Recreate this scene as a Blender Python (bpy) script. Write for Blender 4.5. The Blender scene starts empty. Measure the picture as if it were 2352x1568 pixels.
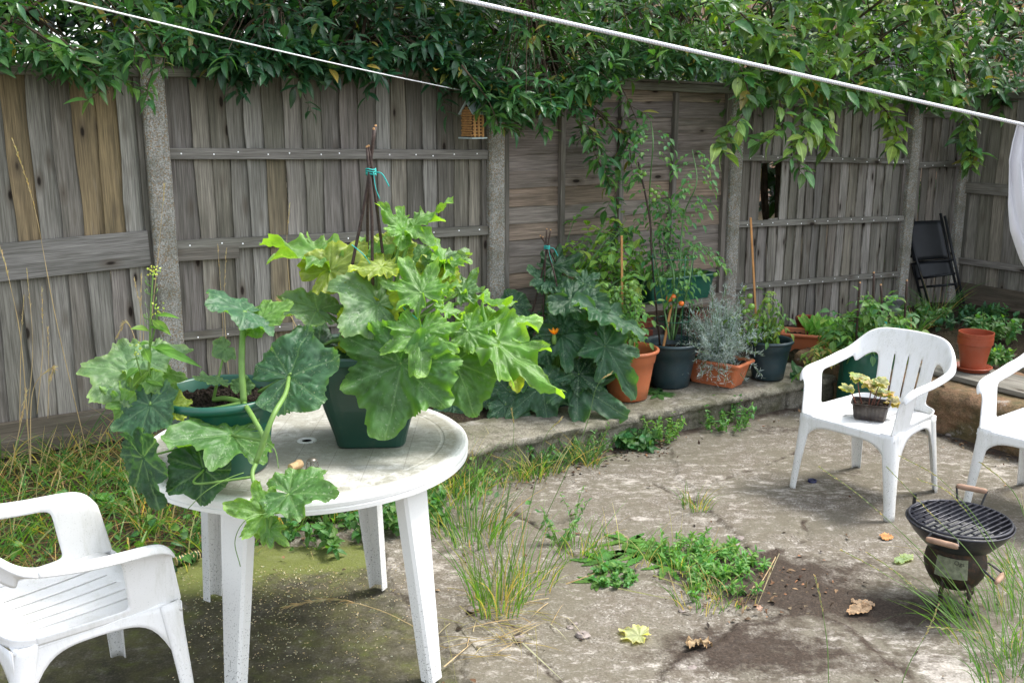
import bpy, math, random
import numpy as np
from mathutils import Vector, Matrix
R = random.Random(7); NR = np.random.RandomState(5)
S = bpy.context.scene; COL = S.collection
rad = math.radians
# ---------------------------------------------------------------- camera
FPX, PITCH, CH = 2300.0, rad(13.0), 1.82      # focal length for a 2352 px wide frame
SP, CP = math.sin(PITCH), math.cos(PITCH)
cam_d = bpy.data.cameras.new('camera'); cam = bpy.data.objects.new('camera', cam_d); COL.objects.link(cam)
cam.location = (0, 0, CH); cam.rotation_euler = (rad(90) - PITCH, 0, 0)
cam_d.sensor_width = 36; cam_d.lens = 36 * FPX / 2352; cam_d.clip_end = 500; cam_d.clip_start = .05
S.camera = cam
def ray(x, y):
    a = (x - 1176) / FPX; b = (784 - y) / FPX
    return a, CP + SP * b, -SP + CP * b
def at(x, y, Z=None, Y=None):
    """world point seen at photo position x, y, on the level Z or at the distance Y"""
    a, f, u = ray(x, y)
    k = (Z - CH) / u if Z is not None else Y / f
    return Vector((a * k, f * k, CH + u * k))
def proj(p):
    z = p[1] * CP - (p[2] - CH) * SP; up = p[1] * SP + (p[2] - CH) * CP
    return 1176 + FPX * p[0] / z, 784 - FPX * up / z
# fence frame: along FD, towards the garden FN
F0 = Vector((-1.75, 5.0, 0)); FD = Vector((.85, .527, 0)).normalized(); FN = Vector((.527, -.85, 0)).normalized()
def F(u, off, Z): return F0 + FD * u + FN * off + Vector((0, 0, Z))
def onfence(x, y, off=0):
    d = Vector(ray(x, y)); o = Vector((0, 0, CH)); q = F0 + FN * off
    k = (q - o).dot(FN) / d.dot(FN)
    p = o + d * k
    return (p - F0).dot(FD), p.z
# ---------------------------------------------------------------- tagging
def tag(o, label=None, cat=None, group=None, kind=None):
    if label: o['label'] = label
    if cat: o['category'] = cat
    if group: o['group'] = group
    if kind: o['kind'] = kind
    return o
def thing(name, label, cat, loc, rz=0, group=None):
    o = bpy.data.objects.new(name, None); COL.objects.link(o); o.location = loc; o.rotation_euler = (0, 0, rz)
    o.empty_display_size = .05
    return tag(o, label, cat, group)
def wloc(o):
    v = Vector((0, 0, 0))
    while o is not None: v += o.location; o = o.parent
    return v
class MB:
    """collects faces; build() links them as one mesh object"""
    def __init__(s): s.v = []; s.f = []; s.c = []; s.uv = []; s.uvon = False
    def add(s, vs, fs, col=None, uvs=None):
        b = len(s.v); s.v += [tuple(v) for v in vs]
        for i, f in enumerate(fs):
            s.f.append(tuple(b + k for k in f)); s.c.append(col)
            s.uv.append(uvs[i] if uvs else None)
        return s
    def box(s, c, sx, sy, sz, M=None, col=None, bev=0.0):
        """box centred at c; M = 3 axis vectors"""
        c = Vector(c); X, Y, Z = M or (Vector((1, 0, 0)), Vector((0, 1, 0)), Vector((0, 0, 1)))
        if bev <= 0:
            vs = [c + X * (sx / 2 * i) + Y * (sy / 2 * j) + Z * (sz / 2 * k) for k in (-1, 1) for j in (-1, 1) for i in (-1, 1)]
            fs = [(0, 2, 3, 1), (4, 5, 7, 6), (0, 1, 5, 4), (2, 6, 7, 3), (0, 4, 6, 2), (1, 3, 7, 5)]
        else:
            hx, hy, hz = sx / 2, sy / 2, sz / 2; vs = []
            for k, (dz, ins) in enumerate(((-hz, bev), (-hz + bev, 0), (hz - bev, 0), (hz, bev))):
                ax, ay = hx - ins, hy - ins; b = bev if ins == 0 else bev * .6
                for (i, j) in ((-ax + b, -ay), (ax - b, -ay), (ax, -ay + b), (ax, ay - b), (ax - b, ay), (-ax + b, ay), (-ax, ay - b), (-ax, -ay + b)):
                    vs.append(c + X * i + Y * j + Z * dz)
            fs = [tuple(range(7, -1, -1)), tuple(range(24, 32))]
            for k in range(3):
                for i in range(8): fs.append((k * 8 + i, k * 8 + (i + 1) % 8, k * 8 + 8 + (i + 1) % 8, k * 8 + 8 + i))
        r = R.random() * 50; ax = sorted(((sx, X), (sy, Y), (sz, Z)), key=lambda t: -t[0])
        uvs = []
        for f in fs: uvs.append([((vs[i] - c).dot(ax[1][1]) + (vs[i] - c).dot(ax[2][1]) + r, (vs[i] - c).dot(ax[0][1]) + r * 3) for i in f])
        s.uvon = True
        return s.add(vs, fs, col, uvs)
    def bar(s, a, b, w, h, up=(0, 0, 1), col=None, bev=0.0):
        a, b = Vector(a), Vector(b); X = (b - a); L = X.length; X = X / L
        Y = Vector(up).cross(X).normalized(); Z = X.cross(Y)
        return s.box((a + b) / 2, L, w, h, (X, Y, Z), col, bev)
    def tube(s, pts, r, n=8, col=None, cap=True, sq=1.0):
        pts = [Vector(p) for p in pts]; m = len(pts)
        rr = r if isinstance(r, (list, tuple)) else [r] * m
        T = (pts[1] - pts[0]).normalized(); N = T.orthogonal().normalized(); vs = []
        for i, p in enumerate(pts):
            t = (pts[min(i + 1, m - 1)] - pts[max(i - 1, 0)])
            t = t.normalized() if t.length > 1e-9 else T
            N = (N - t * N.dot(t)); N = N.normalized() if N.length > 1e-6 else t.orthogonal().normalized()
            B = t.cross(N)
            for k in range(n):
                a = 2 * math.pi * k / n; vs.append(p + N * (math.cos(a) * rr[i]) + B * (math.sin(a) * rr[i] * sq))
        fs = [(i * n + k, i * n + (k + 1) % n, (i + 1) * n + (k + 1) % n, (i + 1) * n + k) for i in range(m - 1) for k in range(n)]
        if cap: fs += [tuple(range(n - 1, -1, -1)), tuple(range((m - 1) * n, m * n))]
        return s.add(vs, fs, col)
    def lathe(s, prof, c=(0, 0, 0), n=48, col=None, sx=1, sy=1, power=2.0, axes=None):
        """prof = [(r, z)...]; power > 2 makes a rounded square"""
        c = Vector(c); vs = []; X, Y, Z = axes or (Vector((1, 0, 0)), Vector((0, 1, 0)), Vector((0, 0, 1)))
        for (r, z) in prof:
            for k in range(n):
                a = 2 * math.pi * (k + .5) / n; ca, sa = math.cos(a), math.sin(a)
                q = (abs(ca) ** power + abs(sa) ** power) ** (-1 / power)
                vs.append(c + X * (r * q * ca * sx) + Y * (r * q * sa * sy) + Z * z)
        m = len(prof)
        fs = [(i * n + k, i * n + (k + 1) % n, (i + 1) * n + (k + 1) % n, (i + 1) * n + k) for i in range(m - 1) for k in range(n)]
        return s.add(vs, fs, col)
    def grid(s, P, nu, nv, skip=None, col=None, closeu=False):
        """P(i,j) -> point, i<nu, j<nv"""
        vs = [P(i, j) for j in range(nv) for i in range(nu)]
        fs = []
        for j in range(nv - 1):
            for i in range(nu if closeu else nu - 1):
                if skip and skip(i, j): continue
                a = j * nu + i; b = j * nu + (i + 1) % nu
                fs.append((a, b, b + nu, a + nu))
        return s.add(vs, fs, col)
    def build(s, name, mat, parent=None, world=True, smooth=False, solid=0, sub=0, off=-1, bevel=0):
        me = bpy.data.meshes.new(name)
        o3 = wloc(parent) if (world and parent) else Vector((0, 0, 0))
        me.from_pydata([(v[0] - o3[0], v[1] - o3[1], v[2] - o3[2]) for v in s.v], [], s.f)
        if any(c is not None for c in s.c):
            a = me.color_attributes.new('Col', 'FLOAT_COLOR', 'CORNER'); L = []
            for f, c in zip(s.f, s.c):
                c = c or (1, 1, 1); L += list((c[0], c[1], c[2], 1.0)) * len(f)
            a.data.foreach_set('color', L)
        if s.uvon:
            u = me.uv_layers.new(name='UVMap'); L = []
            for f, c in zip(s.f, s.uv):
                if c: 
                    for q in c: L += [q[0], q[1]]
                else: L += [0, 0] * len(f)
            u.data.foreach_set('uv', L)
        if smooth: me.polygons.foreach_set('use_smooth', [True] * len(me.polygons))
        me.materials.append(mat); me.validate(); me.update()
        o = bpy.data.objects.new(name, me); COL.objects.link(o)
        if parent: o.parent = parent
        if sub: m = o.modifiers.new('sub', 'SUBSURF'); m.levels = m.render_levels = sub
        if solid: m = o.modifiers.new('solid', 'SOLIDIFY'); m.thickness = solid; m.offset = off
        if bevel:
            m = o.modifiers.new('bevel', 'BEVEL'); m.width = bevel; m.segments = 2; m.limit_method = 'ANGLE'; m.angle_limit = rad(35)
        return o
def one(mb, name, mat, label, cat, loc, group=None, kind=None, **k):
    """a thing that is a single mesh, its origin at loc"""
    loc = Vector(loc); o = mb.build(name, mat, None, **k)
    o.data.transform(Matrix.Translation(-loc)); o.location = loc
    return tag(o, label, cat, group, kind)
def npmesh(name, V, Fq, mat, parent=None, col=None, uv=None, smooth=True, attrs=None):
    """numpy mesh: V (n,3) world, Fq (m,4) quads"""
    me = bpy.data.meshes.new(name); n, m = len(V), len(Fq)
    V = np.asarray(V, dtype=np.float32)
    if parent: V = V - np.array(wloc(parent), dtype=np.float32)
    me.vertices.add(n); me.vertices.foreach_set('co', V.ravel())
    me.loops.add(m * 4); me.loops.foreach_set('vertex_index', np.asarray(Fq, dtype=np.int32).ravel())
    me.polygons.add(m); me.polygons.foreach_set('loop_start', np.arange(0, m * 4, 4, dtype=np.int32))
    try: me.polygons.foreach_set('loop_total', np.full(m, 4, dtype=np.int32))
    except Exception: pass
    me.polygons.foreach_set('use_smooth', np.full(m, smooth, dtype=bool))
    if col is not None:
        a = me.color_attributes.new('Col', 'FLOAT_COLOR', 'POINT')
        c = np.ones((n, 4), dtype=np.float32); c[:, :3] = col; a.data.foreach_set('color', c.ravel())
    if uv is not None:
        u = me.uv_layers.new(name='UVMap'); u.data.foreach_set('uv', np.asarray(uv, dtype=np.float32)[np.asarray(Fq).ravel()].ravel())
    for k, a in (attrs or {}).items():
        t = me.attributes.new(k, 'FLOAT', 'POINT'); t.data.foreach_set('value', np.asarray(a, dtype=np.float32).ravel())
    me.materials.append(mat); me.update(calc_edges=True); me.validate()
    o = bpy.data.objects.new(name, me); COL.objects.link(o)
    if parent: o.parent = parent
    return o
def bez(pts, n=10):
    """Catmull-Rom through pts"""
    P = [Vector(p) for p in pts]
    if len(P) == 2: return [P[0].lerp(P[1], i / n) for i in range(n + 1)]
    Q = [P[0] * 2 - P[1]] + P + [P[-1] * 2 - P[-2]]; out = []
    for i in range(1, len(Q) - 2):
        for k in range(n):
            t = k / n; a, b, c, d = Q[i - 1:i + 3]
            out.append(.5 * ((2 * b) + (c - a) * t + (2 * a - 5 * b + 4 * c - d) * t * t + (3 * b - a - 3 * c + d) * t ** 3))
    out.append(P[-1]); return out
def snoise(x, y, f=1.0, oct=4, seed=0):
    """cheap smooth numpy value noise 0..1"""
    x = np.asarray(x, float); y = np.asarray(y, float); out = 0; amp = 1; tot = 0
    for o in range(oct):
        xs = x * f + 17.3 * o + seed * 7.7; ys = y * f - 9.1 * o + seed * 3.3
        xi = np.floor(xs).astype(np.int64); yi = np.floor(ys).astype(np.int64); fx = xs - xi; fy = ys - yi
        fx = fx * fx * (3 - 2 * fx); fy = fy * fy * (3 - 2 * fy)
        def h(a, b):
            n = (a * 374761393 + b * 668265263 + seed * 1274126177) & 0x7fffffff
            n = ((n ^ (n >> 13)) * 1274126177) & 0x7fffffff
            return ((n ^ (n >> 16)) & 0xffff) / 65535.0
        v = (h(xi, yi) * (1 - fx) + h(xi + 1, yi) * fx) * (1 - fy) + (h(xi, yi + 1) * (1 - fx) + h(xi + 1, yi + 1) * fx) * fy
        out = out + v * amp; tot += amp; amp *= .5; f *= 2
    return out / tot
def sm(e0, e1, x):
    t = np.clip((x - e0) / (e1 - e0), 0, 1); return t * t * (3 - 2 * t)
# ---------------------------------------------------------------- materials
class NT:
    def __init__(s, name):
        s.m = bpy.data.materials.new(name); s.m.use_nodes = True; s.t = s.m.node_tree; s.t.nodes.clear()
        s.out = s.n('ShaderNodeOutputMaterial')
    def n(s, ty, **k):
        o = s.t.nodes.new(ty)
        for a, b in k.items(): setattr(o, a, b)
        return o
    def put(s, v, sock):
        if hasattr(v, 'is_output') or isinstance(v, bpy.types.NodeSocket): s.t.links.new(v, sock)
        else:
            if isinstance(v, tuple) and len(v) == 3 and sock.type == 'RGBA': v = v + (1,)
            sock.default_value = v
    def coord(s, kind='Object'): return s.n('ShaderNodeTexCoord').outputs[kind]
    def mapp(s, v, scale=(1, 1, 1), loc=(0, 0, 0)):
        o = s.n('ShaderNodeMapping'); s.put(v, o.inputs['Vector']); o.inputs['Scale'].default_value = scale; o.inputs['Location'].default_value = loc
        return o.outputs[0]
    def noise(s, v, sc, det=4, ro=.55, out='Fac', dist=0):
        o = s.n('ShaderNodeTexNoise'); s.put(v, o.inputs['Vector']); o.inputs['Scale'].default_value = sc
        o.inputs['Detail'].default_value = det; o.inputs['Roughness'].default_value = ro; o.inputs['Distortion'].default_value = dist
        return o.outputs[out]
    def voro(s, v, sc, feat='F1', out='Distance', rnd=1):
        o = s.n('ShaderNodeTexVoronoi'); o.feature = feat; s.put(v, o.inputs['Vector']); o.inputs['Scale'].default_value = sc
        o.inputs['Randomness'].default_value = rnd
        return o.outputs[out]
    def ramp(s, v, stops):
        o = s.n('ShaderNodeValToRGB'); s.put(v, o.inputs[0]); e = o.color_ramp.elements
        while len(e) < len(stops): e.new(.5)
        for i, (p, c) in enumerate(stops):
            e[i].position = p; e[i].color = (c, c, c, 1) if isinstance(c, (int, float)) else tuple(c) + (1,)
        return o.outputs[0]
    def mix(s, f, a, b, mode='MIX'):
        o = s.n('ShaderNodeMix', data_type='RGBA', blend_type=mode); s.put(f, o.inputs[0]); s.put(a, o.inputs[6]); s.put(b, o.inputs[7])
        return o.outputs[2]
    def math(s, op, a, b=0.0, clamp=False):
        o = s.n('ShaderNodeMath', operation=op, use_clamp=clamp); s.put(a, o.inputs[0]); s.put(b, o.inputs[1]); return o.outputs[0]
    def attr(s, name, out='Color'): return s.n('ShaderNodeAttribute', attribute_name=name).outputs[out]
    def bump(s, h, st=.3, d=.01, nrm=None):
        o = s.n('ShaderNodeBump'); s.put(h, o.inputs['Height']); o.inputs['Strength'].default_value = st; o.inputs['Distance'].default_value = d
        if nrm: s.put(nrm, o.inputs['Normal'])
        return o.outputs[0]
    def bsdf(s, col, rough=.6, spec=.5, nrm=None, metal=0, sss=0, coat=0):
        o = s.n('ShaderNodeBsdfPrincipled'); s.put(col, o.inputs['Base Color']); s.put(rough, o.inputs['Roughness'])
        o.inputs['Specular IOR Level'].default_value = spec; o.inputs['Metallic'].default_value = metal
        if nrm: s.put(nrm, o.inputs['Normal'])
        if coat: o.inputs['Coat Weight'].default_value = coat; o.inputs['Coat Roughness'].default_value = .25
        return o.outputs[0]
    def end(s, sh): s.t.links.new(sh, s.out.inputs['Surface']); return s.m
def wood(name, tint=(1, 1, 1), contrast=1.0):
    g = NT(name); uv = g.n('ShaderNodeUVMap').outputs[0]
    gr = g.noise(g.mapp(uv, (70, 2.2, 1)), 1, 6, .65)
    gr2 = g.noise(g.mapp(uv, (240, 5, 1)), 1, 3, .6)
    st = g.noise(g.mapp(uv, (7, 1.3, 1)), 1, 4, .6)
    wh = g.noise(g.mapp(uv, (22, 1.8, 1), (5, 2, 0)), 1, 5, .6)
    kn = g.voro(g.mapp(uv, (9.5, 3.6, 1)), 1.0)
    knm = g.ramp(kn, [(.075, 1), (.12, 0)]); ring = g.ramp(kn, [(.12, .6), (.28, 0)])
    base = g.mix(1.0, g.attr('Col'), g.ramp(gr, [(.28, .58), (.5, 1.12), (.72, 1.55)]), 'MULTIPLY')
    base = g.mix(g.ramp(gr2, [(.35, .55), (.58, 0)]), base, (.045, .038, .03))
    base = g.mix(g.ramp(st, [(.46, 0), (.72, .62)]), base, (.055, .055, .038))
    base = g.mix(g.ramp(wh, [(.6, 0), (.8, .3)]), base, (.42, .42, .40))
    base = g.mix(ring, base, (.09, .07, .05)); base = g.mix(knm, base, (.022, .016, .012))
    n = g.bump(g.math('ADD', g.math('ADD', gr, g.math('MULTIPLY', gr2, .6)), g.math('MULTIPLY', knm, .5)), .5, .004)
    return g.end(g.bsdf(base, .85, .25, n))
M_FENCE = wood('weathered_fence_wood')
def concrete_post():
    g = NT('exposed_aggregate_concrete'); c = g.coord()
    v = g.voro(c, 170, out='Color'); d = g.voro(c, 170)
    col = g.ramp(g.noise(c, 150, 3), [(.3, (.18, .17, .15)), (.5, (.32, .31, .275)), (.68, (.46, .45, .41))])
    sep = g.n('ShaderNodeSeparateColor'); g.put(v, sep.inputs[0])
    col = g.mix(g.math('MULTIPLY', g.ramp(sep.outputs[0], [(.72, 0), (.78, 1)]), .75), col, (.30, .19, .09))
    col = g.mix(g.ramp(sep.outputs[1], [(.7, 0), (.8, .75)]), col, (.52, .51, .48))
    col = g.mix(g.ramp(g.noise(c, 4, 5), [(.45, 0), (.7, .75)]), col, (.09, .095, .06))
    return g.end(g.bsdf(col, .9, .3, g.bump(g.math('ADD', d, g.noise(c, 60, 4)), .7, .006)))
M_POST = concrete_post()
def white_plastic(name, dirt=.35):
    g = NT(name); c = g.coord()
    sp = g.noise(c, 210, 2, .5); big = g.noise(c, 4.5, 4, .6); z = g.n('ShaderNodeSeparateXYZ'); g.put(c, z.inputs[0])
    low = g.ramp(z.outputs[2], [(.0, 1), (.30, .12)])
    m = g.math('MULTIPLY', g.ramp(sp, [(.62, 0), (.68, 1)]), g.math('ADD', g.math('MULTIPLY', low, .85), g.ramp(big, [(.5, 0), (.75, .5)])), True)
    film = g.math('MULTIPLY', g.ramp(big, [(.4, 0), (.8, 1)]), dirt)
    film = g.math('ADD', film, g.math('MULTIPLY', low, .22), True); streak = g.ramp(g.noise(g.mapp(c, (9, 9, 2.2)), 2, 6, .75), [(.50, 0), (.66, .38)]); film = g.math('ADD', film, streak, True)
    col = g.mix(film, (.80, .80, .80), (.50, .50, .43)); col = g.mix(m, col, (.10, .095, .08))
    return g.end(g.bsdf(col, g.ramp(big, [(.3, .33), (.8, .6)]), .45, g.bump(g.noise(c, 35, 3), .06, .002)))
M_CHAIR = white_plastic('white_garden_plastic', .22)
def table_plastic():
    g = NT('grimy_white_table_top'); c = g.coord(); z = g.n('ShaderNodeSeparateXYZ'); g.put(c, z.inputs[0])
    rr = g.n('ShaderNodeVectorMath', operation='LENGTH'); cm = g.n('ShaderNodeCombineXYZ'); g.put(z.outputs[0], cm.inputs[0]); g.put(z.outputs[1], cm.inputs[1]); g.put(cm.outputs[0], rr.inputs[0])
    big = g.noise(c, 5, 6, .7, dist=.6); mid = g.noise(c, 26, 5, .75, dist=1.2); fine = g.noise(c, 150, 3)
    topm = g.ramp(z.outputs[2], [(.0, 0), (.715, 0), (.7165, 1)])
    edge = g.ramp(rr.outputs['Value'], [(.0, .9), (.40, .85), (.47, 1), (.505, .95), (.525, .35), (.56, .0)])
    grime = g.math('MULTIPLY', g.math('ADD', g.math('MULTIPLY', big, .62), g.math('MULTIPLY', mid, .5)), 1.0)
    grime = g.ramp(grime, [(.34, .12), (.46, .55), (.56, .9), (.70, 1)])
    grime = g.math('MULTIPLY', g.math('MULTIPLY', grime, topm), edge)
    sp = g.math('MULTIPLY', g.ramp(fine, [(.58, 0), (.66, .8)]), g.ramp(mid, [(.35, .0), (.6, 1)]))
    sp = g.math('MULTIPLY', sp, topm)
    # moulded tile lines
    br = g.n('ShaderNodeTexBrick'); g.put(g.mapp(c, (1, 1, 1)), br.inputs['Vector']); br.inputs['Scale'].default_value = 5.2
    br.inputs['Mortar Size'].default_value = .006; br.offset = 0; br.inputs['Brick Width'].default_value = .62; br.inputs['Row Height'].default_value = .62
    line = g.math('MULTIPLY', br.outputs['Fac'], g.ramp(rr.outputs['Value'], [(.44, 1), (.46, 0)])); line = g.math('MULTIPLY', line, topm)
    col = g.mix(grime, (.76, .76, .74), (.24, .23, .175)); col = g.mix(sp, col, (.13, .12, .09)); col = g.mix(g.math('MULTIPLY', line, .55), col, (.13, .12, .10))
    leg = g.math('MULTIPLY', g.ramp(g.noise(c, 190, 2), [(.60, 0), (.66, 1)]), g.ramp(z.outputs[2], [(0, 1), (.1, .8), (.4, .1), (.7, .05)]))
    col = g.mix(leg, col, (.11, .10, .085))
    n = g.bump(g.math('SUBTRACT', g.math('MULTIPLY', mid, .25), line), .25, .003)
    return g.end(g.bsdf(col, g.ramp(big, [(.3, .38), (.7, .62)]), .4, n))
M_TABLE = table_plastic()
def simple(name, col, rough=.5, spec=.5, var=.25, vs=12, bump=.1, bs=60, metal=0, dirt=None, dirtamt=.5):
    g = NT(name); c = g.coord(); n1 = g.noise(c, vs, 4)
    a = tuple(x * (1 - var) for x in col); b = tuple(min(1, x * (1 + var)) for x in col)
    cc = g.ramp(n1, [(.3, a), (.7, b)])
    if dirt: cc = g.mix(g.math('MULTIPLY', g.ramp(g.noise(c, vs * 2.7, 5, .7), [(.5, 0), (.7, 1)]), dirtamt), cc, dirt)
    return g.end(g.bsdf(cc, rough, spec, g.bump(g.noise(c, bs, 3), bump, .003) if bump else None, metal))
M_GPOT = simple('dark_green_plastic', (.012, .052, .036), .38, .5, .12, 6, .05, 80, dirt=(.09, .10, .07), dirtamt=.25)
M_BGPOT = simple('green_plastic', (.010, .085, .055), .36, .5, .12, 6, .05, 80, dirt=(.09, .11, .08), dirtamt=.2)
M_BPOT = simple('slate_blue_plastic', (.022, .045, .055), .4, .5, .12, 6, .05, 80, dirt=(.1, .11, .1), dirtamt=.2)
M_TPOT = simple('terracotta_plastic', (.50, .150, .062), .45, .4, .10, 5, .05, 80, dirt=(.30, .17, .11), dirtamt=.35)
M_RPOT = simple('red_brown_plastic', (.30, .062, .026), .4, .5, .10, 5, .05, 80, dirt=(.25, .13, .09), dirtamt=.25)
M_GREYPOT = simple('grey_plastic', (.22, .23, .23), .5, .4)
M_BLACK = simple('black_plastic', (.012, .012, .013), .4, .5, .2)
M_BROWNTRAY = simple('dark_brown_tray', (.020, .012, .009), .28, .6, .2, dirt=(.2, .17, .13), dirtamt=.25)
M_BLUE = simple('dark_blue_cap', (.012, .016, .07), .35)
M_SOIL = None
def soil():
    g = NT('potting_soil'); c = g.coord(); a = g.noise(c, 90, 5, .7); b = g.voro(c, 110)
    col = g.ramp(a, [(.3, (.008, .006, .005)), (.55, (.03, .021, .016)), (.72, (.10, .075, .055))])
    return g.end(g.bsdf(col, .95, .2, g.bump(g.math('ADD', a, b), 1, .012)))
M_SOIL = soil()
M_STICK = simple('dark_twig_bark', (.035, .019, .013), .6, .4, .4, 40, .4, 90, dirt=(.12, .08, .06))
M_STICKEND = simple('cut_wood_end', (.42, .24, .11), .8, .2, .2, 60)
M_CANE = simple('pine_stake', (.47, .23, .085), .7, .3, .15, 30)
M_STRING = simple('teal_garden_twine', (.03, .40, .36), .6, .3, .1, 60)
M_CAGE = simple('green_coated_wire', (.012, .10, .055), .4, .5, .1)
M_BRICK = None
def brick():
    g = NT('red_brick'); c = g.coord(); a = g.noise(c, 25, 5)
    return g.end(g.bsdf(g.ramp(a, [(.3, (.13, .035, .022)), (.6, (.27, .075, .045)), (.8, (.38, .16, .11))]), .9, .2, g.bump(a, .5, .004)))
M_BRICK = brick()
M_DARKWIRE = simple('black_wire_and_fabric', (.010, .011, .014), .5, .4, .3)
M_ENAMEL = simple('black_iron_grill', (.016, .016, .024), .38, .55, .3, 20, .2, 120, metal=.3, dirt=(.12, .12, .13), dirtamt=.3)
M_RUST = simple('sooty_rusty_steel', (.030, .022, .015), .6, .5, .4, 14, .3, 90, metal=.4, dirt=(.13, .055, .025), dirtamt=.55)
M_HANDLE = simple('worn_wooden_handle', (.30, .19, .13), .7, .3, .3, 20, .2)
M_ASH = simple('grey_ash', (.20, .20, .19), .95, .1, .5, 40, .6, 60)
M_CORK = simple('cork', (.55, .38, .21), .85, .2, .2, 90, .3, 150)
M_WIRE = simple('thin_steel_wire', (.22, .20, .17), .35, .6, .2, metal=.7)
M_ROPE1 = None
def rope():
    g = NT('white_braided_line'); c = g.coord('UV'); w = g.n('ShaderNodeTexWave'); w.wave_type = 'BANDS'; w.bands_direction = 'DIAGONAL'
    o = g.coord(); w.inputs['Scale'].default_value = 110; g.put(o, w.inputs['Vector'])
    return g.end(g.bsdf(g.mix(w.outputs['Fac'], (.55, .56, .58), (.78, .78, .80)), .6, .3, g.bump(w.outputs['Fac'], .25, .0008)))
M_ROPE = rope()
def cloth():
    g = NT('white_cotton_cloth'); c = g.coord(); d = g.n('ShaderNodeBsdfDiffuse'); d.inputs[0].default_value = (.78, .77, .80, 1)
    t = g.n('ShaderNodeBsdfTranslucent'); t.inputs[0].default_value = (.7, .7, .73, 1); m = g.n('ShaderNodeMixShader'); m.inputs[0].default_value = .18
    b = g.bump(g.noise(c, 500, 2), .2, .001); g.put(b, d.inputs['Normal']); g.t.links.new(d.outputs[0], m.inputs[1]); g.t.links.new(t.outputs[0], m.inputs[2])
    return g.end(m.outputs[0])
M_CLOTH = cloth()
def leafmat(name, trans=.3, rough=.42, spec=.45, vein=True, tgain=1.5):
    """small leaves: colour from the mesh, midrib from UV"""
    g = NT(name); a = g.attr('Col'); c = g.coord(); nn = g.noise(c, 30, 2)
    col = g.mix(1.0, a, g.ramp(nn, [(.3, .75), (.7, 1.2)]), 'MULTIPLY')
    if vein:
        uv = g.n('ShaderNodeUVMap').outputs[0]; s = g.n('ShaderNodeSeparateXYZ'); g.put(uv, s.inputs[0])
        d = g.math('ABSOLUTE', s.outputs[1]); col = g.mix(g.ramp(d, [(.03, .5), (.12, 0)]), col, g.mix(1.0, a, (2.2, 2.0, 2.2), 'MULTIPLY'))
    p = g.bsdf(col, rough, spec)
    t = g.n('ShaderNodeBsdfTranslucent'); g.put(g.mix(1.0, col, (tgain * 1.25, tgain * 1.35, tgain * .35), 'MULTIPLY'), t.inputs[0])
    m = g.n('ShaderNodeMixShader'); m.inputs[0].default_value = trans
    g.t.links.new(p, m.inputs[1]); g.t.links.new(t.outputs[0], m.inputs[2])
    return g.end(m.outputs[0])
M_LEAF = leafmat('shrub_leaf', .28, .34, .6)
M_LEAF2 = leafmat('herb_leaf', .38, .5, .35)
M_GRASS = leafmat('grass_blade', .4, .5, .3, vein=False)
M_SILVER = leafmat('silver_needle', .10, .6, .3, vein=False, tgain=.8)
M_STRAW = leafmat('dry_grass', .3, .7, .2, vein=False, tgain=1)
def bigleaf():
    g = NT('squash_leaf'); a = g.attr('Col'); v = g.attr('vein', 'Fac'); e = g.attr('rad', 'Fac'); mt = g.attr('mottle', 'Fac'); o = g.coord()
    n1 = g.noise(o, 22, 3); n2 = g.noise(o, 90, 3)
    col = g.mix(1.0, a, g.ramp(n1, [(.3, .78), (.7, 1.22)]), 'MULTIPLY')
    sp = g.math('MULTIPLY', g.ramp(g.noise(o, 120, 3, .55), [(.60, 0), (.66, 1)]), g.ramp(v, [(.002, 1), (.011, .05)]))
    sp = g.math('MULTIPLY', sp, mt)
    col = g.mix(g.math('MULTIPLY', sp, .75), col, (.42, .50, .40))
    vl = g.ramp(v, [(.0006, .65), (.0026, 0)])
    col = g.mix(vl, col, g.mix(.5, g.mix(1.0, a, (2.2, 1.9, 2.4), 'MULTIPLY'), (.22, .34, .16)))
    n = g.bump(g.math('ADD', g.math('MULTIPLY', n1, .6), g.math('ADD', g.math('MULTIPLY', n2, .25), g.ramp(v, [(0, 0), (.006, 1)]))), .55, .005)
    p = g.bsdf(col, .50, .55, n)
    t = g.n('ShaderNodeBsdfTranslucent'); g.put(g.mix(1.0, col, (2.3, 2.2, .35), 'MULTIPLY'), t.inputs[0]); g.put(n, t.inputs['Normal'])
    m = g.n('ShaderNodeMixShader'); m.inputs[0].default_value = .40
    g.t.links.new(p, m.inputs[1]); g.t.links.new(t.outputs[0], m.inputs[2])
    return g.end(m.outputs[0])
M_BIG = bigleaf()
M_STEM = simple('green_plant_stem', (.13, .24, .05), .5, .4, .2, 25, .2, 90)
M_STEMD = simple('pale_green_stem', (.10, .20, .07), .5, .4, .2, 25, .2, 90)
M_BARK = simple('shrub_bark', (.09, .065, .045), .9, .2, .4, 18, .6, 50)
M_TOMG = simple('green_tomato', (.16, .30, .05), .25, .5, .15)
M_TOMO = simple('orange_tomato', (.75, .16, .02), .25, .5, .15)
M_PETAL = simple('orange_petal', (.85, .33, .03), .5, .3, .15)
M_YELLOW = simple('yellow_petal', (.70, .62, .05), .5, .3, .15)
M_WHITEFLECK = simple('pale_seed', (.55, .45, .30), .7, .3, .2)
M_SLICE = simple('old_courgette_flesh', (.55, .42, .20), .6, .4, .3, 60, .3)
M_SKIN = simple('courgette_skin', (.012, .05, .014), .35, .5, .5, 30)
M_STONE = simple('pebble', (.26, .22, .20), .8, .3, .3, 30, .4)
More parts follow.
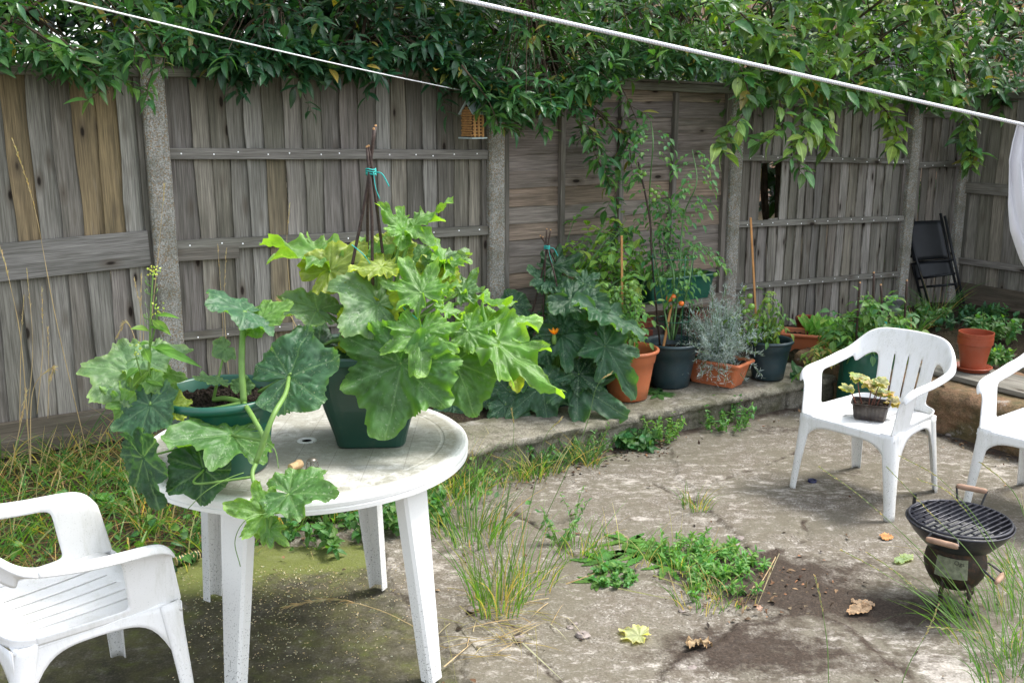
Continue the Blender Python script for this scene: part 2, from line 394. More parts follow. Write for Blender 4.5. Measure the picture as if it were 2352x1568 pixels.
def dryleaf():
    g = NT('withered_leaf'); a = g.attr('Col'); c = g.coord(); nn = g.noise(c, 40, 4)
    col = g.mix(1.0, a, g.ramp(nn, [(.3, .6), (.7, 1.25)]), 'MULTIPLY'); return g.end(g.bsdf(col, .8, .2, g.bump(nn, .5, .004)))
M_DRY = dryleaf()
def patio():
    g = NT('old_stained_concrete'); c = g.coord(); moss = g.attr('moss', 'Fac'); dirt = g.attr('dirt', 'Fac'); pale = g.attr('pale', 'Fac'); tone = g.attr('tone', 'Fac')
    agg = g.noise(c, 110, 5, .72); mid = g.noise(c, 15, 7, .72); big = g.noise(c, 2.2, 5, .65)
    v = g.voro(c, 150, out='Color'); sep = g.n('ShaderNodeSeparateColor'); g.put(v, sep.inputs[0])
    col = g.ramp(agg, [(.30, (.085, .075, .060)), (.5, (.19, .170, .142)), (.66, (.30, .275, .235))])
    col = g.mix(g.ramp(sep.outputs[0], [(.90, 0), (.95, .6)]), col, (.50, .47, .42))
    col = g.mix(g.ramp(sep.outputs[1], [(.84, 0), (.9, .7)]), col, (.06, .045, .035))
    col = g.mix(g.ramp(mid, [(.44, 0), (.56, .75)]), col, (.120, .100, .074))
    col = g.mix(g.math('MULTIPLY', g.ramp(big, [(.42, 0), (.56, 1)]), .6), col, (.135, .122, .088))
    mid2 = g.noise(g.mapp(c, (1, 1.9, 1), (3, 1, 0)), 11, 7, .75)
    pm = g.math('MULTIPLY', g.ramp(g.math('ADD', mid2, g.math('MULTIPLY', pale, .38)), [(.56, 0), (.68, 1)]), .8)
    col = g.mix(pm, col, g.ramp(agg, [(.3, (.30, .27, .235)), (.7, (.58, .54, .49))]))
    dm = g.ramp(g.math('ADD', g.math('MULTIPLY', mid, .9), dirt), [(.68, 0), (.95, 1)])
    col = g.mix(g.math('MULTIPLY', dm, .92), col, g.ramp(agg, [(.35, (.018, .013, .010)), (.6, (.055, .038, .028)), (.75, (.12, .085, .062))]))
    mm = g.ramp(g.math('ADD', g.math('MULTIPLY', mid, .75), moss), [(.62, 0), (1.02, 1)])
    mc = g.ramp(g.noise(c, 7, 6, .72), [(.3, (.030, .029, .020)), (.5, (.060, .056, .030)), (.70, (.095, .095, .035))])
    mc = g.mix(g.ramp(g.math('ADD', moss, g.math('MULTIPLY', g.noise(c, 9, 5, .7), .5)), [(.86, 0), (1.06, .9)]), mc, (.125, .15, .030))
    mc = g.mix(g.ramp(agg, [(.50, 0), (.68, .35)]), mc, (.20, .18, .13))
    col = g.mix(g.math('MULTIPLY', mm, .93), col, mc)
    n = g.bump(g.math('ADD', agg, g.math('MULTIPLY', mid, 1.5)), .6, .006)
    rg = g.ramp(dm, [(0, .88), (1, .95)])
    return g.end(g.bsdf(col, rg, .25, n))
M_PATIO = patio()
def blockwall():
    g = NT('mossy_concrete_edging'); c = g.coord(); a = g.noise(c, 110, 4, .7); mid = g.noise(c, 14, 6, .7); big = g.noise(c, 3.1, 5, .65)
    z = g.n('ShaderNodeSeparateXYZ'); g.put(c, z.inputs[0]); t = g.attr('Col')
    col = g.mix(1.0, t, g.ramp(a, [(.3, .45), (.5, .95), (.7, 1.5)]), 'MULTIPLY')
    col = g.mix(g.ramp(mid, [(.45, 0), (.65, .7)]), col, (.055, .05, .035))
    col = g.mix(g.math('MULTIPLY', g.ramp(big, [(.42, 0), (.6, 1)]), .6), col, (.085, .088, .038))
    col = g.mix(g.math('MULTIPLY', g.ramp(g.noise(c, 8, 5, .7), [(.58, 0), (.66, 1)]), .55), col, (.42, .40, .36))
    return g.end(g.bsdf(col, .92, .2, g.bump(g.math('ADD', a, mid), .7, .008)))
M_BLOCK = blockwall()
def earth():
    g = NT('garden_soil_and_litter'); c = g.coord(); a = g.noise(c, 70, 6, .75); b = g.noise(c, 6, 5, .65)
    col = g.ramp(a, [(.3, (.018, .013, .009)), (.5, (.050, .037, .024)), (.68, (.13, .095, .06))])
    col = g.mix(g.ramp(b, [(.45, 0), (.7, .6)]), col, (.055, .065, .022))
    return g.end(g.bsdf(col, .95, .2, g.bump(g.math('ADD', a, g.voro(c, 60)), 1, .02)))
M_EARTH = earth()
def housewall():
    g = NT('pale_buff_brickwork'); c = g.coord(); br = g.n('ShaderNodeTexBrick'); g.put(g.mapp(c, (1, 1, 1)), br.inputs['Vector'])
    br.inputs['Scale'].default_value = 4.4; br.inputs['Color1'].default_value = (.48, .33, .22, 1); br.inputs['Color2'].default_value = (.40, .24, .15, 1); br.inputs['Mortar'].default_value = (.5, .45, .4, 1)
    return g.end(g.bsdf(br.outputs[0], .9, .2))
M_HOUSE = housewall()
M_GLASS = simple('dark_window_glass', (.03, .04, .05), .08, .7, .1, bump=0)
M_PALEWALL = simple('painted_wood_frame', (.6, .6, .58), .5, .4)
# ---------------------------------------------------------------- ground, patio, terrace
LEDGE, TERR, OFFW, UC = .17, .27, 1.0, 3.87     # ledge height, right terrace height, wall line, corner
def UW(p): q = Vector((p[0], p[1], 0)) - F0; return q.dot(FD), q.dot(FN)
def gheight(u, w):
    """height of the soil, fence frame"""
    u = np.asarray(u, float); w = np.asarray(w, float)
    left = np.clip((1.25 - w) / 1.25, 0, 1) * .19
    bed = LEDGE - .015 + .045 * np.clip((.7 - w) / .7, 0, 1)
    h = np.where(u < .55, left, np.where(w < OFFW - .04, bed, -.06))
    h = np.where((u < .55) & (w > 1.2), -.06, h)
    h = np.where((u > UC + .05), TERR - .03, h)
    return h
def build_ground():
    def edges(lo, hi, fl, fh, st):
        a = list(np.arange(fl, fh + 1e-6, st)); x = fl; l = []; s = st
        while x > lo: s *= 1.7; x -= s; l.append(max(x, lo))
        x = fh; h = []; s = st
        while x < hi: s *= 1.7; x += s; h.append(min(x, hi))
        return np.array(l[::-1] + a + h)
    U = edges(-90, 90, -3.6, 8.2, .05); W = edges(-90, 30, -.6, 5.2, .05)
    u, w = np.meshgrid(U, W); h = gheight(u, w) + (snoise(u, w, 5, 4, 3) - .5) * .035 * (gheight(u, w) > -.05)
    X = F0.x + FD.x * u + FN.x * w; Y = F0.y + FD.y * u + FN.y * w
    n, m = len(U), len(W); idx = np.arange(n * m).reshape(m, n)
    Fq = np.stack([idx[:-1, :-1], idx[1:, :-1], idx[1:, 1:], idx[:-1, 1:]], -1).reshape(-1, 4)
    o = npmesh('ground', np.stack([X, Y, h], -1).reshape(-1, 3), Fq, M_EARTH); tag(o, 'dark garden soil behind and around the patio', 'ground', kind='structure')
build_ground()
def polydist(px, py, poly):
    """signed distance (negative inside)"""
    d = np.full(px.shape, 1e9); ins = np.zeros(px.shape, bool); n = len(poly)
    for i in range(n):
        ax, ay = poly[i]; bx, by = poly[(i + 1) % n]; ex, ey = bx - ax, by - ay
        t = np.clip(((px - ax) * ex + (py - ay) * ey) / (ex * ex + ey * ey + 1e-12), 0, 1)
        d = np.minimum(d, np.hypot(px - ax - t * ex, py - ay - t * ey))
        c = ((ay > py) != (by > py)) & (px < (bx - ax) * (py - ay) / (by - ay + 1e-12) + ax); ins ^= c
    return np.where(ins, -d, d)
def G0(pts): return [tuple(at(x, y, 0)[:2]) for x, y in pts]
def build_patio():
    st = .0125; U = np.arange(-3.4, UC + .02, st); W = np.arange(.93, 4.7, st)
    u, w = np.meshgrid(U, W); X = F0.x + FD.x * u + FN.x * w; Y = F0.y + FD.y * u + FN.y * w
    jag = (snoise(X, Y, 9, 4, 1) - .5) * .16 + (snoise(X, Y, 40, 3, 2) - .5) * .05
    moss_poly = G0([(-700, 1240), (480, 1235), (700, 1232), (868, 1240), (893, 1330), (925, 1372), (960, 1415), (1010, 1470), (1075, 1568), (1150, 1750), (-900, 1750)])
    dm = polydist(X, Y, moss_poly) + jag
    slabA = G0([(1500, 900), (1560, 1100), (1633, 1178), (1697, 1232), (1737, 1272), (1764, 1285), (1807, 1247), (1845, 1200), (1925, 1165), (1990, 1145), (2150, 1160), (2260, 1050), (2100, 980), (1850, 940)])
    dA = polydist(X, Y, slabA) + jag * .5
    slabB = G0([(1700, 1440), (1874, 1415), (1931, 1436), (1998, 1482), (2065, 1530), (2130, 1600), (1900, 1700), (1300, 1700)])
    dB = polydist(X, Y, slabB) + jag * .6
    CR = np.zeros_like(X)
    bed = 1.12 + (snoise(u, u * 0, 3, 3, 9) - .5) * .22
    z = np.zeros_like(X) + (snoise(X, Y, 1.2, 3, 5) - .5) * .012 + (snoise(X, Y, 22, 3, 6) - .5) * .003
    z -= .016 * sm(.006, -.006, dm)                         # the mossy slab lies lower
    z += .010 * sm(.004, -.004, dA) + .011 * sm(.004, -.004, dB)
    for k, line in enumerate([[(1500, 1110), (1560, 1135), (1633, 1178)], [(1845, 1200), (1860, 1235), (1764, 1275)], [(1100, 1130), (1200, 1190), (1290, 1250), (1330, 1290)], [(1080, 1400), (1170, 1440), (1290, 1568)], [(1640, 1110), (1760, 1070), (1900, 1010)]]):
        g = G0(line); d = np.full(X.shape, 1e9)
        for (ax, ay), (bx, by) in zip(g, g[1:]):
            ex, ey = bx - ax, by - ay; t = np.clip(((X - ax) * ex + (Y - ay) * ey) / (ex * ex + ey * ey), 0, 1)
            d = np.minimum(d, np.hypot(X - ax - t * ex + jag * .35, Y - ay - t * ey + jag * .35))
        z -= .012 * np.exp(-(d / .013) ** 2); CR = np.maximum(CR, np.exp(-(d / .016) ** 2))
    leftbed = (u < .6) * sm(bed + .02, bed - .05, w)
    z -= .09 * leftbed
    moss = .60 * sm(.02, -.05, dm); dirt = np.zeros_like(X); pale = np.zeros_like(X)
    def blob(x, y, rx, ry):
        c = at(x, y, 0); r = snoise(X, Y, 4, 3, int(x) % 97)
        return np.exp(-(((X - c.x) / rx) ** 2 + ((Y - c.y) / ry) ** 2)) * (.55 + .9 * r)
    for x, y, rx, ry, a in [(620, 1280, .42, .11, .36), (860, 1265, .3, .10, .30), (450, 1330, .25, .12, .2), (1350, 1110, .3, .12, .14), (1900, 1330, .5, .3, .16), (1480, 1130, .3, .1, .12), (2150, 1330, .4, .3, .12), (1330, 1400, .2, .06, .12), (1280, 1260, .25, .12, .16)]:
        moss += a * blob(x, y, rx, ry)
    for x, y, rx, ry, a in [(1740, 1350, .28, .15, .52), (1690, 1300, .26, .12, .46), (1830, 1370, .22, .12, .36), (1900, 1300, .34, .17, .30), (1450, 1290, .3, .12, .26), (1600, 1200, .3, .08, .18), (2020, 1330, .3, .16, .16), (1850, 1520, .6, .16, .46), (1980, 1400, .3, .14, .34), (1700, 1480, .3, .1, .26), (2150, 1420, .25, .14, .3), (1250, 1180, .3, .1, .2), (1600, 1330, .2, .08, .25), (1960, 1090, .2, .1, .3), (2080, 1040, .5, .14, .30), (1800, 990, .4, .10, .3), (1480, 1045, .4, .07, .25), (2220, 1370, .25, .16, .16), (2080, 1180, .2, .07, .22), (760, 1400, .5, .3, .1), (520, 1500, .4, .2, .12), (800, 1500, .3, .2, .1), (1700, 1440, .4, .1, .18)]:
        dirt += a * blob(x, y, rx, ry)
    for x, y, rx, ry, a in [(1420, 1110, .45, .15, .22), (1690, 1130, .4, .2, .16), (1560, 1190, .3, .1, .12), (680, 1265, .22, .06, .55), (745, 1262, .05, .02, .9), (980, 1290, .12, .14, .3), (1120, 1480, .22, .14, .22), (2290, 1080, .3, .2, .25), (2180, 1540, .12, .16, .45), (1480, 1540, .5, .1, .1), (1960, 1130, .3, .1, .2), (1900, 1470, .25, .07, .2), (820, 1375, .02, .02, .8), (760, 1420, .04, .02, .9)]:
        pale += a * blob(x, y, rx, ry)
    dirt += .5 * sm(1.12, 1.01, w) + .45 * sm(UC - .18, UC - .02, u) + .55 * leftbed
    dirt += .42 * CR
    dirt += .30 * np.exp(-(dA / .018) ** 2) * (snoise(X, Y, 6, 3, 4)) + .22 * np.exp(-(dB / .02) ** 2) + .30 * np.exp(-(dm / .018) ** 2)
    z += .010 * np.clip(dirt - .35, 0, .4) * snoise(X, Y, 60, 3, 8) * 4 * (1 - leftbed)
    n, m = len(U), len(W); idx = np.arange(n * m).reshape(m, n)
    Fq = np.stack([idx[:-1, :-1], idx[1:, :-1], idx[1:, 1:], idx[:-1, 1:]], -1).reshape(-1, 4)
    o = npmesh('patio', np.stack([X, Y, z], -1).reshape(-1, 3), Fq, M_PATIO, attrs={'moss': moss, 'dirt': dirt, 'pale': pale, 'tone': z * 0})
    tag(o, 'worn cracked concrete patio with moss and soil stains', 'patio', kind='structure')
build_patio()
def edgewall(name, label, P, L, prof, joints, base, parent_label=None, seed=1, top='ledge'):
    """prof [(off,z)] swept over length L; P(s, off, z) gives the point"""
    prof2 = []
    for (a, b), (c, d) in zip(prof, prof[1:]):
        n = max(2, int(math.hypot(c - a, d - b) / .016))
        for k in range(n): prof2.append((a + (c - a) * k / n, b + (d - b) * k / n))
    prof2.append(prof[-1]); A = np.array(prof2); ss = np.arange(0, L + .001, .016)
    s, k = np.meshgrid(ss, np.arange(len(A))); off = A[k, 0]; z = A[k, 1]
    n1 = snoise(s, z * 3 + off * 3, 11, 4, seed) - .5; n2 = snoise(s * 1.0, z + off, 45, 3, seed + 4) - .5
    isf = z < max(A[:, 1]) - .055; jd = np.min(np.abs(s[..., None] - np.array(joints)[None, None, :] + n1[..., None] * .02), axis=-1)
    off = off + n1 * .040 + n2 * .012 - .026 * np.exp(-(jd / .009) ** 2) * isf
    lip = np.exp(-((z - max(A[:, 1]) + .02) / .02) ** 2) * (A[k, 0] > max(A[:, 0]) - .06)
    off = off - lip * np.clip(snoise(s, s * 0, 6, 3, seed + 2) - .5, 0, 1) * .09
    z = z + (snoise(s, off, 7, 4, seed + 6) - .5) * .014 * (A[k, 1] > .1) + n2 * .005
    blk = np.searchsorted(np.array(joints), s); rs = np.random.RandomState(seed); tn = rs.uniform(.75, 1.2, 60)[blk % 60]
    tn = np.where(isf, tn * .8 * (1 - .75 * np.exp(-(jd / .010) ** 2)), 1.0); col = np.stack([base[0] * tn, base[1] * tn, base[2] * tn], -1)  # face colour darker than the top: dirt and shading painted in; dirty joints
    V = np.array([P(a, b, c) for a, b, c in zip(s.ravel(), off.ravel(), z.ravel())])
    m, n = s.shape; idx = np.arange(n * m).reshape(m, n)
    Fq = np.stack([idx[:-1, :-1], idx[:-1, 1:], idx[1:, 1:], idx[1:, :-1]], -1).reshape(-1, 4)
    return V, Fq, col.reshape(-1, 3)
jt = [.18, .62, 1.06, 1.33, 1.75, 2.0, 2.3, 2.6, 2.95, 3.2]
V, Fq, c = edgewall('w', '', lambda s, o, z: F(s + .5, o, z), UC - .5, [(OFFW, -.06), (OFFW, LEDGE - .045), (OFFW + .022, LEDGE - .038), (OFFW + .02, LEDGE - .004), (OFFW, LEDGE), (.62, LEDGE), (.60, LEDGE - .06)], jt, (.27, .25, .20), seed=3)
t = thing('retaining_wall', 'low mossy concrete block edging carrying the row of plant pots', 'retaining wall', F(2, OFFW, 0))
nl = V[:, 2].copy(); o = npmesh('block_face', V, Fq, M_BLOCK, t, c)
V, Fq, c = edgewall('w', '', lambda s, o, z: F(UC + (o - OFFW) * -1 + OFFW - 1.0, OFFW - .25 + s, z) if False else F(UC + (1.0 - o), OFFW - .35 + s, z), 3.6, [(1.0, -.06), (1.0, TERR - .07), (.985, TERR - .035), (.95, TERR - .012), (.88, TERR - .004), (.3, TERR - .005), (.28, TERR - .09)], [.9, 2.1], (.26, .155, .095), seed=8)
t = thing('retaining_wall', 'brown stained concrete wall under the raised terrace on the right', 'retaining wall', F(UC, 1.8, 0))
npmesh('rendered_face', V, Fq[:, ::-1], M_BLOCK, t, c)
# ---------------------------------------------------------------- fence
GREY = [(.225, .205, .178), (.275, .252, .222), (.17, .155, .135), (.33, .308, .275), (.215, .20, .175), (.25, .222, .185), (.20, .188, .155)]
TAN = [(.27, .195, .10), (.24, .185, .105), (.22, .18, .115)]
def rvar(c, a=.08):
    k = 1 + R.uniform(-a, a); return (c[0] * k * (1 + R.uniform(-.03, .03)), c[1] * k, c[2] * k * (1 + R.uniform(-.04, .04)))
def board(mb, P, u0, u1, z0, z1, col, th=.012, lap=0, wob=.004, nseg=9, horiz=False, tilt=.017):
    """feather-edged board between u0..u1, z0..z1; P(u, off, z)"""
    r = R.random() * 40; ph = R.random() * 6; ph2 = R.random() * 6; vs = []; uvs = []
    a0, a1 = (z0, z1) if not horiz else (u0, u1)
    for k in range(nseg + 1):
        t = k / nseg; s = a0 + (a1 - a0) * t
        w1 = wob * math.sin(s * 5 + ph) + wob * .6 * math.sin(s * 13 + ph2); w2 = wob * math.sin(s * 4 + ph2) + wob * .5 * math.sin(s * 11 + ph)
        warp = .004 * math.sin(s * 3.1 + ph)
        if not horiz: q = [(u0 + w1, tilt + warp), (u1 + w2, .001 + warp), (u1 + w2, -.005 + warp), (u0 + w1, tilt - th + warp)]; pts = [P(a, b, s) for a, b in q]
        else: q = [(z1 + w1, .001 + warp), (z0 + w2, tilt + warp), (z0 + w2, tilt - th + warp), (z1 + w1, -.004 + warp)]; pts = [P(s, b, a) for a, b in q]
        vs += pts
        for a, b in q: uvs.append((a + r, s + r * 2))
    fs = []
    for k in range(nseg):
        b = k * 4
        for i in range(4): fs.append((b + i, b + (i + 1) % 4, b + 4 + (i + 1) % 4, b + 4 + i) if not horiz else (b + i, b + 4 + i, b + 4 + (i + 1) % 4, b + (i + 1) % 4))
    fs += [(3, 2, 1, 0), tuple(nseg * 4 + i for i in (0, 1, 2, 3))]
    if horiz: fs = [f[::-1] for f in fs]
    mb.uvon = True; mb.add(vs, fs, col, [[uvs[i] for i in f] for f in fs])
def rail(mb, P, u0, u1, z0a, z0b, h, off, th=.03, col=None):
    a = P(u0, off, z0a); b = P(u1, off, z0b); mb.bar(a, b, th, h, col=col or rvar(GREY[4]), bev=.002)
def nails(mb, P, u0, u1, za, zb, off, n):
    for k in range(n):
        t = (k + .5 + R.uniform(-.15, .15)) / n; c = P(u0 + (u1 - u0) * t, off, za + (zb - za) * t + R.uniform(-.01, .01))
        mb.lathe([(.004, 0), (.004, .0015), (.001, .002)], c, 6, axes=(FD, Vector((0, 0, 1)), FN), col=(1.6, 1.6, 1.6))
M_NAIL = simple('galvanised_nail', (.45, .45, .45), .4, .5, metal=.6)
def closeboard(label, u0, u1, zb, zt, rails, tan=(), tanz=(0, 9), hole=None, w=.094, P=F, cap=True, extra=None, grp='boarded fence panels', nl=True):
    """zb, zt, rails as (left value, right value)"""
    t = thing('wooden_fence', label, 'fence panel', P((u0 + u1) / 2, 0, 0), group=grp); mb = MB(); u = u0 + .02; i = 0
    while u < u1 - .03:
        ww = w * R.uniform(.88, 1.15); e = min(u + ww, u1 - .012); k = ((u + e) / 2 - u0) / (u1 - u0)
        col = rvar(R.choice(TAN), .1) if any(a <= (u + e) / 2 <= b for a, b in tan) else rvar(R.choice(GREY), .12)
        tn = any(a <= (u + e) / 2 <= b for a, b in tan); grey = rvar(R.choice(GREY), .12)
        segs = [(zb[0] + (zb[1] - zb[0]) * k, zt[0] + (zt[1] - zt[0]) * k - .01)]
        if hole and hole[0] < (u + e) / 2 < hole[1]: segs = [(segs[0][0], hole[2] + R.uniform(-.06, .03)), (hole[3] + R.uniform(-.02, .02), segs[0][1])]
        if tn:
            cuts = [c_ for c_ in tanz if segs[0][0] < c_ < segs[0][1]]; zs_ = [segs[0][0]] + cuts + [segs[0][1]]; segs = list(zip(zs_, zs_[1:]))
        for a, b in segs: board(mb, P, u, e + .010, a, b, col if (not tn or tanz[0] <= (a + b) / 2 <= tanz[1]) else grey, wob=.005)
        u = e; i += 1
    mb.build('boards', M_FENCE, t)
    for r in rails:
        mb = MB(); za, zc, h = r[:3]; ra, rb = (r[3], r[4]) if len(r) > 4 else (u0, u1); kz = lambda uu: za + (zc - za) * (uu - u0) / (u1 - u0)
        rail(mb, P, ra, rb, kz(ra), kz(rb), h, .034, .032)
        if nl: nails(mb, P, ra, rb, kz(ra), kz(rb), .0505, max(2, int((rb - ra) / .13)))
        o = mb.build('rail', M_FENCE, t)
    if cap:
        mb = MB(); rail(mb, P, u0, u1, zt[0], zt[1], .05, .012, .055); mb.build('capping', M_FENCE, t)
    for s, uu in ((1, u0 + .014), (-1, u1 - .014)):
        mb = MB(); k = 0 if s > 0 else 1; mb.bar(P(uu, .012, zb[k]), P(uu, .012, zt[k] - .026), .03, .028, up=FD, col=rvar(GREY[2], .1)); mb.build('side_batten', M_FENCE, t)
    if extra: extra(t)
    return t
def fu(x, y): return onfence(x, y, .03)
def post(u, z0, z1, label, wd=.105, rot=None, P=F, dp=.10):
    mb = MB(); n = 14; vs = []
    A = (Vector(P(1, 0, 0)) - Vector(P(0, 0, 0))).normalized(); B = (Vector(P(0, 1, 0)) - Vector(P(0, 0, 0))).normalized()
    sec = [(-wd / 2, -dp / 2 + .01), (-wd / 2, dp / 2 - .012), (-wd / 2 + .012, dp / 2), (wd / 2 - .012, dp / 2), (wd / 2, dp / 2 - .012), (wd / 2, -dp / 2 + .01)]
    for k in range(n + 1):
        z = z0 + (z1 - z0) * k / n
        for a, b in sec:
            j = R.uniform(-.0012, .0012); vs.append(Vector(P(u, .02, z)) + A * (a + j) + B * (b + j))
    m = len(sec); fs = [(k * m + i, k * m + i + m, k * m + (i + 1) % m + m, k * m + (i + 1) % m) for k in range(n) for i in range(m)]
    fs += [tuple(range(m)), tuple(n * m + i for i in range(m - 1, -1, -1))]
    mb.add(vs, fs); return one(mb, 'fence_post', M_POST, label, 'fence post', P(u, .02, z0), group='concrete fence posts')
PU = [0, 1.92, 3.84, 5.74, 6.40]
post(PU[0], .05, 2.08, 'thick pale concrete fence post beside the tan boards, behind the round green pot', .112)
post(PU[1], .10, 2.05, 'concrete fence post directly under the hanging insect house', .105)
post(PU[2], .12, 2.08, 'speckled concrete fence post behind the raised green trough', .105)
post(PU[3], .15, 1.93, 'slim concrete fence post in the shade above the upright bean sticks', .10)
post(PU[4], .15, 1.92, 'shaded concrete corner post where the two fence runs meet', .10)
h0 = .055
# panel 0 : upper boards, wide horizontal plank, lower boards
def ex0(t):
    mb = MB(); rail(mb, F, -1.9, -h0 - .02, 1.10, 1.155, .175, .032, .022, rvar((.24, .225, .20))); o = mb.build('wide_plank', M_FENCE, t)
    mb = MB(); rail(mb, F, -1.9, -h0, .29, .285, .17, .03, .03, rvar((.15, .125, .10))); mb.build('gravel_board', M_FENCE, t)
closeboard('fence panel at far left with tan and grey boards above one wide grey plank', -1.9, -h0, (.2, .2), (2.0, 2.0), [], tan=[(fu(a, 350)[0], fu(b, 350)[0]) for a, b in ((34, 84), (160, 212), (232, 275))], tanz=(1.15, 9), w=.098, extra=ex0, nl=False)
def ex1(t):
    u0_, z0_ = fu(404, 585); u1_, z1_ = fu(547, 577); mb = MB(); rail(mb, F, u0_, u1_, z0_, z1_, .065, .034, .034, rvar(GREY[2])); mb.build('patch_rail', M_FENCE, t)
ra = [fu(395, 353), fu(1085, 355)]; rb = [fu(400, 565), fu(1085, 530)]; rc = [fu(416, 772), fu(745, 742)]
def ext(p, u): return p[0][1] + (p[1][1] - p[0][1]) * (u - p[0][0]) / (p[1][0] - p[0][0])
closeboard('grey weathered fence panel behind the big courgette plant, with a mustard board', h0, 1.92 - h0, (.15, .2), (2.0, 2.03), [(ext(ra, h0), ext(ra, 1.865), .055), (ext(rb, h0), ext(rb, 1.865), .055), (ext(rc, h0), ext(rc, 1.865), .04)], tan=((fu(640, 500)[0], fu(672, 500)[0]),), tanz=(.5, ra[0][1]), extra=ex1)
def hp(x, y): return onfence(x, y, .03)
q = [(fu(1692, 362), fu(2040, 370), .04), (fu(1692, 515), fu(2030, 503), .045), (fu(1682, 660), fu(2020, 632), .04)]
U3a, U3b = 3.84 + h0, 5.74 - h0
hl = (fu(1748, 430)[0], fu(1790, 430)[0], fu(1765, 497)[1], fu(1765, 372)[1])
closeboard('grey boarded fence panel with a broken gap, right of the raised green trough', U3a, U3b, (.2, .2), (fu(1700, 232)[1], fu(2030, 247)[1]), [(ext(a, U3a), ext(a, U3b), c_) for *a, c_ in [(x[0], x[1], x[2]) for x in q]], hole=hl)
qq = [(fu(2075, 381), fu(2177, 377), .045), (fu(2075, 600), fu(2177, 585), .04)]
closeboard('short dim fence panel in the corner behind the folded black chair', 5.74 + h0, 6.4 - h0, (.2, .2), (fu(2090, 262)[1], fu(2187, 266)[1]), [(ext(a, 5.8), ext(a, 6.35), c_) for *a, c_ in [(x[0], x[1], x[2]) for x in qq]])
# waney-lap panel
def lap():
    u0, u1 = PU[1] + h0, PU[2] - h0; t = thing('wooden_fence', 'horizontal overlapped board fence panel behind the tall tomato plant', 'fence panel', F((u0 + u1) / 2, 0, 0)); mb = MB()
    zt0, zt1 = fu(1200, 185)[1], fu(1660, 209)[1]; z = .14; 
    cols = [(.235, .195, .168), (.215, .18, .16), (.265, .22, .185), (.20, .168, .15), (.28, .21, .16)]
    while z < 1.90:
        hgt = R.uniform(.095, .115); board(mb, F, u0 + .01, u1 - .01, z, z + hgt + .02, rvar(R.choice(cols), .1), wob=.005, nseg=24, horiz=True, tilt=.014, th=.01); z += hgt
    mb.build('boards', M_FENCE, t)
    for px in (1290, 1424, 1545):
        uu = onfence(px, 450, .03)[0]; mb = MB(); mb.bar(F(uu, .028, .18), F(uu, .028, 1.93), .034, .032, up=FD, col=rvar((.20, .18, .155))); mb.build('batten', M_FENCE, t)
    for uu in (u0 + .02, u1 - .02):
        mb = MB(); mb.bar(F(uu, .022, .18), F(uu, .022, 1.93), .036, .04, up=FD, col=rvar((.20, .175, .15))); mb.build('side_batten', M_FENCE, t)
    mb = MB(); rail(mb, F, u0, u1, zt0 + .004, zt1 + .004, .05, .024, .05, rvar((.20, .19, .15))); mb.build('top_rail', M_FENCE, t)
    mb = MB(); rail(mb, F, u0, u1, zt0 + .04, zt1 + .04, .016, .02, .075, rvar((.19, .17, .15))); mb.build('capping', M_FENCE, t)
lap()
# right-hand fence, perpendicular
F1 = F(PU[4] + .06, .07, 0)
def FR(u, off, z): return F1 + FN * u - FD * off + Vector((0, 0, z))
def exr(t):
    mb = MB(); rail(mb, FR, .02, 2.9, .33, .33, .17, .034, .03, rvar((.13, .10, .075))); mb.build('gravel_board', M_FENCE, t)
closeboard('dim side fence panel with dark rails at the right edge', .0, 1.86, (.2, .2), (1.93, 1.93), [(1.20, 1.19, .09), (.595, .595, .05)], w=.1, P=FR, extra=exr, nl=False)
closeboard('continuation of the side fence beyond the white cloth', 1.96, 3.8, (.2, .2), (1.93, 1.93), [(1.19, 1.19, .09), (.595, .595, .05)], w=.1, P=FR, nl=False)
closeboard('further fence panel left of the tan boards', -3.8, -1.98, (.1, .1), (1.98, 1.98), [(1.5, 1.5, .05), (.9, .9, .05)], nl=False)
# neighbour's house behind the hedge
def house():
    t = thing('neighbouring_house', 'pale buff brick house glimpsed through the hedge beyond the fence', 'house', (6, 17, 0))
    mb = MB(); mb.box((8, 17, 2.6), 16, .3, 5.2); mb.build('wall', M_HOUSE, t)
    for x in (3, 6, 9.5, 13):
        mb = MB(); mb.box((x, 16.86, 2.3), 1.3, .1, 1.2); f = mb.build('window', M_PALEWALL, t); g_ = MB(); g_.box((x, 16.80, 2.3), 1.1, .03, 1.0); g_.build('pane', M_GLASS, f)
    mb = MB(); mb.add([(0, 16.5, 5.1), (16.2, 16.5, 5.1), (16.2, 20, 7.4), (0, 20, 7.4)], [(0, 1, 2, 3)]); mb.build('roof', M_BRICK, t, solid=.15)
house()
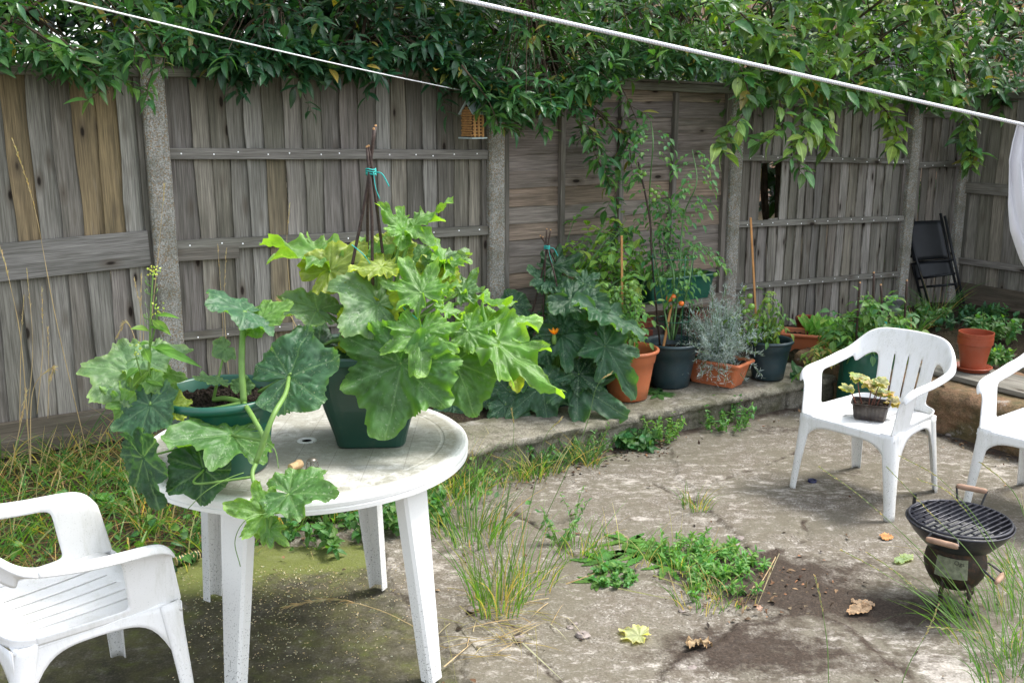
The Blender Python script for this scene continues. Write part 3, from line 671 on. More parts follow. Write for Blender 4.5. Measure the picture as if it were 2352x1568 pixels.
# ---------------------------------------------------------------- table
TC = Vector((-.70, 3.255, 0))
def table():
    t = thing('garden_table', 'round grimy white plastic patio table carrying the big green plant pots', 'table', TC)
    H = .72; Rr = .55; mb = MB()
    prof = [(.001, H - .012), (.017, H - .012), (.0175, H - .001), (.022, H + .001), (.040, H + .001), (.042, H), (.10, H), (.2, H), (.3, H), (.4, H), (.455, H), (.46, H - .0015), (.466, H - .0015), (.470, H), (.50, H), (.530, H + .0015), (.541, H - .001), (Rr - .002, H - .007), (Rr, H - .016), (Rr - .001, H - .026), (Rr - .004, H - .028), (Rr - .004, H - .031), (Rr - .001, H - .033), (Rr - .002, H - .046), (Rr - .008, H - .046), (Rr - .008, H - .02), (.3, H - .012), (.02, H - .014)]
    mb.lathe(prof, (0, 0, 0), 128); mb.build('tabletop', M_TABLE, t, world=False, smooth=False, bevel=0)
    # legs: wide L-section, tapering and splayed
    feet = [(-.257, 2.957), (-.518, 3.614), (-1.157, 3.525), (-.89, 2.865)]
    for fx, fy in feet:
        f = Vector((fx, fy, 0)) - TC; r = f.normalized(); tdir = Vector((-r.y, r.x, 0)); top = f - r * .075; mb = MB(); n = 10; vs = []
        for k in range(n + 1):
            s = k / n; c = f.lerp(top, s); c.z = s * (H - .02); w = .027 + .028 * s; d = .030 + .016 * s; e = .006
            # rounded V section pointing outwards
            for a, b in ((-w * .72, -w * .72), (-w * .66, -w * .18), (-w * .30, w * .36), (-.004, w * .50), (.004, w * .50), (w * .30, w * .36), (w * .66, -w * .18), (w * .72, -w * .72)):
                pass
            q = [(-w, -.022 - d * .2), (-w, .004), (-w + .006, .012), (w - .006, .012), (w, .004), (w, -.022 - d * .2)]
            # legs present a flat outer face turned 45 degrees to the radius, like a box channel
            for a, b in q: vs.append(c + tdir * a + r * b)
        m = 6; fs = [(k * m + i, k * m + i + 1, (k + 1) * m + i + 1, (k + 1) * m + i) for k in range(n) for i in range(m - 1)]
        mb.add(vs, fs); mb.build('leg', M_TABLE, t, world=False, solid=.004, off=1, smooth=False)
    return t
table()
# ---------------------------------------------------------------- plastic chair (front towards local +Y)
def make_chair(label):
    t = thing('plastic_chair', label, 'chair', (0, 0, 0), group='white plastic garden armchairs')
    B = lambda mb, name, **k: mb.build(name, M_CHAIR, t, world=False, smooth=True, **k)
    # seat
    nx, ny = 61, 29
    def zs(x, y):
        v = (y + .22) / .45; return .400 + .010 * v - .012 * (1 - (x / .24) ** 2) * (1 - abs(2 * v - .9) ** 2 * .6) - .030 * max(0, (v - .86) / .14) ** 2 - .02 * max(0, (abs(x) - .215) / .03) ** 2
    def PS(i, j):
        v = j / (ny - 1); hw = .205 + .045 * v; x = (i / (nx - 1) * 2 - 1) * hw; y = -.22 + .45 * v + .012 * (1 - (x / hw) ** 2) * (v > .5)
        return Vector((x, y, zs(x * .24 / hw, y)))
    sl = {12, 20, 28, 32, 40, 48}; sl = {14, 22, 30, 38, 46}
    mb = MB(); mb.grid(PS, nx, ny, skip=lambda i, j: i in sl and 5 <= j <= 21)
    B(mb, 'seat', solid=.005)
    # skirts with arched lower edge
    mb = MB(); c = [(.236, .205), (.232, .1), (.222, 0), (.212, -.1), (.204, -.205)]
    for sx in (-1, 1):
        def PK(i, j, sx=sx):
            v = i / 24; y = .205 - .41 * v; x = .247 - .045 * v; a = min(v, 1 - v) * .41; low = .028 + .15 * math.exp(-(a / .050) ** 1.3)
            return Vector((sx * (x + .006 * j / 4), y, .398 - low * j / 4))
        mb.grid(PK, 25, 5)
    def PF(i, j):
        v = i / 24 * 2 - 1; a = (1 - abs(v)) * .24; low = .034 + .14 * math.exp(-(a / .050) ** 1.3)
        return Vector((v * .245, .232 + .010 * (1 - v * v), .385 - low * j / 4 + .008 * (1 - j / 4)))
    mb.grid(PF, 25, 5)
    def PB(i, j):
        v = i / 24 * 2 - 1; a = (1 - abs(v)) * .2; low = .03 + .14 * math.exp(-(a / .05) ** 1.3)
        return Vector((v * .203, -.222 - .012 * (1 - v * v), .395 - low * j / 4))
    mb.grid(PB, 25, 5); B(mb, 'skirt', solid=.004)
    # one U-shaped shell: arms and backrest, holes under the arms, slots in the back
    colm = [  # seat-level x,y ; arm-level x,y ; ridge height ; outward roll of the rim
        (.243, .236, .262, .196, .555, .5), (.246, .222, .268, .180, .590, .9), (.249, .185, .272, .150, .607, 1), (.250, .120, .274, .095, .612, 1), (.248, .085, .275, .06, .614, 1),
        (.243, .03, .276, .0, .618, 1), (.238, -.04, .276, -.07, .626, 1), (.232, -.10, .273, -.130, .638, 1), (.226, -.15, .268, -.178, .645, .9), (.218, -.182, .256, -.210, .662, .8),
        (.203, -.210, .232, -.244, .700, .6), (.178, -.224, .196, -.266, .742, .45), (.135, -.232, .150, -.282, .758, .35), (.095, -.235, .108, -.290, .761, .3), (.070, -.236, .080, -.294, .762, .3), (.058, -.236, .067, -.295, .762, .3),
        (.034, -.237, .038, -.297, .763, .3), (.0055, -.238, .006, -.299, .763, .3)]
    colm = colm + [(-c[0], c[1], -c[2], c[3], c[4], c[5]) for c in colm[::-1]]
    fr = [0, .10, .2, .45, .68, .84]; nc = len(colm); NRW = len(fr) + 3; vs = []
    for r in range(NRW):
        for (x0, y0, x1, y1, zr, ro) in colm:
            sg = 1 if x0 > 0 else -1; nrm = Vector((x1, y1 + .05, 0)); nrm = Vector((sg, 0, 0)).lerp(Vector((x1 * 1.5, -.3, 0)).normalized(), float(sm(-.14, -.26, y1)))
            if r < len(fr): z = .394 + (zr - .394) * fr[r]; out = 0
            else: out = (.016, .040, .047)[r - len(fr)] * ro; z = zr + (0, -.002, -.004 - .020 * min(1, ro + .1))[r - len(fr)]
            k = (z - .394) / (.63 - .394); k = k if k < 1 else 1 + (k - 1) * .7
            vs.append(Vector((x0 + (x1 - x0) * k, y0 + (y1 - y0) * k, z)) + nrm * (out - .018 * ro))
    fs = []
    for r in range(NRW - 1):
        for c in range(nc - 1):
            cc = min(c, nc - 2 - c)
            if (4 <= cc <= 8 and 1 <= r <= 4) or (9 <= cc <= 11 and 1 <= r <= 3): continue
            if (cc == 14 or c == 17) and 1 <= r <= 3: continue
            a = r * nc + c; fs.append((a, a + 1, a + 1 + nc, a + nc))
    mb = MB(); mb.add(vs, fs); tmp = mb.build('tmp', M_CHAIR, None, world=False, sub=2); dg = bpy.context.evaluated_depsgraph_get(); dg.update()
    me = tmp.evaluated_get(dg).to_mesh(); arm = {1: MB(), -1: MB(), 0: MB()}
    V = [v.co.copy() for v in me.vertices]; FA = {1: [], -1: [], 0: []}
    for p in me.polygons:
        c = p.center; k = 0 if c.y < -.165 - .0 * c.z else (1 if c.x > 0 else -1); FA[k].append(tuple(p.vertices))
    for k in (1, -1, 0):
        used = sorted({i for f in FA[k] for i in f}); mp = {i: n for n, i in enumerate(used)}
        q = MB(); q.add([V[i] for i in used], [tuple(mp[i] for i in f) for f in FA[k]]); B(q, 'armrest' if k else 'backrest', solid=.0055, off=0)
    tmp.evaluated_get(dg).to_mesh_clear(); bpy.data.objects.remove(tmp)
    # legs : open rounded channels
    for sx in (-1, 1):
        for (tx, ty, bx, by, front) in ((.247, .232, .275, .250, 1), (.212, -.215, .228, -.275, 0)):
            vs = []; n = 8
            for k in range(n + 1):
                s = k / n; z = .400 * s; x = bx + (tx - bx) * s; y = by + (ty - by) * s; o = 1 if front else -1
                wx = (.036 + .034 * s ** 1.5) if front else (.030 + .020 * s); wy = (.036 + .030 * s ** 1.5) if front else (.034 + .022 * s)
                for a, b in ((-wx, -.006), (-wx, 0), (-.012, .002), (0, -.012), (.001, -wy), (-.005, -wy)):
                    vs.append(Vector((sx * (x + a), y + o * b, z)))
            m = 6; fs = [(k * m + i, k * m + i + 1, (k + 1) * m + i + 1, (k + 1) * m + i) for k in range(n) for i in range(m - 1)]
            mb = MB(); mb.add(vs, fs); B(mb, 'leg', solid=.0045, off=0, sub=1)
    return t
def copy_tree(o, parent=None):
    c = o.copy(); COL.objects.link(c); c.parent = parent
    for ch in list(o.children): copy_tree(ch, c)
    return c
ch1 = make_chair('white plastic armchair holding the small brown tray of seedlings')
def put_chair(c, x, y, fx, fy, sc=1.0):
    c.location = (x, y, 0); c.rotation_euler = (0, 0, math.atan2(fy, fx) - math.pi / 2); c.scale = (sc, sc, sc)
ch2 = copy_tree(ch1); ch2['label'] = 'white plastic armchair at the far right, cut by the photo edge, behind the grill'
ch3 = copy_tree(ch1); ch3['label'] = 'empty white plastic armchair in the lower left foreground beside the round table'
put_chair(ch1, 1.73, 4.605, -.77, -.64); put_chair(ch2, 2.48, 4.37, -.76, -.65)
put_chair(ch3, -1.325, 2.735, .707, .707, 1.02)
# ---------------------------------------------------------------- big lobed leaves (real meshes)
def squash_outline(th, kind, seed):
    """radius of the leaf outline at angle th (0 = tip)"""
    rs = np.random.RandomState(seed)
    if kind == 'deep': L = [(0, 1.0, .42), (.90, .82, .38), (1.75, .66, .40), (2.5, .50, .34)]; fl = .56; tooth = .11
    elif kind == 'mid': L = [(0, 1.0, .54), (.95, .84, .50), (1.85, .74, .50), (2.55, .56, .38)]; fl = .72; tooth = .075
    else: L = [(0, 1.0, .62), (1.05, .94, .62), (1.95, .80, .60), (2.6, .60, .42)]; fl = .86; tooth = .05
    r = np.full(th.shape, 0.0); p = 5
    for a, l, w in L:
        for s in ((1,) if a == 0 else (1, -1)):
            aa = s * a + rs.uniform(-.06, .06); ll = l * rs.uniform(.92, 1.08); d = np.angle(np.exp(1j * (th - aa)))
            r = r + (ll * np.exp(-(d / w) ** 2 / 1.4)) ** p
    r = r ** (1 / p); r = np.maximum(r, fl * (1 - .25 * np.abs(th) / np.pi)); r = np.minimum(r, 1.08)
    n = 44; ph = th * n / 2 / np.pi * 1.0 + .9 * np.sin(th * 4 + seed) + .4 * np.sin(th * 9 + 2 * seed); saw = ph - np.floor(ph); r = r * (1 + tooth * (.7 + .5 * np.sin(th * 6.3 + seed)) * (np.where(saw < .65, saw / .65, (1 - saw) / .35) - .5)); r = r * (1 + .05 * np.sin(th * 3.3 + seed * 1.7))
    notch = np.exp(-((np.abs(th) - np.pi) / .17) ** 2); return r * (1 - .86 * notch)
VEINS = [0, .95, -.95, 1.85, -1.85, 2.5, -2.5]
def leaf_mesh(J, T, N, kind='mid', wid=1.0, droop=.3, cup=.1, ruffle=.05, col=(.06, .14, .03), mottle=.6, seed=0, res=(120, 20)):
    """J joint, T tip, N normal hint -> V, quads, col, attributes"""
    J = np.array(J, float); T = np.array(T, float); ax = T - J; L = np.linalg.norm(ax); ax /= L
    N = np.array(N, float); N = N - ax * N.dot(ax); N /= np.linalg.norm(N); B = np.cross(N, ax)
    na, nr = res; th = np.linspace(-np.pi, np.pi, na + 1); rr = np.linspace(0, 1, nr + 1) ** .85
    TH, RR = np.meshgrid(th, rr); O = squash_outline(TH, kind, seed); rs = np.random.RandomState(seed + 99)
    x = np.cos(TH) * O * RR; y = np.sin(TH) * O * RR * wid
    # distance to veins
    d = np.full(x.shape, 9.0)
    for a in VEINS:
        dx, dy = np.cos(a), np.sin(a) * wid; n = np.hypot(dx, dy); dx /= n; dy /= n; t = x * dx + y * dy
        dd = np.where(t > 0, np.abs(x * dy - y * dx), 9); d = np.minimum(d, dd * 1.0 + .0)
        # side veins
        for k in range(2, 8):
            s0 = k * .125
            for sg in (1, -1):
                px, py = dx * s0, dy * s0; c, s = np.cos(sg * .75), np.sin(sg * .75); ex, ey = dx * c - dy * s, dx * s + dy * c
                tt = (x - px) * ex + (y - py) * ey; q = np.where((tt > 0) & (tt < .26), np.abs((x - px) * ey - (y - py) * ex) + .010 + tt * .05, 9); d = np.minimum(d, q)
    R2 = np.hypot(x, y)
    u = snoise(x + seed, y, 3.2, 3, seed % 50) - .5; u2 = snoise(x * 1.0, y + seed, 9, 3, seed % 37) - .5
    z = cup * R2 ** 1.5 * (1 - .0) - droop * (np.clip(x, 0, 2) ** 2) - droop * .55 * np.abs(y) ** 2.2 + ruffle * RR ** 3 * np.sin(TH * rs.uniform(6, 8) + rs.uniform(0, 6)) + ruffle * .7 * RR ** 4 * np.sin(TH * 17 + rs.uniform(0, 6))
    z += .26 * u * R2 + .10 * u2 * (R2 + .1) + .050 * (1 - np.exp(-(d / .05) ** 2)) * (R2 > .0)
    V = J + (x[..., None] * ax + y[..., None] * B + z[..., None] * N) * L
    n, m = V.shape[1], V.shape[0]; idx = np.arange(n * m).reshape(m, n)
    Fq = np.stack([idx[:-1, :-1], idx[:-1, 1:], idx[1:, 1:], idx[1:, :-1]], -1).reshape(-1, 4)
    edge = sm(.80, 1, RR); c = np.array(col)[None, None, :] * (1 + .35 * edge[..., None] * np.array([1.2, .7, .2])) * (1 + .25 * u[..., None])
    return V.reshape(-1, 3), Fq, c.reshape(-1, 3), dict(vein=(d * L).ravel(), rad=RR.ravel(), mottle=np.full(RR.size, mottle))
CAMDIR = Vector((0, -1, .35)).normalized()
GL = dict(bright=(.12, .26, .05), mid=(.070, .175, .045), blue=(.045, .125, .060), dark=(.020, .070, .026), yel=(.24, .32, .04), pale=(.11, .21, .085))
def big_leaf(parent, j, t, Yj, Yt, n=(0, 0, 1), kind='mid', wid=1.0, droop=.25, cup=.12, ruffle=.05, col='mid', mottle=.6, seed=None, label=None, res=(190, 17)):
    """joint and tip placed through the photo at the given distances"""
    seed = seed if seed is not None else R.randint(0, 9999)
    J = at(j[0], j[1], Y=Yj); T = at(t[0], t[1], Y=Yt); N = Vector(n).normalized()
    c = GL[col] if isinstance(col, str) else col; k = R.uniform(.88, 1.12); c = tuple(a * k for a in c); ruffle *= 1.25
    V, Fq, cc, at_ = leaf_mesh(J, T, N, kind, wid, droop, cup, ruffle, c, mottle, seed, res)
    o = npmesh('leaf', V, Fq, M_BIG, parent, cc, attrs=at_)
    if label: o['label'] = label
    return J
def petiole(mb, a, b, r0=.008, r1=.005, sag=.02, side=0, n=9):
    a, b = Vector(a), Vector(b); mid = a.lerp(b, .5) + Vector((side, 0, sag)); pts = bez([a, mid, b], n); m = len(pts)
    mb.tube(pts, [r0 + (r1 - r0) * i / (m - 1) for i in range(m)], 8)
# ---------------------------------------------------------------- pots
def round_pot(t, c, r_rim, r_base, h, mat, soil=.04, rim=.028, mb_parts=True, world=True, soilz=None):
    """rolled-rim plastic pot at c (base centre)"""
    c = Vector(c); mb = MB(); rb = r_base; rr = r_rim
    def rat(k): return rb + (rr * .90 - rb) * k
    prof = [(.001, .004), (rb * .9, .004), (rb * .93, 0), (rb, .004), (rat(.25), h * .25), (rat(.5), h * .5), (rat(.72), h * .72), (rat(.72) + .006, h * .735), (rat(.9) + .006, h * .90), (rr - .012, h * .93), (rr - .003, h - rim * .75), (rr, h - rim * .4), (rr - .003, h - .004), (rr - .011, h), (rr - .020, h - .006), (rat(.9) - .004, h * .9), (rat(.5) - .004, h * .5), (.01, h * .45)]
    mb.lathe(prof, c, 56); mb.build('pot_body', mat, t, smooth=True)
    if soil is not None:
        z = h - soil; rs = rat(z / h) - .004; s = MB(); nr = 10; na = 40; vs = []
        s.grid(lambda i, j: c + Vector((math.cos(i / na * 2 * math.pi) * rs * (j / nr) ** .8, math.sin(i / na * 2 * math.pi) * rs * (j / nr) ** .8, z + R.uniform(-.008, .010) * (j < nr))), na, nr + 1, closeu=True)
        s.build('soil', M_SOIL, t, smooth=True)
    return c + Vector((0, 0, h - (soil or 0)))
def trough(t, c, L, Wd, h, mat, yaw, taper=.82, rim=.02, soil=.03, bev=.02, feet=True):
    """rectangular planter, base centre c"""
    c = Vector(c); X = Vector((math.cos(yaw), math.sin(yaw), 0)); Y = Vector((-X.y, X.x, 0)); mb = MB()
    def ringp(sx, sy, z, r=bev):
        out = []
        for (qx, qy, a0) in ((1, 1, 0), (-1, 1, 90), (-1, -1, 180), (1, -1, 270)):
            for k in range(4):
                a = rad(a0 + k * 30); out.append(c + X * (qx * (sx - r) + r * math.cos(a)) + Y * (qy * (sy - r) + r * math.sin(a)) + Vector((0, 0, z)))
        return out
    lx, ly = L / 2, Wd / 2
    lv = [(taper, 0, 0), (taper + .005, 0, .006), (taper + (1 - taper) * .12, 0, h * .12), (taper + (1 - taper) * .12, .003, h * .13), (taper + (1 - taper) * .5, .003, h * .5), (taper + (1 - taper) * .8, .003, h * .8), (taper + (1 - taper) * .8, .009, h * .82), (1, .008, h - rim), (1, .018, h - rim + .002), (1, .020, h - rim * .4), (1, .015, h), (1, .004, h), (1, -.001, h - .006), (.97, -.004, h * .8), (.92, -.006, h * .5)]
    vs = []; m = 16
    for (k, o, z) in lv: vs += ringp(lx * k + o, ly * (k if k > .9 else k) + o, z)
    fs = [(a * m + i, a * m + (i + 1) % m, (a + 1) * m + (i + 1) % m, (a + 1) * m + i) for a in range(len(lv) - 1) for i in range(m)]
    fs.append(tuple(range(m - 1, -1, -1))); mb.add(vs, fs); mb.build('trough_body', mat, t, smooth=False, bevel=0)
    z = h - soil; k = .955; s = MB()
    s.grid(lambda i, j: c + X * ((i / 24 * 2 - 1) * (lx * k - .004)) + Y * ((j / 10 * 2 - 1) * (ly * k - .004)) + Vector((0, 0, z + R.uniform(-.006, .008))), 25, 11)
    s.build('soil', M_SOIL, t, smooth=True)
    return c + Vector((0, 0, z))
# ---------------------------------------------------------------- batches of small leaves
LU = np.linspace(0, 1, 6)
def leaf_batch(P, D, Nn, Ln, Wd, C, shape=.42, curl=.25, fold=.18, pw=1.0):
    """P base, D direction, Nn normal hint (n,3); Ln, Wd (n,); C colours (n,3) -> V, F, col, uv"""
    P = np.asarray(P, float); D = np.asarray(D, float); Nn = np.asarray(Nn, float); n = len(P)
    D = D / (np.linalg.norm(D, axis=1, keepdims=True) + 1e-9); Nn = Nn - D * (Nn * D).sum(1, keepdims=True)
    bad = np.linalg.norm(Nn, axis=1) < 1e-4; Nn[bad] = np.cross(D[bad], [1, 0, 0]) + [0, 0, 1e-3]; Nn /= np.linalg.norm(Nn, axis=1, keepdims=True); B = np.cross(Nn, D)
    u = LU; w = (np.sin(np.pi * u ** (math.log(.5) / math.log(shape))) ** pw); w[0] = .04; w[-1] = .0
    cu = curl * (1 + .6 * NR.uniform(-1, 1, n)); ys = np.array([-1, 0, 1.0]); V = np.zeros((n, 6, 3, 3)); uv = np.zeros((n, 6, 3, 2))
    for i in range(6):
        for j in range(3):
            a = u[i] - .12 * cu * u[i] ** 2; z = -cu * u[i] ** 2 * .9; y = ys[j] * w[i] * .5
            V[:, i, j] = P + D * (a * Ln)[:, None] + B * (y * Wd)[:, None] + Nn * ((z * Ln + abs(ys[j]) * fold * w[i] * Wd))[:, None]
            uv[:, i, j] = (u[i], ys[j] * w[i] + 0.0)
    idx = np.arange(18).reshape(6, 3); q = np.stack([idx[:-1, :-1], idx[1:, :-1], idx[1:, 1:], idx[:-1, 1:]], -1).reshape(-1, 4)
    Fq = (np.arange(n)[:, None, None] * 18 + q[None]).reshape(-1, 4)
    return V.reshape(-1, 3), Fq, np.repeat(np.asarray(C, float), 18, axis=0), uv.reshape(-1, 2)
class LB:
    """gathers small leaves for one mesh"""
    def __init__(s): s.a = []
    def add(s, p, d, n, l, w, c): s.a.append((tuple(p), tuple(d), tuple(n), l, w, tuple(c)))
    def build(s, name, mat, parent, **k):
        if not s.a: return None
        P, D, Nn, L, Wd, C = zip(*s.a); V, Fq, c, uv = leaf_batch(np.array(P), np.array(D), np.array(Nn), np.array(L), np.array(Wd), np.array(C), **k)
        return npmesh(name, V, Fq, mat, parent, c, uv)
def jit(v, a): return Vector((v[0] + R.uniform(-a, a), v[1] + R.uniform(-a, a), v[2] + R.uniform(-a, a)))
def rdir(up=0.0):
    while True:
        v = Vector((R.uniform(-1, 1), R.uniform(-1, 1), R.uniform(-1, 1)))
        if .1 < v.length < 1: v.normalize(); v.z += up; return v.normalized()
def cvar(c, a=.2, warm=.1):
    k = 1 + R.uniform(-a, a); w = R.uniform(-warm, warm); return (c[0] * k * (1 + w * 2), c[1] * k, c[2] * k * (1 - w))
def blades(items, mat, name, parent=None, seg=6):
    """items: (base, dir, length, width, bend vector, colour)"""
    n = len(items); P = np.array([i[0] for i in items], float); D = np.array([i[1] for i in items], float); L = np.array([i[2] for i in items]); Wd = np.array([i[3] for i in items]); Bd = np.array([i[4] for i in items], float); C = np.array([i[5] for i in items], float)
    D /= np.linalg.norm(D, axis=1, keepdims=True); side = np.cross(D, NR.uniform(-1, 1, (n, 3)) + [0, 1.5, 0]); side /= np.linalg.norm(side, axis=1, keepdims=True) + 1e-9
    V = np.zeros((n, seg + 1, 2, 3))
    for i in range(seg + 1):
        t = i / seg; w = Wd * (1 - t ** 2.2) + .0002; c = P + D * (t * L)[:, None] + Bd * ((t ** 2) * L)[:, None]
        for j, s in enumerate((-.5, .5)): V[:, i, j] = c + side * (w * s)[:, None]
    idx = np.arange((seg + 1) * 2).reshape(seg + 1, 2); q = np.stack([idx[:-1, 0], idx[1:, 0], idx[1:, 1], idx[:-1, 1]], -1)
    Fq = (np.arange(n)[:, None, None] * (seg + 1) * 2 + q[None]).reshape(-1, 4)
    return npmesh(name, V.reshape(-1, 3), Fq, mat, parent, np.repeat(C, (seg + 1) * 2, axis=0))
# ---------------------------------------------------------------- big courgette in a square pot on the table
def stick_set(t, feet, top, tie_z=None, r=.006, name='stick', over=.10, string=True):
    """feet [(world)], meeting near top"""
    for f in feet:
        f = Vector(f); tp = Vector(top) + Vector((R.uniform(-.012, .012), R.uniform(-.012, .012), R.uniform(-.02, .02)))
        d = (tp - f); end = tp + d.normalized() * over * R.uniform(.7, 1.1); pts = bez([f, f.lerp(end, .35) + jit((0, 0, 0), .010), f.lerp(end, .7) + jit((0, 0, 0), .008), end], 6)
        mb = MB(); mb.tube(pts, [r * (1 - .25 * i / (len(pts) - 1)) for i in range(len(pts))], 7); s = mb.build(name, M_STICK, t, smooth=True)
        e = MB(); e.tube([pts[-1], pts[-1] + (pts[-1] - pts[-2]).normalized() * .006], [r * .8, r * .5], 7); e.build('cut_end', M_STICKEND, s)
    if string:
        mb = MB(); c = Vector(top); pts = []
        for k in range(49): a = k / 48 * 2 * math.pi * 3; pts.append(c + Vector((math.cos(a) * .016, math.sin(a) * .016, (k / 48 - .5) * .022 + .003 * math.sin(a * 2))))
        mb.tube(pts, .0022, 5); mb.tube(bez([c + Vector((.015, -.01, 0)), c + Vector((.04, -.03, -.005)), c + Vector((.062, -.03, -.045))], 8), .0022, 5)
        mb.tube(bez([c + Vector((.01, -.015, 0)), c + Vector((.018, -.03, -.05)), c + Vector((.030, -.03, -.085))], 8), .0014, 5)
        mb.build('twine', M_STRING, t, smooth=True)
PA = at(847, 1030, .72); PA.y += .11
def courgette_a():
    base = Vector((PA.x, PA.y, .723)); t = thing('courgette_plant', 'large bright courgette plant in a square dark green pot on the round table', 'potted plant', base)
    mb = MB(); h = .325; yaw = rad(3)
    prof = [(.05, .008), (.100, .006), (.112, 0), (.116, .006), (.122, .035), (.136, .085), (.152, .14), (.164, .20), (.172, .27), (.174, .292), (.186, .295), (.190, .300), (.190, .318), (.186, .325), (.178, .325), (.172, .318), (.166, .26), (.15, .2)]
    mb.lathe(prof, base, 64, power=7.0, axes=(Vector((math.cos(yaw), math.sin(yaw), 0)), Vector((-math.sin(yaw), math.cos(yaw), 0)), Vector((0, 0, 1)))); mb.build('pot', M_GPOT, t, smooth=False)
    s = MB(); s.grid(lambda i, j: base + Vector(((i / 20 - .5) * .31, (j / 20 - .5) * .31, .29 + R.uniform(-.008, .008))), 21, 21); s.build('soil', M_SOIL, t)
    C = base + Vector((0, 0, .33)); Y0 = base.y; st = MB(); up = (0, -.15, 1)
    c2 = at(852, 395, Y=Y0 + .02)
    stick_set(t, [C + Vector((-.09, -.06, -.05)), C + Vector((-.05, .08, -.05)), C + Vector((.10, .02, -.05)), C + Vector((.04, -.07, -.05))], c2, over=.13)
    LL = [  # joint, tip, Yj off, Yt off, normal, kind, wid, droop, colour
        ((738, 588), (598, 548), .06, .10, (.1, -.30, 1), 'deep', 1.15, .15, 'bright', .7),
        ((756, 622), (838, 560), -.02, .05, (-.3, -.9, .3), 'round', .9, .1, 'yel', .1),
        ((868, 700), (768, 640), -.08, -.12, (.05, -.7, .8), 'round', 1.25, .28, 'pale', 1),
        ((968, 672), (918, 590), -.10, .0, (.1, -.55, .8), 'mid', 1.0, .10, 'bright', .8),
        ((968, 762), (966, 876), -.16, -.26, (.05, -.85, .85), 'deep', 1.22, .12, 'bright', 1),
        ((922, 836), (886, 1012), -.20, -.27, (.1, -1, .35), 'mid', 1.22, .06, 'mid', .7),
        ((730, 800), (672, 752), .02, .06, (-.2, -.5, 1), 'round', 1.0, .3, 'blue', .3),
        ((1046, 832), (1092, 955), -.04, -.10, (.3, -.9, .5), 'round', .95, .15, 'mid', .4),
        ((1138, 784), (1300, 922), .0, -.18, (-.25, -.45, .9), 'deep', .62, .12, 'bright', .7),
        ((1108, 752), (1246, 728), .10, .16, (.0, -.25, 1), 'deep', 1.0, .16, 'bright', .8),
        ((1088, 684), (1185, 700), .14, .22, (.0, -.3, 1), 'mid', .9, .12, 'bright', .5),
        ((1061, 672), (1104, 618), .10, .16, (-.1, -.6, .8), 'deep', 1.05, .05, 'pale', .8),
        ((1018, 603), (962, 525), .08, .05, (.5, -.35, .8), 'mid', .95, .12, 'bright', .5),
        ((1018, 603), (1092, 592), .08, .12, (.0, -.2, 1), 'deep', .7, .2, 'bright', .5),
        ((1010, 598), (1080, 572), .12, .20, (.1, -.4, 1), 'mid', .9, .10, 'pale', .5),
        ((925, 532), (868, 472), .06, .02, (.1, -.7, .7), 'mid', 1.0, .15, 'bright', .6),
        ((950, 520), (1036, 456), .08, .14, (.0, -.35, 1), 'deep', .85, .18, 'bright', .6),
        ((836, 586), (890, 532), .04, .12, (-.1, -.6, .8), 'mid', 1.0, .1, 'bright', .4),
        ((905, 574), (908, 532), .08, .14, (.0, -.8, .5), 'round', 1.1, .05, 'yel', .2),
        ((876, 612), (802, 618), -.04, -.10, (.1, -.45, .9), 'mid', .9, .2, 'yel', .3),
        ((853, 764), (775, 712), -.06, -.10, (.1, -1, .25), 'round', .95, .1, 'yel', .1),
        ((868, 702), (935, 715), -.02, -.10, (.0, -1, .3), 'round', .95, .15, 'yel', .1),
        ((1014, 680), (1055, 650), -.08, -.06, (.0, -.4, 1), 'deep', .9, .1, 'bright', .6),
        ((728, 712), (642, 668), -.05, .0, (-.05, -.45, 1), 'round', .9, .2, 'pale', .3),
        ((940, 850), (1010, 905), -.10, -.14, (.1, -1, .5), 'round', 1.05, .1, 'mid', .5),
        ((850, 842), (786, 892), -.10, -.16, (-.1, -1, .5), 'round', 1.1, .05, 'dark', .2),
        ((960, 838), (975, 905), -.12, -.16, (.1, -1, .5), 'round', 1.2, .05, 'mid', .2),
        ((1075, 760), (1150, 800), -.06, -.10, (.1, -.8, .6), 'mid', 1.1, .1, 'bright', .5),
        ((800, 850), (800, 935), -.06, -.10, (-.1, -1, .5), 'round', 1.2, .05, 'yel', .2),
        ((1020, 712), (1070, 720), -.02, .02, (.1, -.6, .8), 'deep', 1.1, .1, 'bright', .6),
        ((1180, 820), (1190, 900), .05, -.0, (.2, -.8, .6), 'mid', 1, .1, 'yel', .2),
        ((1000, 640), (1040, 600), .10, .16, (.0, -.7, .7), 'round', 1.2, .1, 'yel', .3),
        ((950, 600), (985, 560), .16, .20, (.0, -.7, .7), 'round', 1.2, .1, 'mid', .3),
        ((840, 640), (800, 600), .10, .14, (.0, -.7, .7), 'round', 1.1, .1, 'bright', .3)]
    for i, (j, tp, a, b, n, kd, w, dr, col, mo) in enumerate(LL):
        n = (n[0] + R.uniform(-.25, .25), n[1] + (.15 if j[1] < 720 else 0), n[2]); kd = 'deep' if (kd == 'mid' and col in ('bright', 'pale')) else kd
        J = big_leaf(t, j, tp, Y0 + a, Y0 + b, n, kd, w * .92, dr, .10, .075 if kd != 'round' else .045, col, mo, seed=100 + i, res=(200, 17))
        f = C + Vector(((J.x - C.x) * .22, (J.y - C.y) * .2, -.03)); petiole(st, f, J, .0085, .0055, .03 + .02 * abs(J.x - C.x))
    for k in range(14):
        a = R.uniform(0, 6.28); f = C + Vector((R.uniform(-.03, .03), R.uniform(-.03, .03), -.03)); petiole(st, f, f + Vector((math.cos(a) * .09, math.sin(a) * .09, R.uniform(.05, .14))), .009, .006, .02)
    st.build('stems', M_STEM, t, smooth=True)
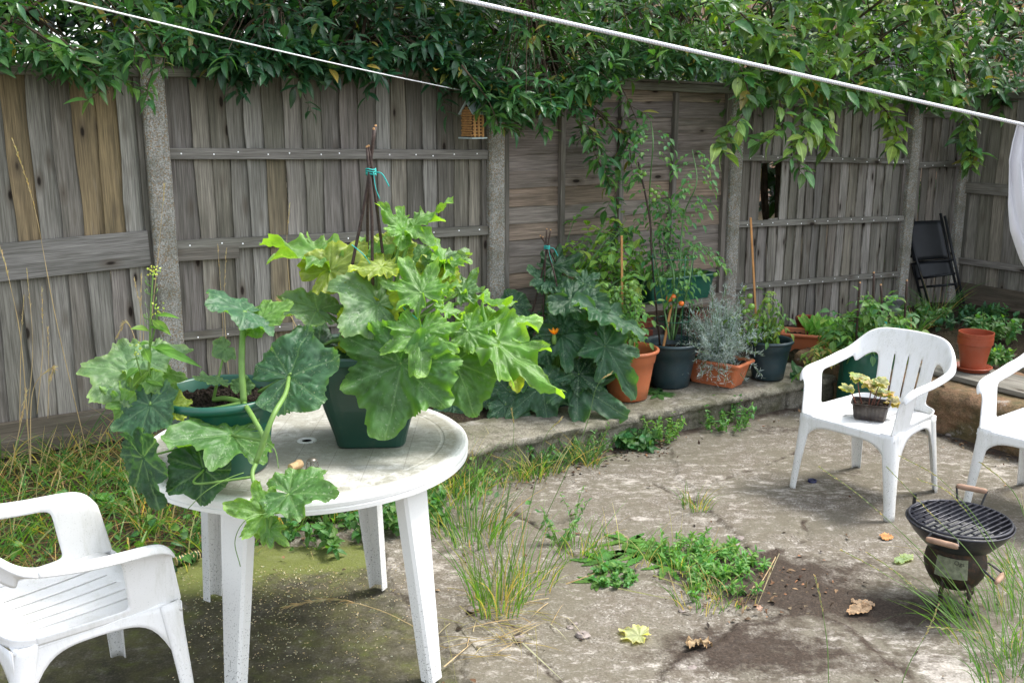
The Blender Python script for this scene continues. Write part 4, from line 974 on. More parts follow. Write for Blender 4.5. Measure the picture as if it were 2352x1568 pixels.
    tw = MB(); tw.tube(bez([at(808, 562, Y=Y0 - .10), at(835, 585, Y=Y0 - .12), at(850, 605, Y=Y0 - .06)], 6), .0014, 4); tw.tube(bez([at(925, 705, Y=Y0 - .10), at(955, 730, Y=Y0 - .14), at(972, 752, Y=Y0 - .1)], 6), .0014, 4); tw.build('tie', M_STRING, t)
    b2 = LB()
    for k in range(10): b2.add(C + Vector((R.uniform(-.12, .12), R.uniform(-.16, .0), R.uniform(-.01, .10))), rdir(-.3), (0, -.5, 1), R.uniform(.03, .06), R.uniform(.02, .04), cvar((.20, .11, .04)))
    b2.build('withered_leaves', M_DRY, t, curl=.8)
courgette_a()
# ---------------------------------------------------------------- trailing squash in a round pot
PB = Vector((at(505, 900, .965).x, 3.0, .723))
def squash_b():
    t = thing('squash_plant', 'trailing squash vine in a big round green pot on the left of the table', 'potted plant', PB)
    h = .25; rr = .198; mb = MB()
    prof = [(.01, .005), (.125, .005), (.130, 0), (.135, .005), (.148, .09), (.158, .15), (.168, .175), (.174, .178), (.180, .21), (.188, .222), (rr, .226), (rr + .002, .236), (rr - .002, h - .003), (rr - .008, h), (rr - .014, h - .006), (.172, .20), (.16, .15)]
    mb.lathe(prof, PB, 72); mb.build('pot', M_BGPOT, t, smooth=True)
    s = MB(); s.grid(lambda i, j: PB + Vector((math.cos(i / 56 * 2 * math.pi) * .176 * (j / 20), math.sin(i / 56 * 2 * math.pi) * .176 * (j / 20), .205 + R.uniform(-.010, .012) + .012 * (j < 19))), 56, 21, closeu=True); s.build('soil', M_SOIL, t)
    Y0 = PB.y
    for k in range(26): pass
    LL = [((560, 715), (478, 690), .0, -.08, (.05, -.32, 1), 'round', 1.45, .30, 'blue', .4, 1),
        ((600, 735), (668, 690), .02, .05, (.1, -.3, 1), 'round', .9, .2, 'bright', .3, 0),
        ((664, 866), (782, 818), -.10, -.10, (.1, -.75, .8), 'round', 1.05, .12, 'blue', .9, 1),
        ((300, 860), (178, 828), -.05, -.08, (.05, -.55, .9), 'mid', 1.2, .28, 'pale', .4, 0),
        ((328, 826), (432, 800), .0, .04, (.0, -.35, 1), 'mid', 1.1, .2, 'pale', .4, 0),
        ((350, 860), (428, 858), -.02, .04, (.1, -.6, .7), 'mid', .9, .2, 'bright', .3, 0),
        ((345, 930), (312, 1035), -.16, -.26, (-.35, -1, .6), 'mid', .95, .1, 'blue', .3, 0),
        ((532, 1000), (372, 1004), -.20, -.32, (-.05, -.42, 1), 'mid', 1.05, .16, 'mid', 1, 2),
        ((330, 1050), (366, 1162), -.32, -.36, (-.8, -1, .2), 'round', .8, .1, 'dark', .1, 0),
        ((468, 1078), (384, 1128), -.30, -.36, (.1, -.9, .6), 'round', .95, .15, 'dark', .1, 0),
        ((664, 1133), (776, 1138), -.42, -.47, (.1, -.55, .9), 'mid', .85, .12, 'mid', 1, 3),
        ((608, 1180), (518, 1160), -.44, -.50, (-.1, -.9, .6), 'deep', 1.05, .1, 'bright', .4, 0),
        ((618, 1215), (664, 1252), -.45, -.48, (.1, -.8, .6), 'deep', .8, .1, 'bright', .1, 0),
        ((622, 1218), (625, 1255), -.45, -.48, (.1, -.9, .4), 'deep', .8, .1, 'pale', .1, 0),
        ((498, 876), (440, 868), -.06, -.10, (.0, -.15, 1), 'mid', .8, .12, 'pale', .6, 0),
        ((517, 802), (487, 815), .02, .0, (.0, -.7, .7), 'round', 1.4, .2, 'pale', .2, 0),
        ((555, 890), (565, 862), .0, .02, (.1, -.9, .4), 'round', 1.1, .1, 'mid', .3, 0),
        ((395, 930), (428, 966), -.16, -.2, (.1, -.8, .6), 'mid', .9, .1, 'yel', .2, 0),
        ((352, 875), (372, 915), -.12, -.15, (.1, -.8, .6), 'mid', .8, .1, 'bright', .2, 0),
        ((285, 930), (312, 1005), -.14, -.16, (-.1, -1, .4), 'mid', .6, .1, 'bright', .2, 0),
        ((300, 925), (225, 885), -.12, -.12, (-.1, -.6, .8), 'deep', .7, .1, 'bright', .2, 0),
        ((395, 905), (375, 880), -.10, -.12, (-.1, -.6, .8), 'mid', .9, .1, 'bright', .2, 0)]
    st = MB(); base = at(490, 918, Y=Y0 - .04); base2 = at(560, 925, Y=Y0 - .12)
    J = [big_leaf(t, j, tp, Y0 + a, Y0 + b, n, kd, w, dr, .10, .03, col, mo, seed=300 + i) for i, (j, tp, a, b, n, kd, w, dr, col, mo, _) in enumerate(LL)]
    tb = lambda pts, r0, r1: st.tube(bez(pts, 8), list(np.linspace(r0, r1, (len(pts) - 1) * 8 + 1)), 8)
    rimp = at(572, 938, Y=Y0 - .19)
    tb([base, at(520, 915, Y=Y0 - .06), base2], .008, .009)
    tb([base2, at(555, 830, Y=Y0 - .08), J[0]], .0105, .009)
    tb([base2, at(480, 940, Y=Y0 - .14), at(430, 935, Y=Y0 - .14), at(395, 905, Y=Y0 - .12), at(350, 905, Y=Y0 - .12), J[3]], .007, .005)
    tb([at(395, 905, Y=Y0 - .12), J[4]], .005, .004); tb([at(350, 905, Y=Y0 - .13), J[6]], .005, .004)
    vine = [base2, at(585, 965, Y=Y0 - .24), at(606, 1012, Y=Y0 - .30), at(588, 1062, Y=Y0 - .34), at(580, 1095, Y=Y0 - .38), at(600, 1150, Y=Y0 - .43), at(622, 1175, Y=Y0 - .45), at(618, 1215, Y=Y0 - .45)]
    tb(vine, .008, .0045); tb([vine[3], at(625, 960, Y=Y0 - .30), at(655, 905, Y=Y0 - .2), J[2]], .0085, .006)
    tb([vine[2], J[7]], .005, .004); tb([vine[4], at(450, 1110, Y=Y0 - .36), J[9]], .004, .003); tb([J[7], J[8]], .004, .003); tb([vine[6], J[10]], .004, .003); tb([vine[6], J[11]], .004, .003)
    tb([base, J[14]], .005, .003); tb([base, J[15]], .005, .003); tb([base2, J[16]], .004, .003); tb([at(595, 900, Y=Y0), at(640, 875, Y=Y0 - .05), at(668, 858, Y=Y0 - .1)], .006, .004)
    for p in ([at(560, 1085, Y=2.62), at(520, 1100, Y=2.6), at(470, 1130, Y=2.58), at(430, 1170, Y=2.6)], [at(640, 1175, Y=2.55), at(570, 1190, Y=2.5), at(540, 1240, Y=2.5), at(552, 1300, Y=2.52)], [at(600, 1010, Y=2.7), at(630, 1030, Y=2.68), at(640, 1075, Y=2.66)]): st.tube(bez(p, 8), .0013, 5)
    st.build('vine', M_STEM, t, smooth=True)
squash_b()
# flowering mustard-like weed in the same pot
def tall_weed():
    b = at(340, 900, Y=2.9); t = thing('flowering_weed', 'tall pale green weed with tiny yellow flowers beside the trailing squash', 'weed', b); st = MB(); lb = LB(); fl = LB()
    main = bez([b, at(344, 800, Y=2.9), at(347, 700, Y=2.91), at(352, 620, Y=2.92)], 8); st.tube(main, list(np.linspace(.005, .0018, len(main))), 6)
    s2 = bez([at(344, 800, Y=2.9), at(358, 745, Y=2.9), at(364, 705, Y=2.9)], 6); st.tube(s2, list(np.linspace(.003, .0015, len(s2))), 5)
    s3 = bez([at(335, 890, Y=2.9), at(318, 840, Y=2.88), at(308, 800, Y=2.88)], 6); st.tube(s3, list(np.linspace(.003, .0015, len(s3))), 5)
    for (x, y, x2, y2, w) in [(345, 795, 465, 835, .022), (343, 760, 305, 745, .02), (346, 750, 376, 750, .014), (350, 735, 392, 765, .02), (358, 725, 402, 715, .012), (342, 850, 300, 885, .03), (340, 870, 322, 935, .03), (340, 865, 372, 880, .028), (338, 905, 300, 920, .02), (345, 790, 325, 785, .015), (352, 800, 395, 790, .018), (318, 845, 288, 865, .02), (330, 800, 345, 830, .02), (341, 880, 420, 990, .0)]:
        if w: p = at(x, y, Y=2.9); q = at(x2, y2, Y=2.86); lb.add(p, q - p, (0, -.6, 1), (q - p).length, w * 1.5, cvar((.10, .22, .03), .12))
    for k in range(26):
        s = R.uniform(.45, .93); p = main[int(s * (len(main) - 1))]; d = Vector((R.choice((-1, 1)) * R.uniform(.5, 1), R.uniform(-.5, .5), .5)).normalized(); st.tube([p, p + d * .018, p + d * .022 + Vector((0, 0, .008))], [.0007, .0007, .0012], 4)
    for c, n in ((main[-1], 26), (s2[-1], 14), (s3[-1], 8)):
        for k in range(n): fl.add(c + Vector((R.uniform(-.018, .018), R.uniform(-.018, .018), R.uniform(-.025, .012))), rdir(.5), (0, -1, .5), .008, .005, cvar((.42, .50, .09)))
    st.build('stem', M_STEM, t, smooth=True); lb.build('leaves', M_LEAF2, t); fl.build('flowers', M_LEAF2, t)
tall_weed()
# ---------------------------------------------------------------- darker courgette in a green trough on the ledge
def courgette_c():
    c0 = F(1.92, .80, LEDGE + .005); c0 = at(1290, 925, LEDGE + .02); c0.y += .12
    t = thing('courgette_plant', 'dark mottled courgette plant spilling from a green trough on the block edging', 'potted plant', c0)
    yaw = math.atan2(FD.y, FD.x); trough(t, Vector((c0.x, c0.y, LEDGE)), .62, .26, .17, M_GPOT, yaw); C = Vector((c0.x - .05, c0.y, LEDGE + .17)); Y0 = c0.y; st = MB()
    LL = [((1262, 642), (1208, 612), .0, .05, (.0, -.6, .8), 'mid', 1.1, .2, 'blue', 1), ((1270, 612), (1342, 582), .04, .08, (.0, -.7, .6), 'deep', 1.0, .1, 'dark', .4),
        ((1255, 655), (1322, 640), -.02, .0, (.0, -.6, .8), 'mid', .9, .2, 'blue', 1), ((1285, 722), (1398, 678), -.05, -.10, (.0, -.6, .8), 'mid', .95, .12, 'blue', 1),
        ((1372, 712), (1484, 775), -.20, -.26, (.05, -.40, 1), 'mid', .85, .12, 'blue', 1), ((1272, 716), (1288, 668), -.02, .02, (.0, -.9, .5), 'mid', 1.0, .1, 'blue', .8),
        ((1290, 768), (1398, 838), -.18, -.26, (-.1, -.7, .8), 'mid', 1.0, .1, 'blue', 1), ((1390, 795), (1462, 905), -.22, -.26, (.1, -.9, .5), 'deep', .85, .12, 'blue', .9),
        ((1325, 878), (1432, 958), -.26, -.34, (-.1, -.8, .7), 'deep', 1.05, .12, 'blue', .9), ((1245, 886), (1262, 998), -.28, -.36, (-.1, -.9, .6), 'deep', 1.25, .1, 'blue', 1),
        ((1252, 800), (1216, 840), -.16, -.2, (.0, -.8, .6), 'mid', 1.1, .1, 'blue', .9), ((1130, 848), (1158, 905), -.10, -.15, (.0, -.9, .6), 'deep', 1.2, .1, 'blue', .9),
        ((1120, 880), (1180, 925), -.18, -.22, (.0, -.8, .6), 'deep', 1.1, .1, 'blue', .9), ((1180, 700), (1206, 668), .1, .14, (.0, -.8, .6), 'round', 1.2, .1, 'blue', .9),
        ((1040, 930), (1080, 990), -.20, -.26, (.0, -1, .4), 'mid', 1.2, .1, 'blue', .5), ((1215, 730), (1172, 745), -.05, -.1, (.0, -.6, .8), 'mid', 1.1, .1, 'blue', .9),
        ((1340, 650), (1380, 630), .02, .06, (.0, -.7, .6), 'deep', 1.1, .1, 'blue', .7), ((1220, 840), (1176, 870), -.14, -.2, (.0, -.8, .6), 'deep', 1.1, .1, 'dark', .9),
        ((1100, 900), (1050, 930), -.10, -.16, (.0, -.9, .5), 'mid', 1.1, .1, 'blue', .5), ((1310, 690), (1400, 720), -.12, -.2, (.0, -.6, .8), 'mid', 1, .1, 'blue', .8),
        ((1090, 820), (1060, 880), -.05, -.1, (.0, -.8, .6), 'mid', 1.1, .1, 'blue', .8), ((1140, 790), (1210, 800), -.02, -.05, (.0, -.6, .8), 'mid', 1.1, .1, 'blue', .8), ((1170, 900), (1130, 965), -.25, -.3, (.0, -.8, .7), 'deep', 1.1, .1, 'blue', .8), ((1200, 850), (1260, 890), -.2, -.28, (.0, -.7, .8), 'mid', 1.1, .1, 'blue', .9), ((1080, 960), (1040, 985), -.25, -.3, (.0, -.8, .7), 'mid', 1.2, .1, 'blue', .5), ((1330, 860), (1380, 900), -.26, -.32, (.0, -.7, .8), 'mid', 1.1, .1, 'dark', .9), ((1190, 770), (1240, 745), -.0, .05, (.0, -.7, .8), 'mid', 1.2, .1, 'dark', .8), ((1160, 930), (1225, 975), -.28, -.33, (.0, -.8, .6), 'deep', 1.2, .1, 'blue', .9), ((1300, 730), (1345, 765), -.1, -.18, (.0, -.6, .8), 'mid', 1.2, .1, 'blue', .9)]
    for i, (j, tp, a, b, n, kd, w, dr, col, mo) in enumerate(LL):
        tp = (j[0] + (tp[0] - j[0]) * .98, j[1] + (tp[1] - j[1]) * .98); kd = 'deep' if i % 3 != 1 else kd; n = (n[0] + R.uniform(-.3, .3), n[1] + R.uniform(0, .25), n[2]); J = big_leaf(t, j, tp, Y0 + a, Y0 + b, n, kd, w * .95, dr, .10, .06, col, mo, seed=500 + i, res=(180, 15))
        petiole(st, C + Vector(((J.x - C.x) * .15, (J.y - C.y) * .15, -.02)), J, .009, .005, .05)
    st.build('stems', M_STEM, t, smooth=True)
    stick_set(t, [at(1215, 745, Y=Y0), at(1247, 735, Y=Y0 - .05), at(1300, 640, Y=Y0 + .1), at(1285, 690, Y=Y0 - .05)], at(1256, 568, Y=Y0), over=.09, r=.0055)
    # orange flower on a young fruit
    p = at(1272, 790, Y=Y0 - .24); q = at(1273, 768, Y=Y0 - .24); mb = MB(); mb.tube([p, p.lerp(q, .5), q], [.012, .014, .009], 8); mb.build('young_fruit', M_STEM, t, smooth=True)
    lb = LB()
    for k in range(7): a = k / 7 * 6.28; lb.add(q, Vector((math.cos(a) * .5, math.sin(a) * .5, 1)), Vector((math.cos(a), math.sin(a), -.3)), .042, .024, (.80, .30, .02))
    lb.build('flower', M_LEAF2, t, curl=-.4)
courgette_c()
# ---------------------------------------------------------------- row of pots on the edging
def compound(lb, p, d, L, n, ls, col, droopy=.3, wr=.5):
    """a pinnate leaf of n pairs + tip; returns rachis points"""
    d = Vector(d).normalized(); pts = [Vector(p)]; c = Vector(p)
    for k in range(n + 1):
        d = (d + Vector((0, 0, -droopy / n))).normalized(); c = c + d * (L / (n + 1)); pts.append(c.copy())
        s = d.cross(Vector((0, 0, 1))); s = s.normalized() if s.length > .1 else Vector((1, 0, 0)); l = ls * R.uniform(.75, 1.15) * (.7 + .3 * k / n)
        for sg in (-1, 1):
            if k < n: lb.add(c, (s * sg + d * .5 + jit((0, 0, -.15), .2)), jit((0, -.25, 1), .35), l, l * wr, cvar(col, .18))
    lb.add(c, d, jit((0, -.3, 1), .3), ls * 1.1, ls * wr * 1.1, cvar(col, .15)); return pts
def tomato(mb, c, r, sub=1): mb.lathe([(.001, -r * .9), (r * .6, -r * .75), (r * .95, -r * .3), (r, .1 * r), (r * .8, .62 * r), (r * .4, .85 * r), (.001, .8 * r)], c, 12)
def tomato_fruit(t, pts, r, mat, name):
    for p in pts: mb = MB(); tomato(mb, p, r * R.uniform(.8, 1.15)); mb.build(name, mat, t, smooth=True)
def stake(t, a, b, r=.006, mat=None, name='stake'):
    mb = MB(); a, b = Vector(a), Vector(b); X = (b - a).normalized(); mb.bar(a, b, r * 2, r * 2, up=(0, -1, .1), bev=.001); mb.build(name, mat or M_CANE, t)
# terracotta pot with tomato
p1 = Vector((.678, 5.68, LEDGE + .003)); t = thing('tomato_plant', 'yellow green tomato bush with a pale stake in a round terracotta pot', 'potted plant', p1)
s1 = round_pot(t, p1, .182, .118, .30, M_TPOT, soil=.07); lb = LB(); st = MB()
for k in range(7):
    a = s1 + Vector((R.uniform(-.05, .05), R.uniform(-.05, .05), -.02)); e = at(R.uniform(1385, 1470), R.uniform(640, 735), Y=5.62 + R.uniform(-.15, .12)); pts = bez([a, a.lerp(e, .5) + jit((0, 0, .02), .03), e], 6); st.tube(pts, list(np.linspace(.0045, .0025, len(pts))), 6)
    for q in pts[4:]:
        for _ in range(2): r = compound(lb, q, rdir(.1), R.uniform(.08, .15), 2, .045, R.choice([(.11, .24, .06), (.14, .27, .06)]), .5, .55); st.tube(r, .0012, 4)
st.build('stem', M_STEMD, t, smooth=True); lb.build('foliage', M_LEAF2, t, curl=.35)
stake(t, s1 + Vector((-.03, .02, -.03)), at(1428, 541, Y=5.72)); stake(t, s1 + Vector((.02, -.04, -.03)), s1 + Vector((.03, -.05, .11)), .004)
tomato_fruit(t, [at(x, y, Y=5.55) for x, y in ((1437, 664), (1447, 668), (1441, 680), (1442, 694), (1450, 652), (1455, 690))], .016, M_TOMG, 'green_tomato')
# pale green bush behind (potato tops)
pb = F(2.1, .30, .20); t = thing('potato_plant', 'tall yellow green leafy plant against the horizontal board fence', 'potted plant', pb); round_pot(t, pb, .17, .12, .26, M_GPOT); lb = LB(); st = MB()
for k in range(30):
    e = at(R.uniform(1315, 1490), 500 + R.uniform(0, 1) ** 1.1 * 160, Y=6.1 + R.uniform(-.2, .15)); a = pb + Vector((R.uniform(-.05, .05), R.uniform(-.05, .05), .2)); pts = bez([a, a.lerp(e, .6) + jit((0, 0, .02), .04), e], 5); st.tube(pts, list(np.linspace(.005, .002, len(pts))), 5)
    for q in pts[5:]:
        for _ in range(1): r = compound(lb, q, rdir(.15), R.uniform(.10, .17), 2, .062, R.choice([(.19, .34, .07), (.15, .30, .07), (.23, .37, .06)]), .5, .66); st.tube(r, .0013, 4)
st.build('stem', M_STEMD, t, smooth=True); lb.build('foliage', M_LEAF2, t, curl=.3)
# slate pot with tall caged tomato
p2 = Vector((.974, 5.95, LEDGE + .003)); t = thing('tomato_plant', 'tall spindly tomato plant in a green wire cage in a dark slate pot', 'potted plant', p2); s2 = round_pot(t, p2, .178, .112, .28, M_BPOT, soil=.06)
lb = LB(); st = MB()
stems = [[(1538, 780), (1500, 560), (1492, 450), (1500, 330), (1495, 280)], [(1545, 780), (1560, 640), (1570, 500), (1600, 420), (1590, 345)], [(1540, 780), (1548, 640), (1530, 560), (1540, 480), (1520, 460)], [(1548, 780), (1580, 660), (1600, 560), (1640, 600)], [(1545, 760), (1520, 600), (1512, 520)]]
for s in stems:
    pts = bez([at(x, y, Y=5.93 + .12 * math.sin(i * 2 + x)) for i, (x, y) in enumerate(s)], 8); st.tube(pts, list(np.linspace(.006, .0025, len(pts))), 6)
    for i, q in enumerate(pts[6:]):
        for _ in range(1 + (i % 2)):
            d = Vector((R.choice((-1, 1)) * R.uniform(.5, 1), R.uniform(-.6, .4), R.uniform(.0, .4))); r = compound(lb, q, d, R.uniform(.08, .17), 2, .046, R.choice([(.09, .22, .08), (.12, .26, .08)]), .8, .55); st.tube(r, .0012, 4)
st.build('stem', M_STEMD, t, smooth=True); lb.build('foliage', M_LEAF2, t, curl=.3)
tomato_fruit(t, [at(x, y, Y=5.8) for x, y in ((1537, 686), (1545, 682), (1565, 697))], .019, M_TOMO, 'orange_tomato')
tomato_fruit(t, [at(x, y, Y=5.9) for x, y in ((1496, 437), (1505, 443), (1495, 450), (1512, 452), (1502, 460), (1470, 395), (1480, 400), (1643, 631))], .014, M_TOMG, 'green_tomato')
for y, r in ((590, .135), (655, .125), (733, .108)):
    c = at(1546, y, Y=5.95); mb = MB(); mb.tube([c + Vector((math.cos(a) * r, math.sin(a) * r, 0)) for a in np.linspace(0, 2 * math.pi, 41)], .0028, 5, cap=False); mb.build('cage_ring', M_CAGE, t, smooth=True)
for a in (.3, 1.9, 3.5, 5.1):
    mb = MB(); c0 = at(1546, 790, Y=5.95); c1 = at(1546, 580, Y=5.95); mb.tube([c0 + Vector((math.cos(a) * .09, math.sin(a) * .09, -.02)), c1 + Vector((math.cos(a) * .138, math.sin(a) * .138, 0))], .0028, 5); mb.build('cage_leg', M_CAGE, t, smooth=True)
mb = MB(); mb.tube(bez([at(1516, 795, Y=5.9), at(1498, 600, Y=5.92), at(1492, 500, Y=5.95), at(1466, 372, Y=6.0)], 6), .006, 7); mb.build('twig_support', M_STICK, t, smooth=True)
stake(t, at(1524, 795, Y=5.86), at(1542, 700, Y=5.86), .007)
# silver plant in terracotta trough
p3 = Vector((1.27, 6.0, LEDGE + .006)); t = thing('silver_herb_plant', 'bushy silver grey needle leaved herb in a rectangular terracotta trough', 'potted plant', p3)
yaw3 = rad(142); s3 = trough(t, p3, .36, .20, .155, M_TPOT, yaw3, taper=.78, soil=.02); st = MB(); lb = LB()
for k in range(170):
    a = R.uniform(0, 6.28); el = R.uniform(.15, 1.45); rr = R.uniform(.17, .34); b = s3 + Vector((R.uniform(-.06, .06), R.uniform(-.05, .05), 0)); d = Vector((math.cos(a) * math.cos(el), math.sin(a) * math.cos(el), math.sin(el)))
    if k > 140: d.z = R.uniform(-.2, .15); d.y = -abs(d.y); rr = R.uniform(.16, .28)
    if 134 < k <= 140: rr = .42; d = Vector((R.uniform(-.4, .5), -.1, 1)).normalized()
    e = b + d * rr + Vector((0, 0, .05 if k <= 140 else .03)); pts = bez([b, b.lerp(e, .5) + jit((0, 0, .02), .02), e + Vector((0, 0, -.07 if k > 140 else 0))], 5); st.tube(pts, .0016, 4)
    for j, q in enumerate(pts[2:]):
        for _ in range(7): lb.add(q + jit((0, 0, 0), .012), (d * .7 + rdir(.2)), rdir(), R.uniform(.022, .042), .0028, cvar((.42, .50, .47), .22, .04))
st.build('stem', M_STEMD, t, smooth=True); lb.build('foliage', M_SILVER, t, curl=.2, pw=.5)
# second slate pot with small tomato
p4 = Vector((1.61, 6.10, LEDGE + .01)); t = thing('tomato_plant', 'short tomato plant with a tall leaning stake in a dark slate pot at the corner', 'potted plant', p4); s4 = round_pot(t, p4, .150, .098, .25, M_BPOT, soil=.045); lb = LB(); st = MB()
for k in range(9):
    a = s4 + Vector((R.uniform(-.05, .05), R.uniform(-.05, .05), -.02)); e = at(R.uniform(1698, 1800), R.uniform(665, 745), Y=6.05 + R.uniform(-.12, .12)); pts = bez([a, a.lerp(e, .5) + jit((0, 0, .02), .03), e], 6); st.tube(pts, list(np.linspace(.0045, .0025, len(pts))), 6)
    for q in pts[4:]: r = compound(lb, q, rdir(-.1), R.uniform(.07, .13), 2, .046, R.choice([(.11, .22, .06), (.16, .25, .05)]), .7, .5); st.tube(r, .0012, 4)
st.build('stem', M_STEMD, t, smooth=True); lb.build('foliage', M_LEAF2, t, curl=.5)
stake(t, s4 + Vector((-.06, .05, -.03)), at(1724, 500, Y=6.2)); stake(t, s4 + Vector((.04, -.03, -.03)), s4 + Vector((.04, -.03, .10)), .004)
tomato_fruit(t, [at(x, y, Y=5.98) for x, y in ((1706, 694), (1718, 713), (1709, 716), (1722, 680), (1762, 690), (1726, 704))], .019, M_TOMG, 'green_tomato')
# lettuce trough, small pot behind
p5 = Vector((2.06, 6.62, .205)); t = thing('lettuce_trough', 'terracotta trough of bright green lettuce leaves beside the corner pot', 'planter', p5); s5 = trough(t, p5, .42, .19, .15, M_TPOT, rad(-22), taper=.80, soil=.03); lb = LB()
for k in range(95):
    b = s5 + Vector((R.uniform(-.06, .16), R.uniform(-.06, .04), 0)); d = Vector((R.uniform(-.7, .7), R.uniform(-.7, .4), R.uniform(.5, 1.3))); lb.add(b, d, (0, -.6, .6), R.uniform(.09, .17), R.uniform(.035, .055), cvar((.15, .33, .045), .2))
lb.build('lettuce_leaves', M_LEAF2, t, shape=.70, curl=.25)
p6 = Vector((2.14, 7.10, .20)); t = thing('plant_pot', 'small empty terracotta pot at the foot of the fence behind the lettuce', 'plant pot', p6); round_pot(t, p6, .088, .066, .165, M_RPOT, soil=.05, rim=.04)
# green trough on a plank over brick piers
cu, cz = onfence(1545, 686, .17); cz = max(.5, cz); t = thing('plank_shelf', 'weathered plank resting on red brick piers against the horizontal board fence', 'shelf', F(cu, .17, .19))
mb = MB(); mb.bar(F(cu - .42, .17, cz - .02), F(cu + .42, .17, cz - .02), .24, .035, col=(.24, .21, .175), bev=.002); mb.build('plank', M_FENCE, t)
for uo in (-.30, .26):
    zb = .17; k = 0; mb = MB()
    while zb + .065 < cz - .04: mb.box(F(cu + uo + .004 * (k % 2), .17 + .005 * math.sin(k), zb + .0325), .105 if k % 2 else .2, .2 if k % 2 else .105, .064, (FD, FN * -1, Vector((0, 0, 1))), bev=.003); zb += .067; k += 1
    mb.build('brick_pier', M_BRICK, t)
t = thing('green_trough', 'long dark green trough of seedlings raised on a plank by the fence', 'planter', F(cu, .17, cz)); sg = trough(t, F(cu, .17, cz), .56, .19, .165, M_BGPOT, math.atan2(FD.y, FD.x), taper=.88, soil=.03); lb = LB()
for k in range(70):
    q = F(cu + R.uniform(-.26, .26), .17 + R.uniform(-.05, .05), cz + .14); lb.add(q, rdir(1.2), (0, -.5, 1), R.uniform(.03, .09), R.uniform(.012, .03), cvar((.10, .22, .05)))
lb.build('seedlings', M_LEAF2, t)
# potato bag with four sticks
pg = Vector((2.16, 6.02, TERR - .10)); pg = at(1988, 880, .16); t = thing('potato_grow_bag', 'green plastic grow bag of potato plants held by four brown sticks behind the chair', 'grow bag', (pg.x, pg.y, .0))
mb = MB(); nb = 40; zz = [0, .0, .06, .14, .22, .30, .36, .365, .33]; c = Vector((pg.x, pg.y + .02, .0))
mb.grid(lambda i, j: c + Vector((math.cos(i / nb * 6.2832) * (.155 if j else .01) * (1 + .05 * math.sin(i * .9 + j * 1.3) + .03 * math.sin(i * 2.1)) * (1 if j < 8 else .93), math.sin(i / nb * 6.2832) * (.145 if j else .01) * (1 + .05 * math.sin(i * .8 + j)) * (1 if j < 8 else .93), zz[j] * (1 + .04 * math.sin(i * .7) * (j > 5)))), nb, 9, closeu=True); mb.build('bag', M_BGPOT, t, smooth=True)
s = MB(); s.grid(lambda i, j: c + Vector((math.cos(i / 30 * 6.2832) * .145 * j / 8, math.sin(i / 30 * 6.2832) * .135 * j / 8, .30 + R.uniform(-.008, .01))), 30, 9, closeu=True); s.build('soil', M_SOIL, t)
for (x, y), (x2, y2), dy in (((1975, 650), (1968, 775), -.10), ((2007, 627), (2003, 760), .10), ((2023, 655), (2032, 770), -.06), ((2083, 645), (2073, 760), .06)):
    a, b = at(x2, y2, Y=c.y + dy), at(x, y, Y=c.y + dy); a = a + (a - b) * .35; mb = MB(); mb.tube(bez([a, a.lerp(b, .5) + jit((0, 0, 0), .006), b], 5), [.0075] * 11, 7); sk = mb.build('stick', M_STICK, t, smooth=True); e = MB(); e.tube([b, b + Vector((0, 0, .008))], [.007, .004], 7); e.build('cut_end', M_STICKEND, sk)
mb = MB()
for x, y in ((1968, 750), (2002, 748), (2032, 745), (2072, 742)):
    q = at(x, y, Y=c.y - .05); mb.tube([q + Vector((math.cos(a) * .012, math.sin(a) * .012, .012 * a / 12)) for a in np.linspace(0, 18, 30)], .0018, 4); mb.tube(bez([q, q + Vector((-.02, -.02, -.02)), q + Vector((-.035, -.02, -.05))], 5), .0016, 4)
mb.build('twine', M_STRING, t)
lb = LB(); st = MB()
for k in range(34):
    a = c + Vector((R.uniform(-.09, .09), R.uniform(-.09, .09), .29)); e = at(R.uniform(1900, 2090), R.uniform(668, 790), Y=c.y + R.uniform(-.15, .25)); pts = bez([a, a.lerp(e, .6) + jit((0, 0, .04), .03), e], 5); st.tube(pts, list(np.linspace(.005, .002, len(pts))), 5)
    for q in pts[5:]: r = compound(lb, q, rdir(.1), R.uniform(.08, .14), 2, .060, R.choice([(.10, .22, .06), (.13, .25, .055), (.085, .20, .075)]), .6, .65); st.tube(r, .0013, 4)
for (x, y) in ((1850, 850), (1838, 820), (1880, 835), (1905, 800), (1925, 790), (1940, 815), (1862, 800)):
    a = c + Vector((-.1, -.05, .31)); e = at(x, y, Y=c.y - .12); pts = bez([a, a.lerp(e, .5) + Vector((0, 0, .10)), e], 6); st.tube(pts, list(np.linspace(.0045, .002, len(pts))), 5)
    for q in pts[7:]: r = compound(lb, q, rdir(-.4), R.uniform(.05, .10), 2, .045, R.choice([(.16, .26, .05), (.12, .24, .05), (.26, .24, .07)]), .6, .6); st.tube(r, .0013, 4)
st.build('stem', M_STEM, t, smooth=True); lb.build('foliage', M_LEAF2, t, curl=.3)
p7 = at(2052, 722, .24); t = thing('plant_pot', 'pale grey pot half hidden behind the potato sticks', 'plant pot', p7); round_pot(t, p7, .085, .065, .14, M_GREYPOT, rim=.03)
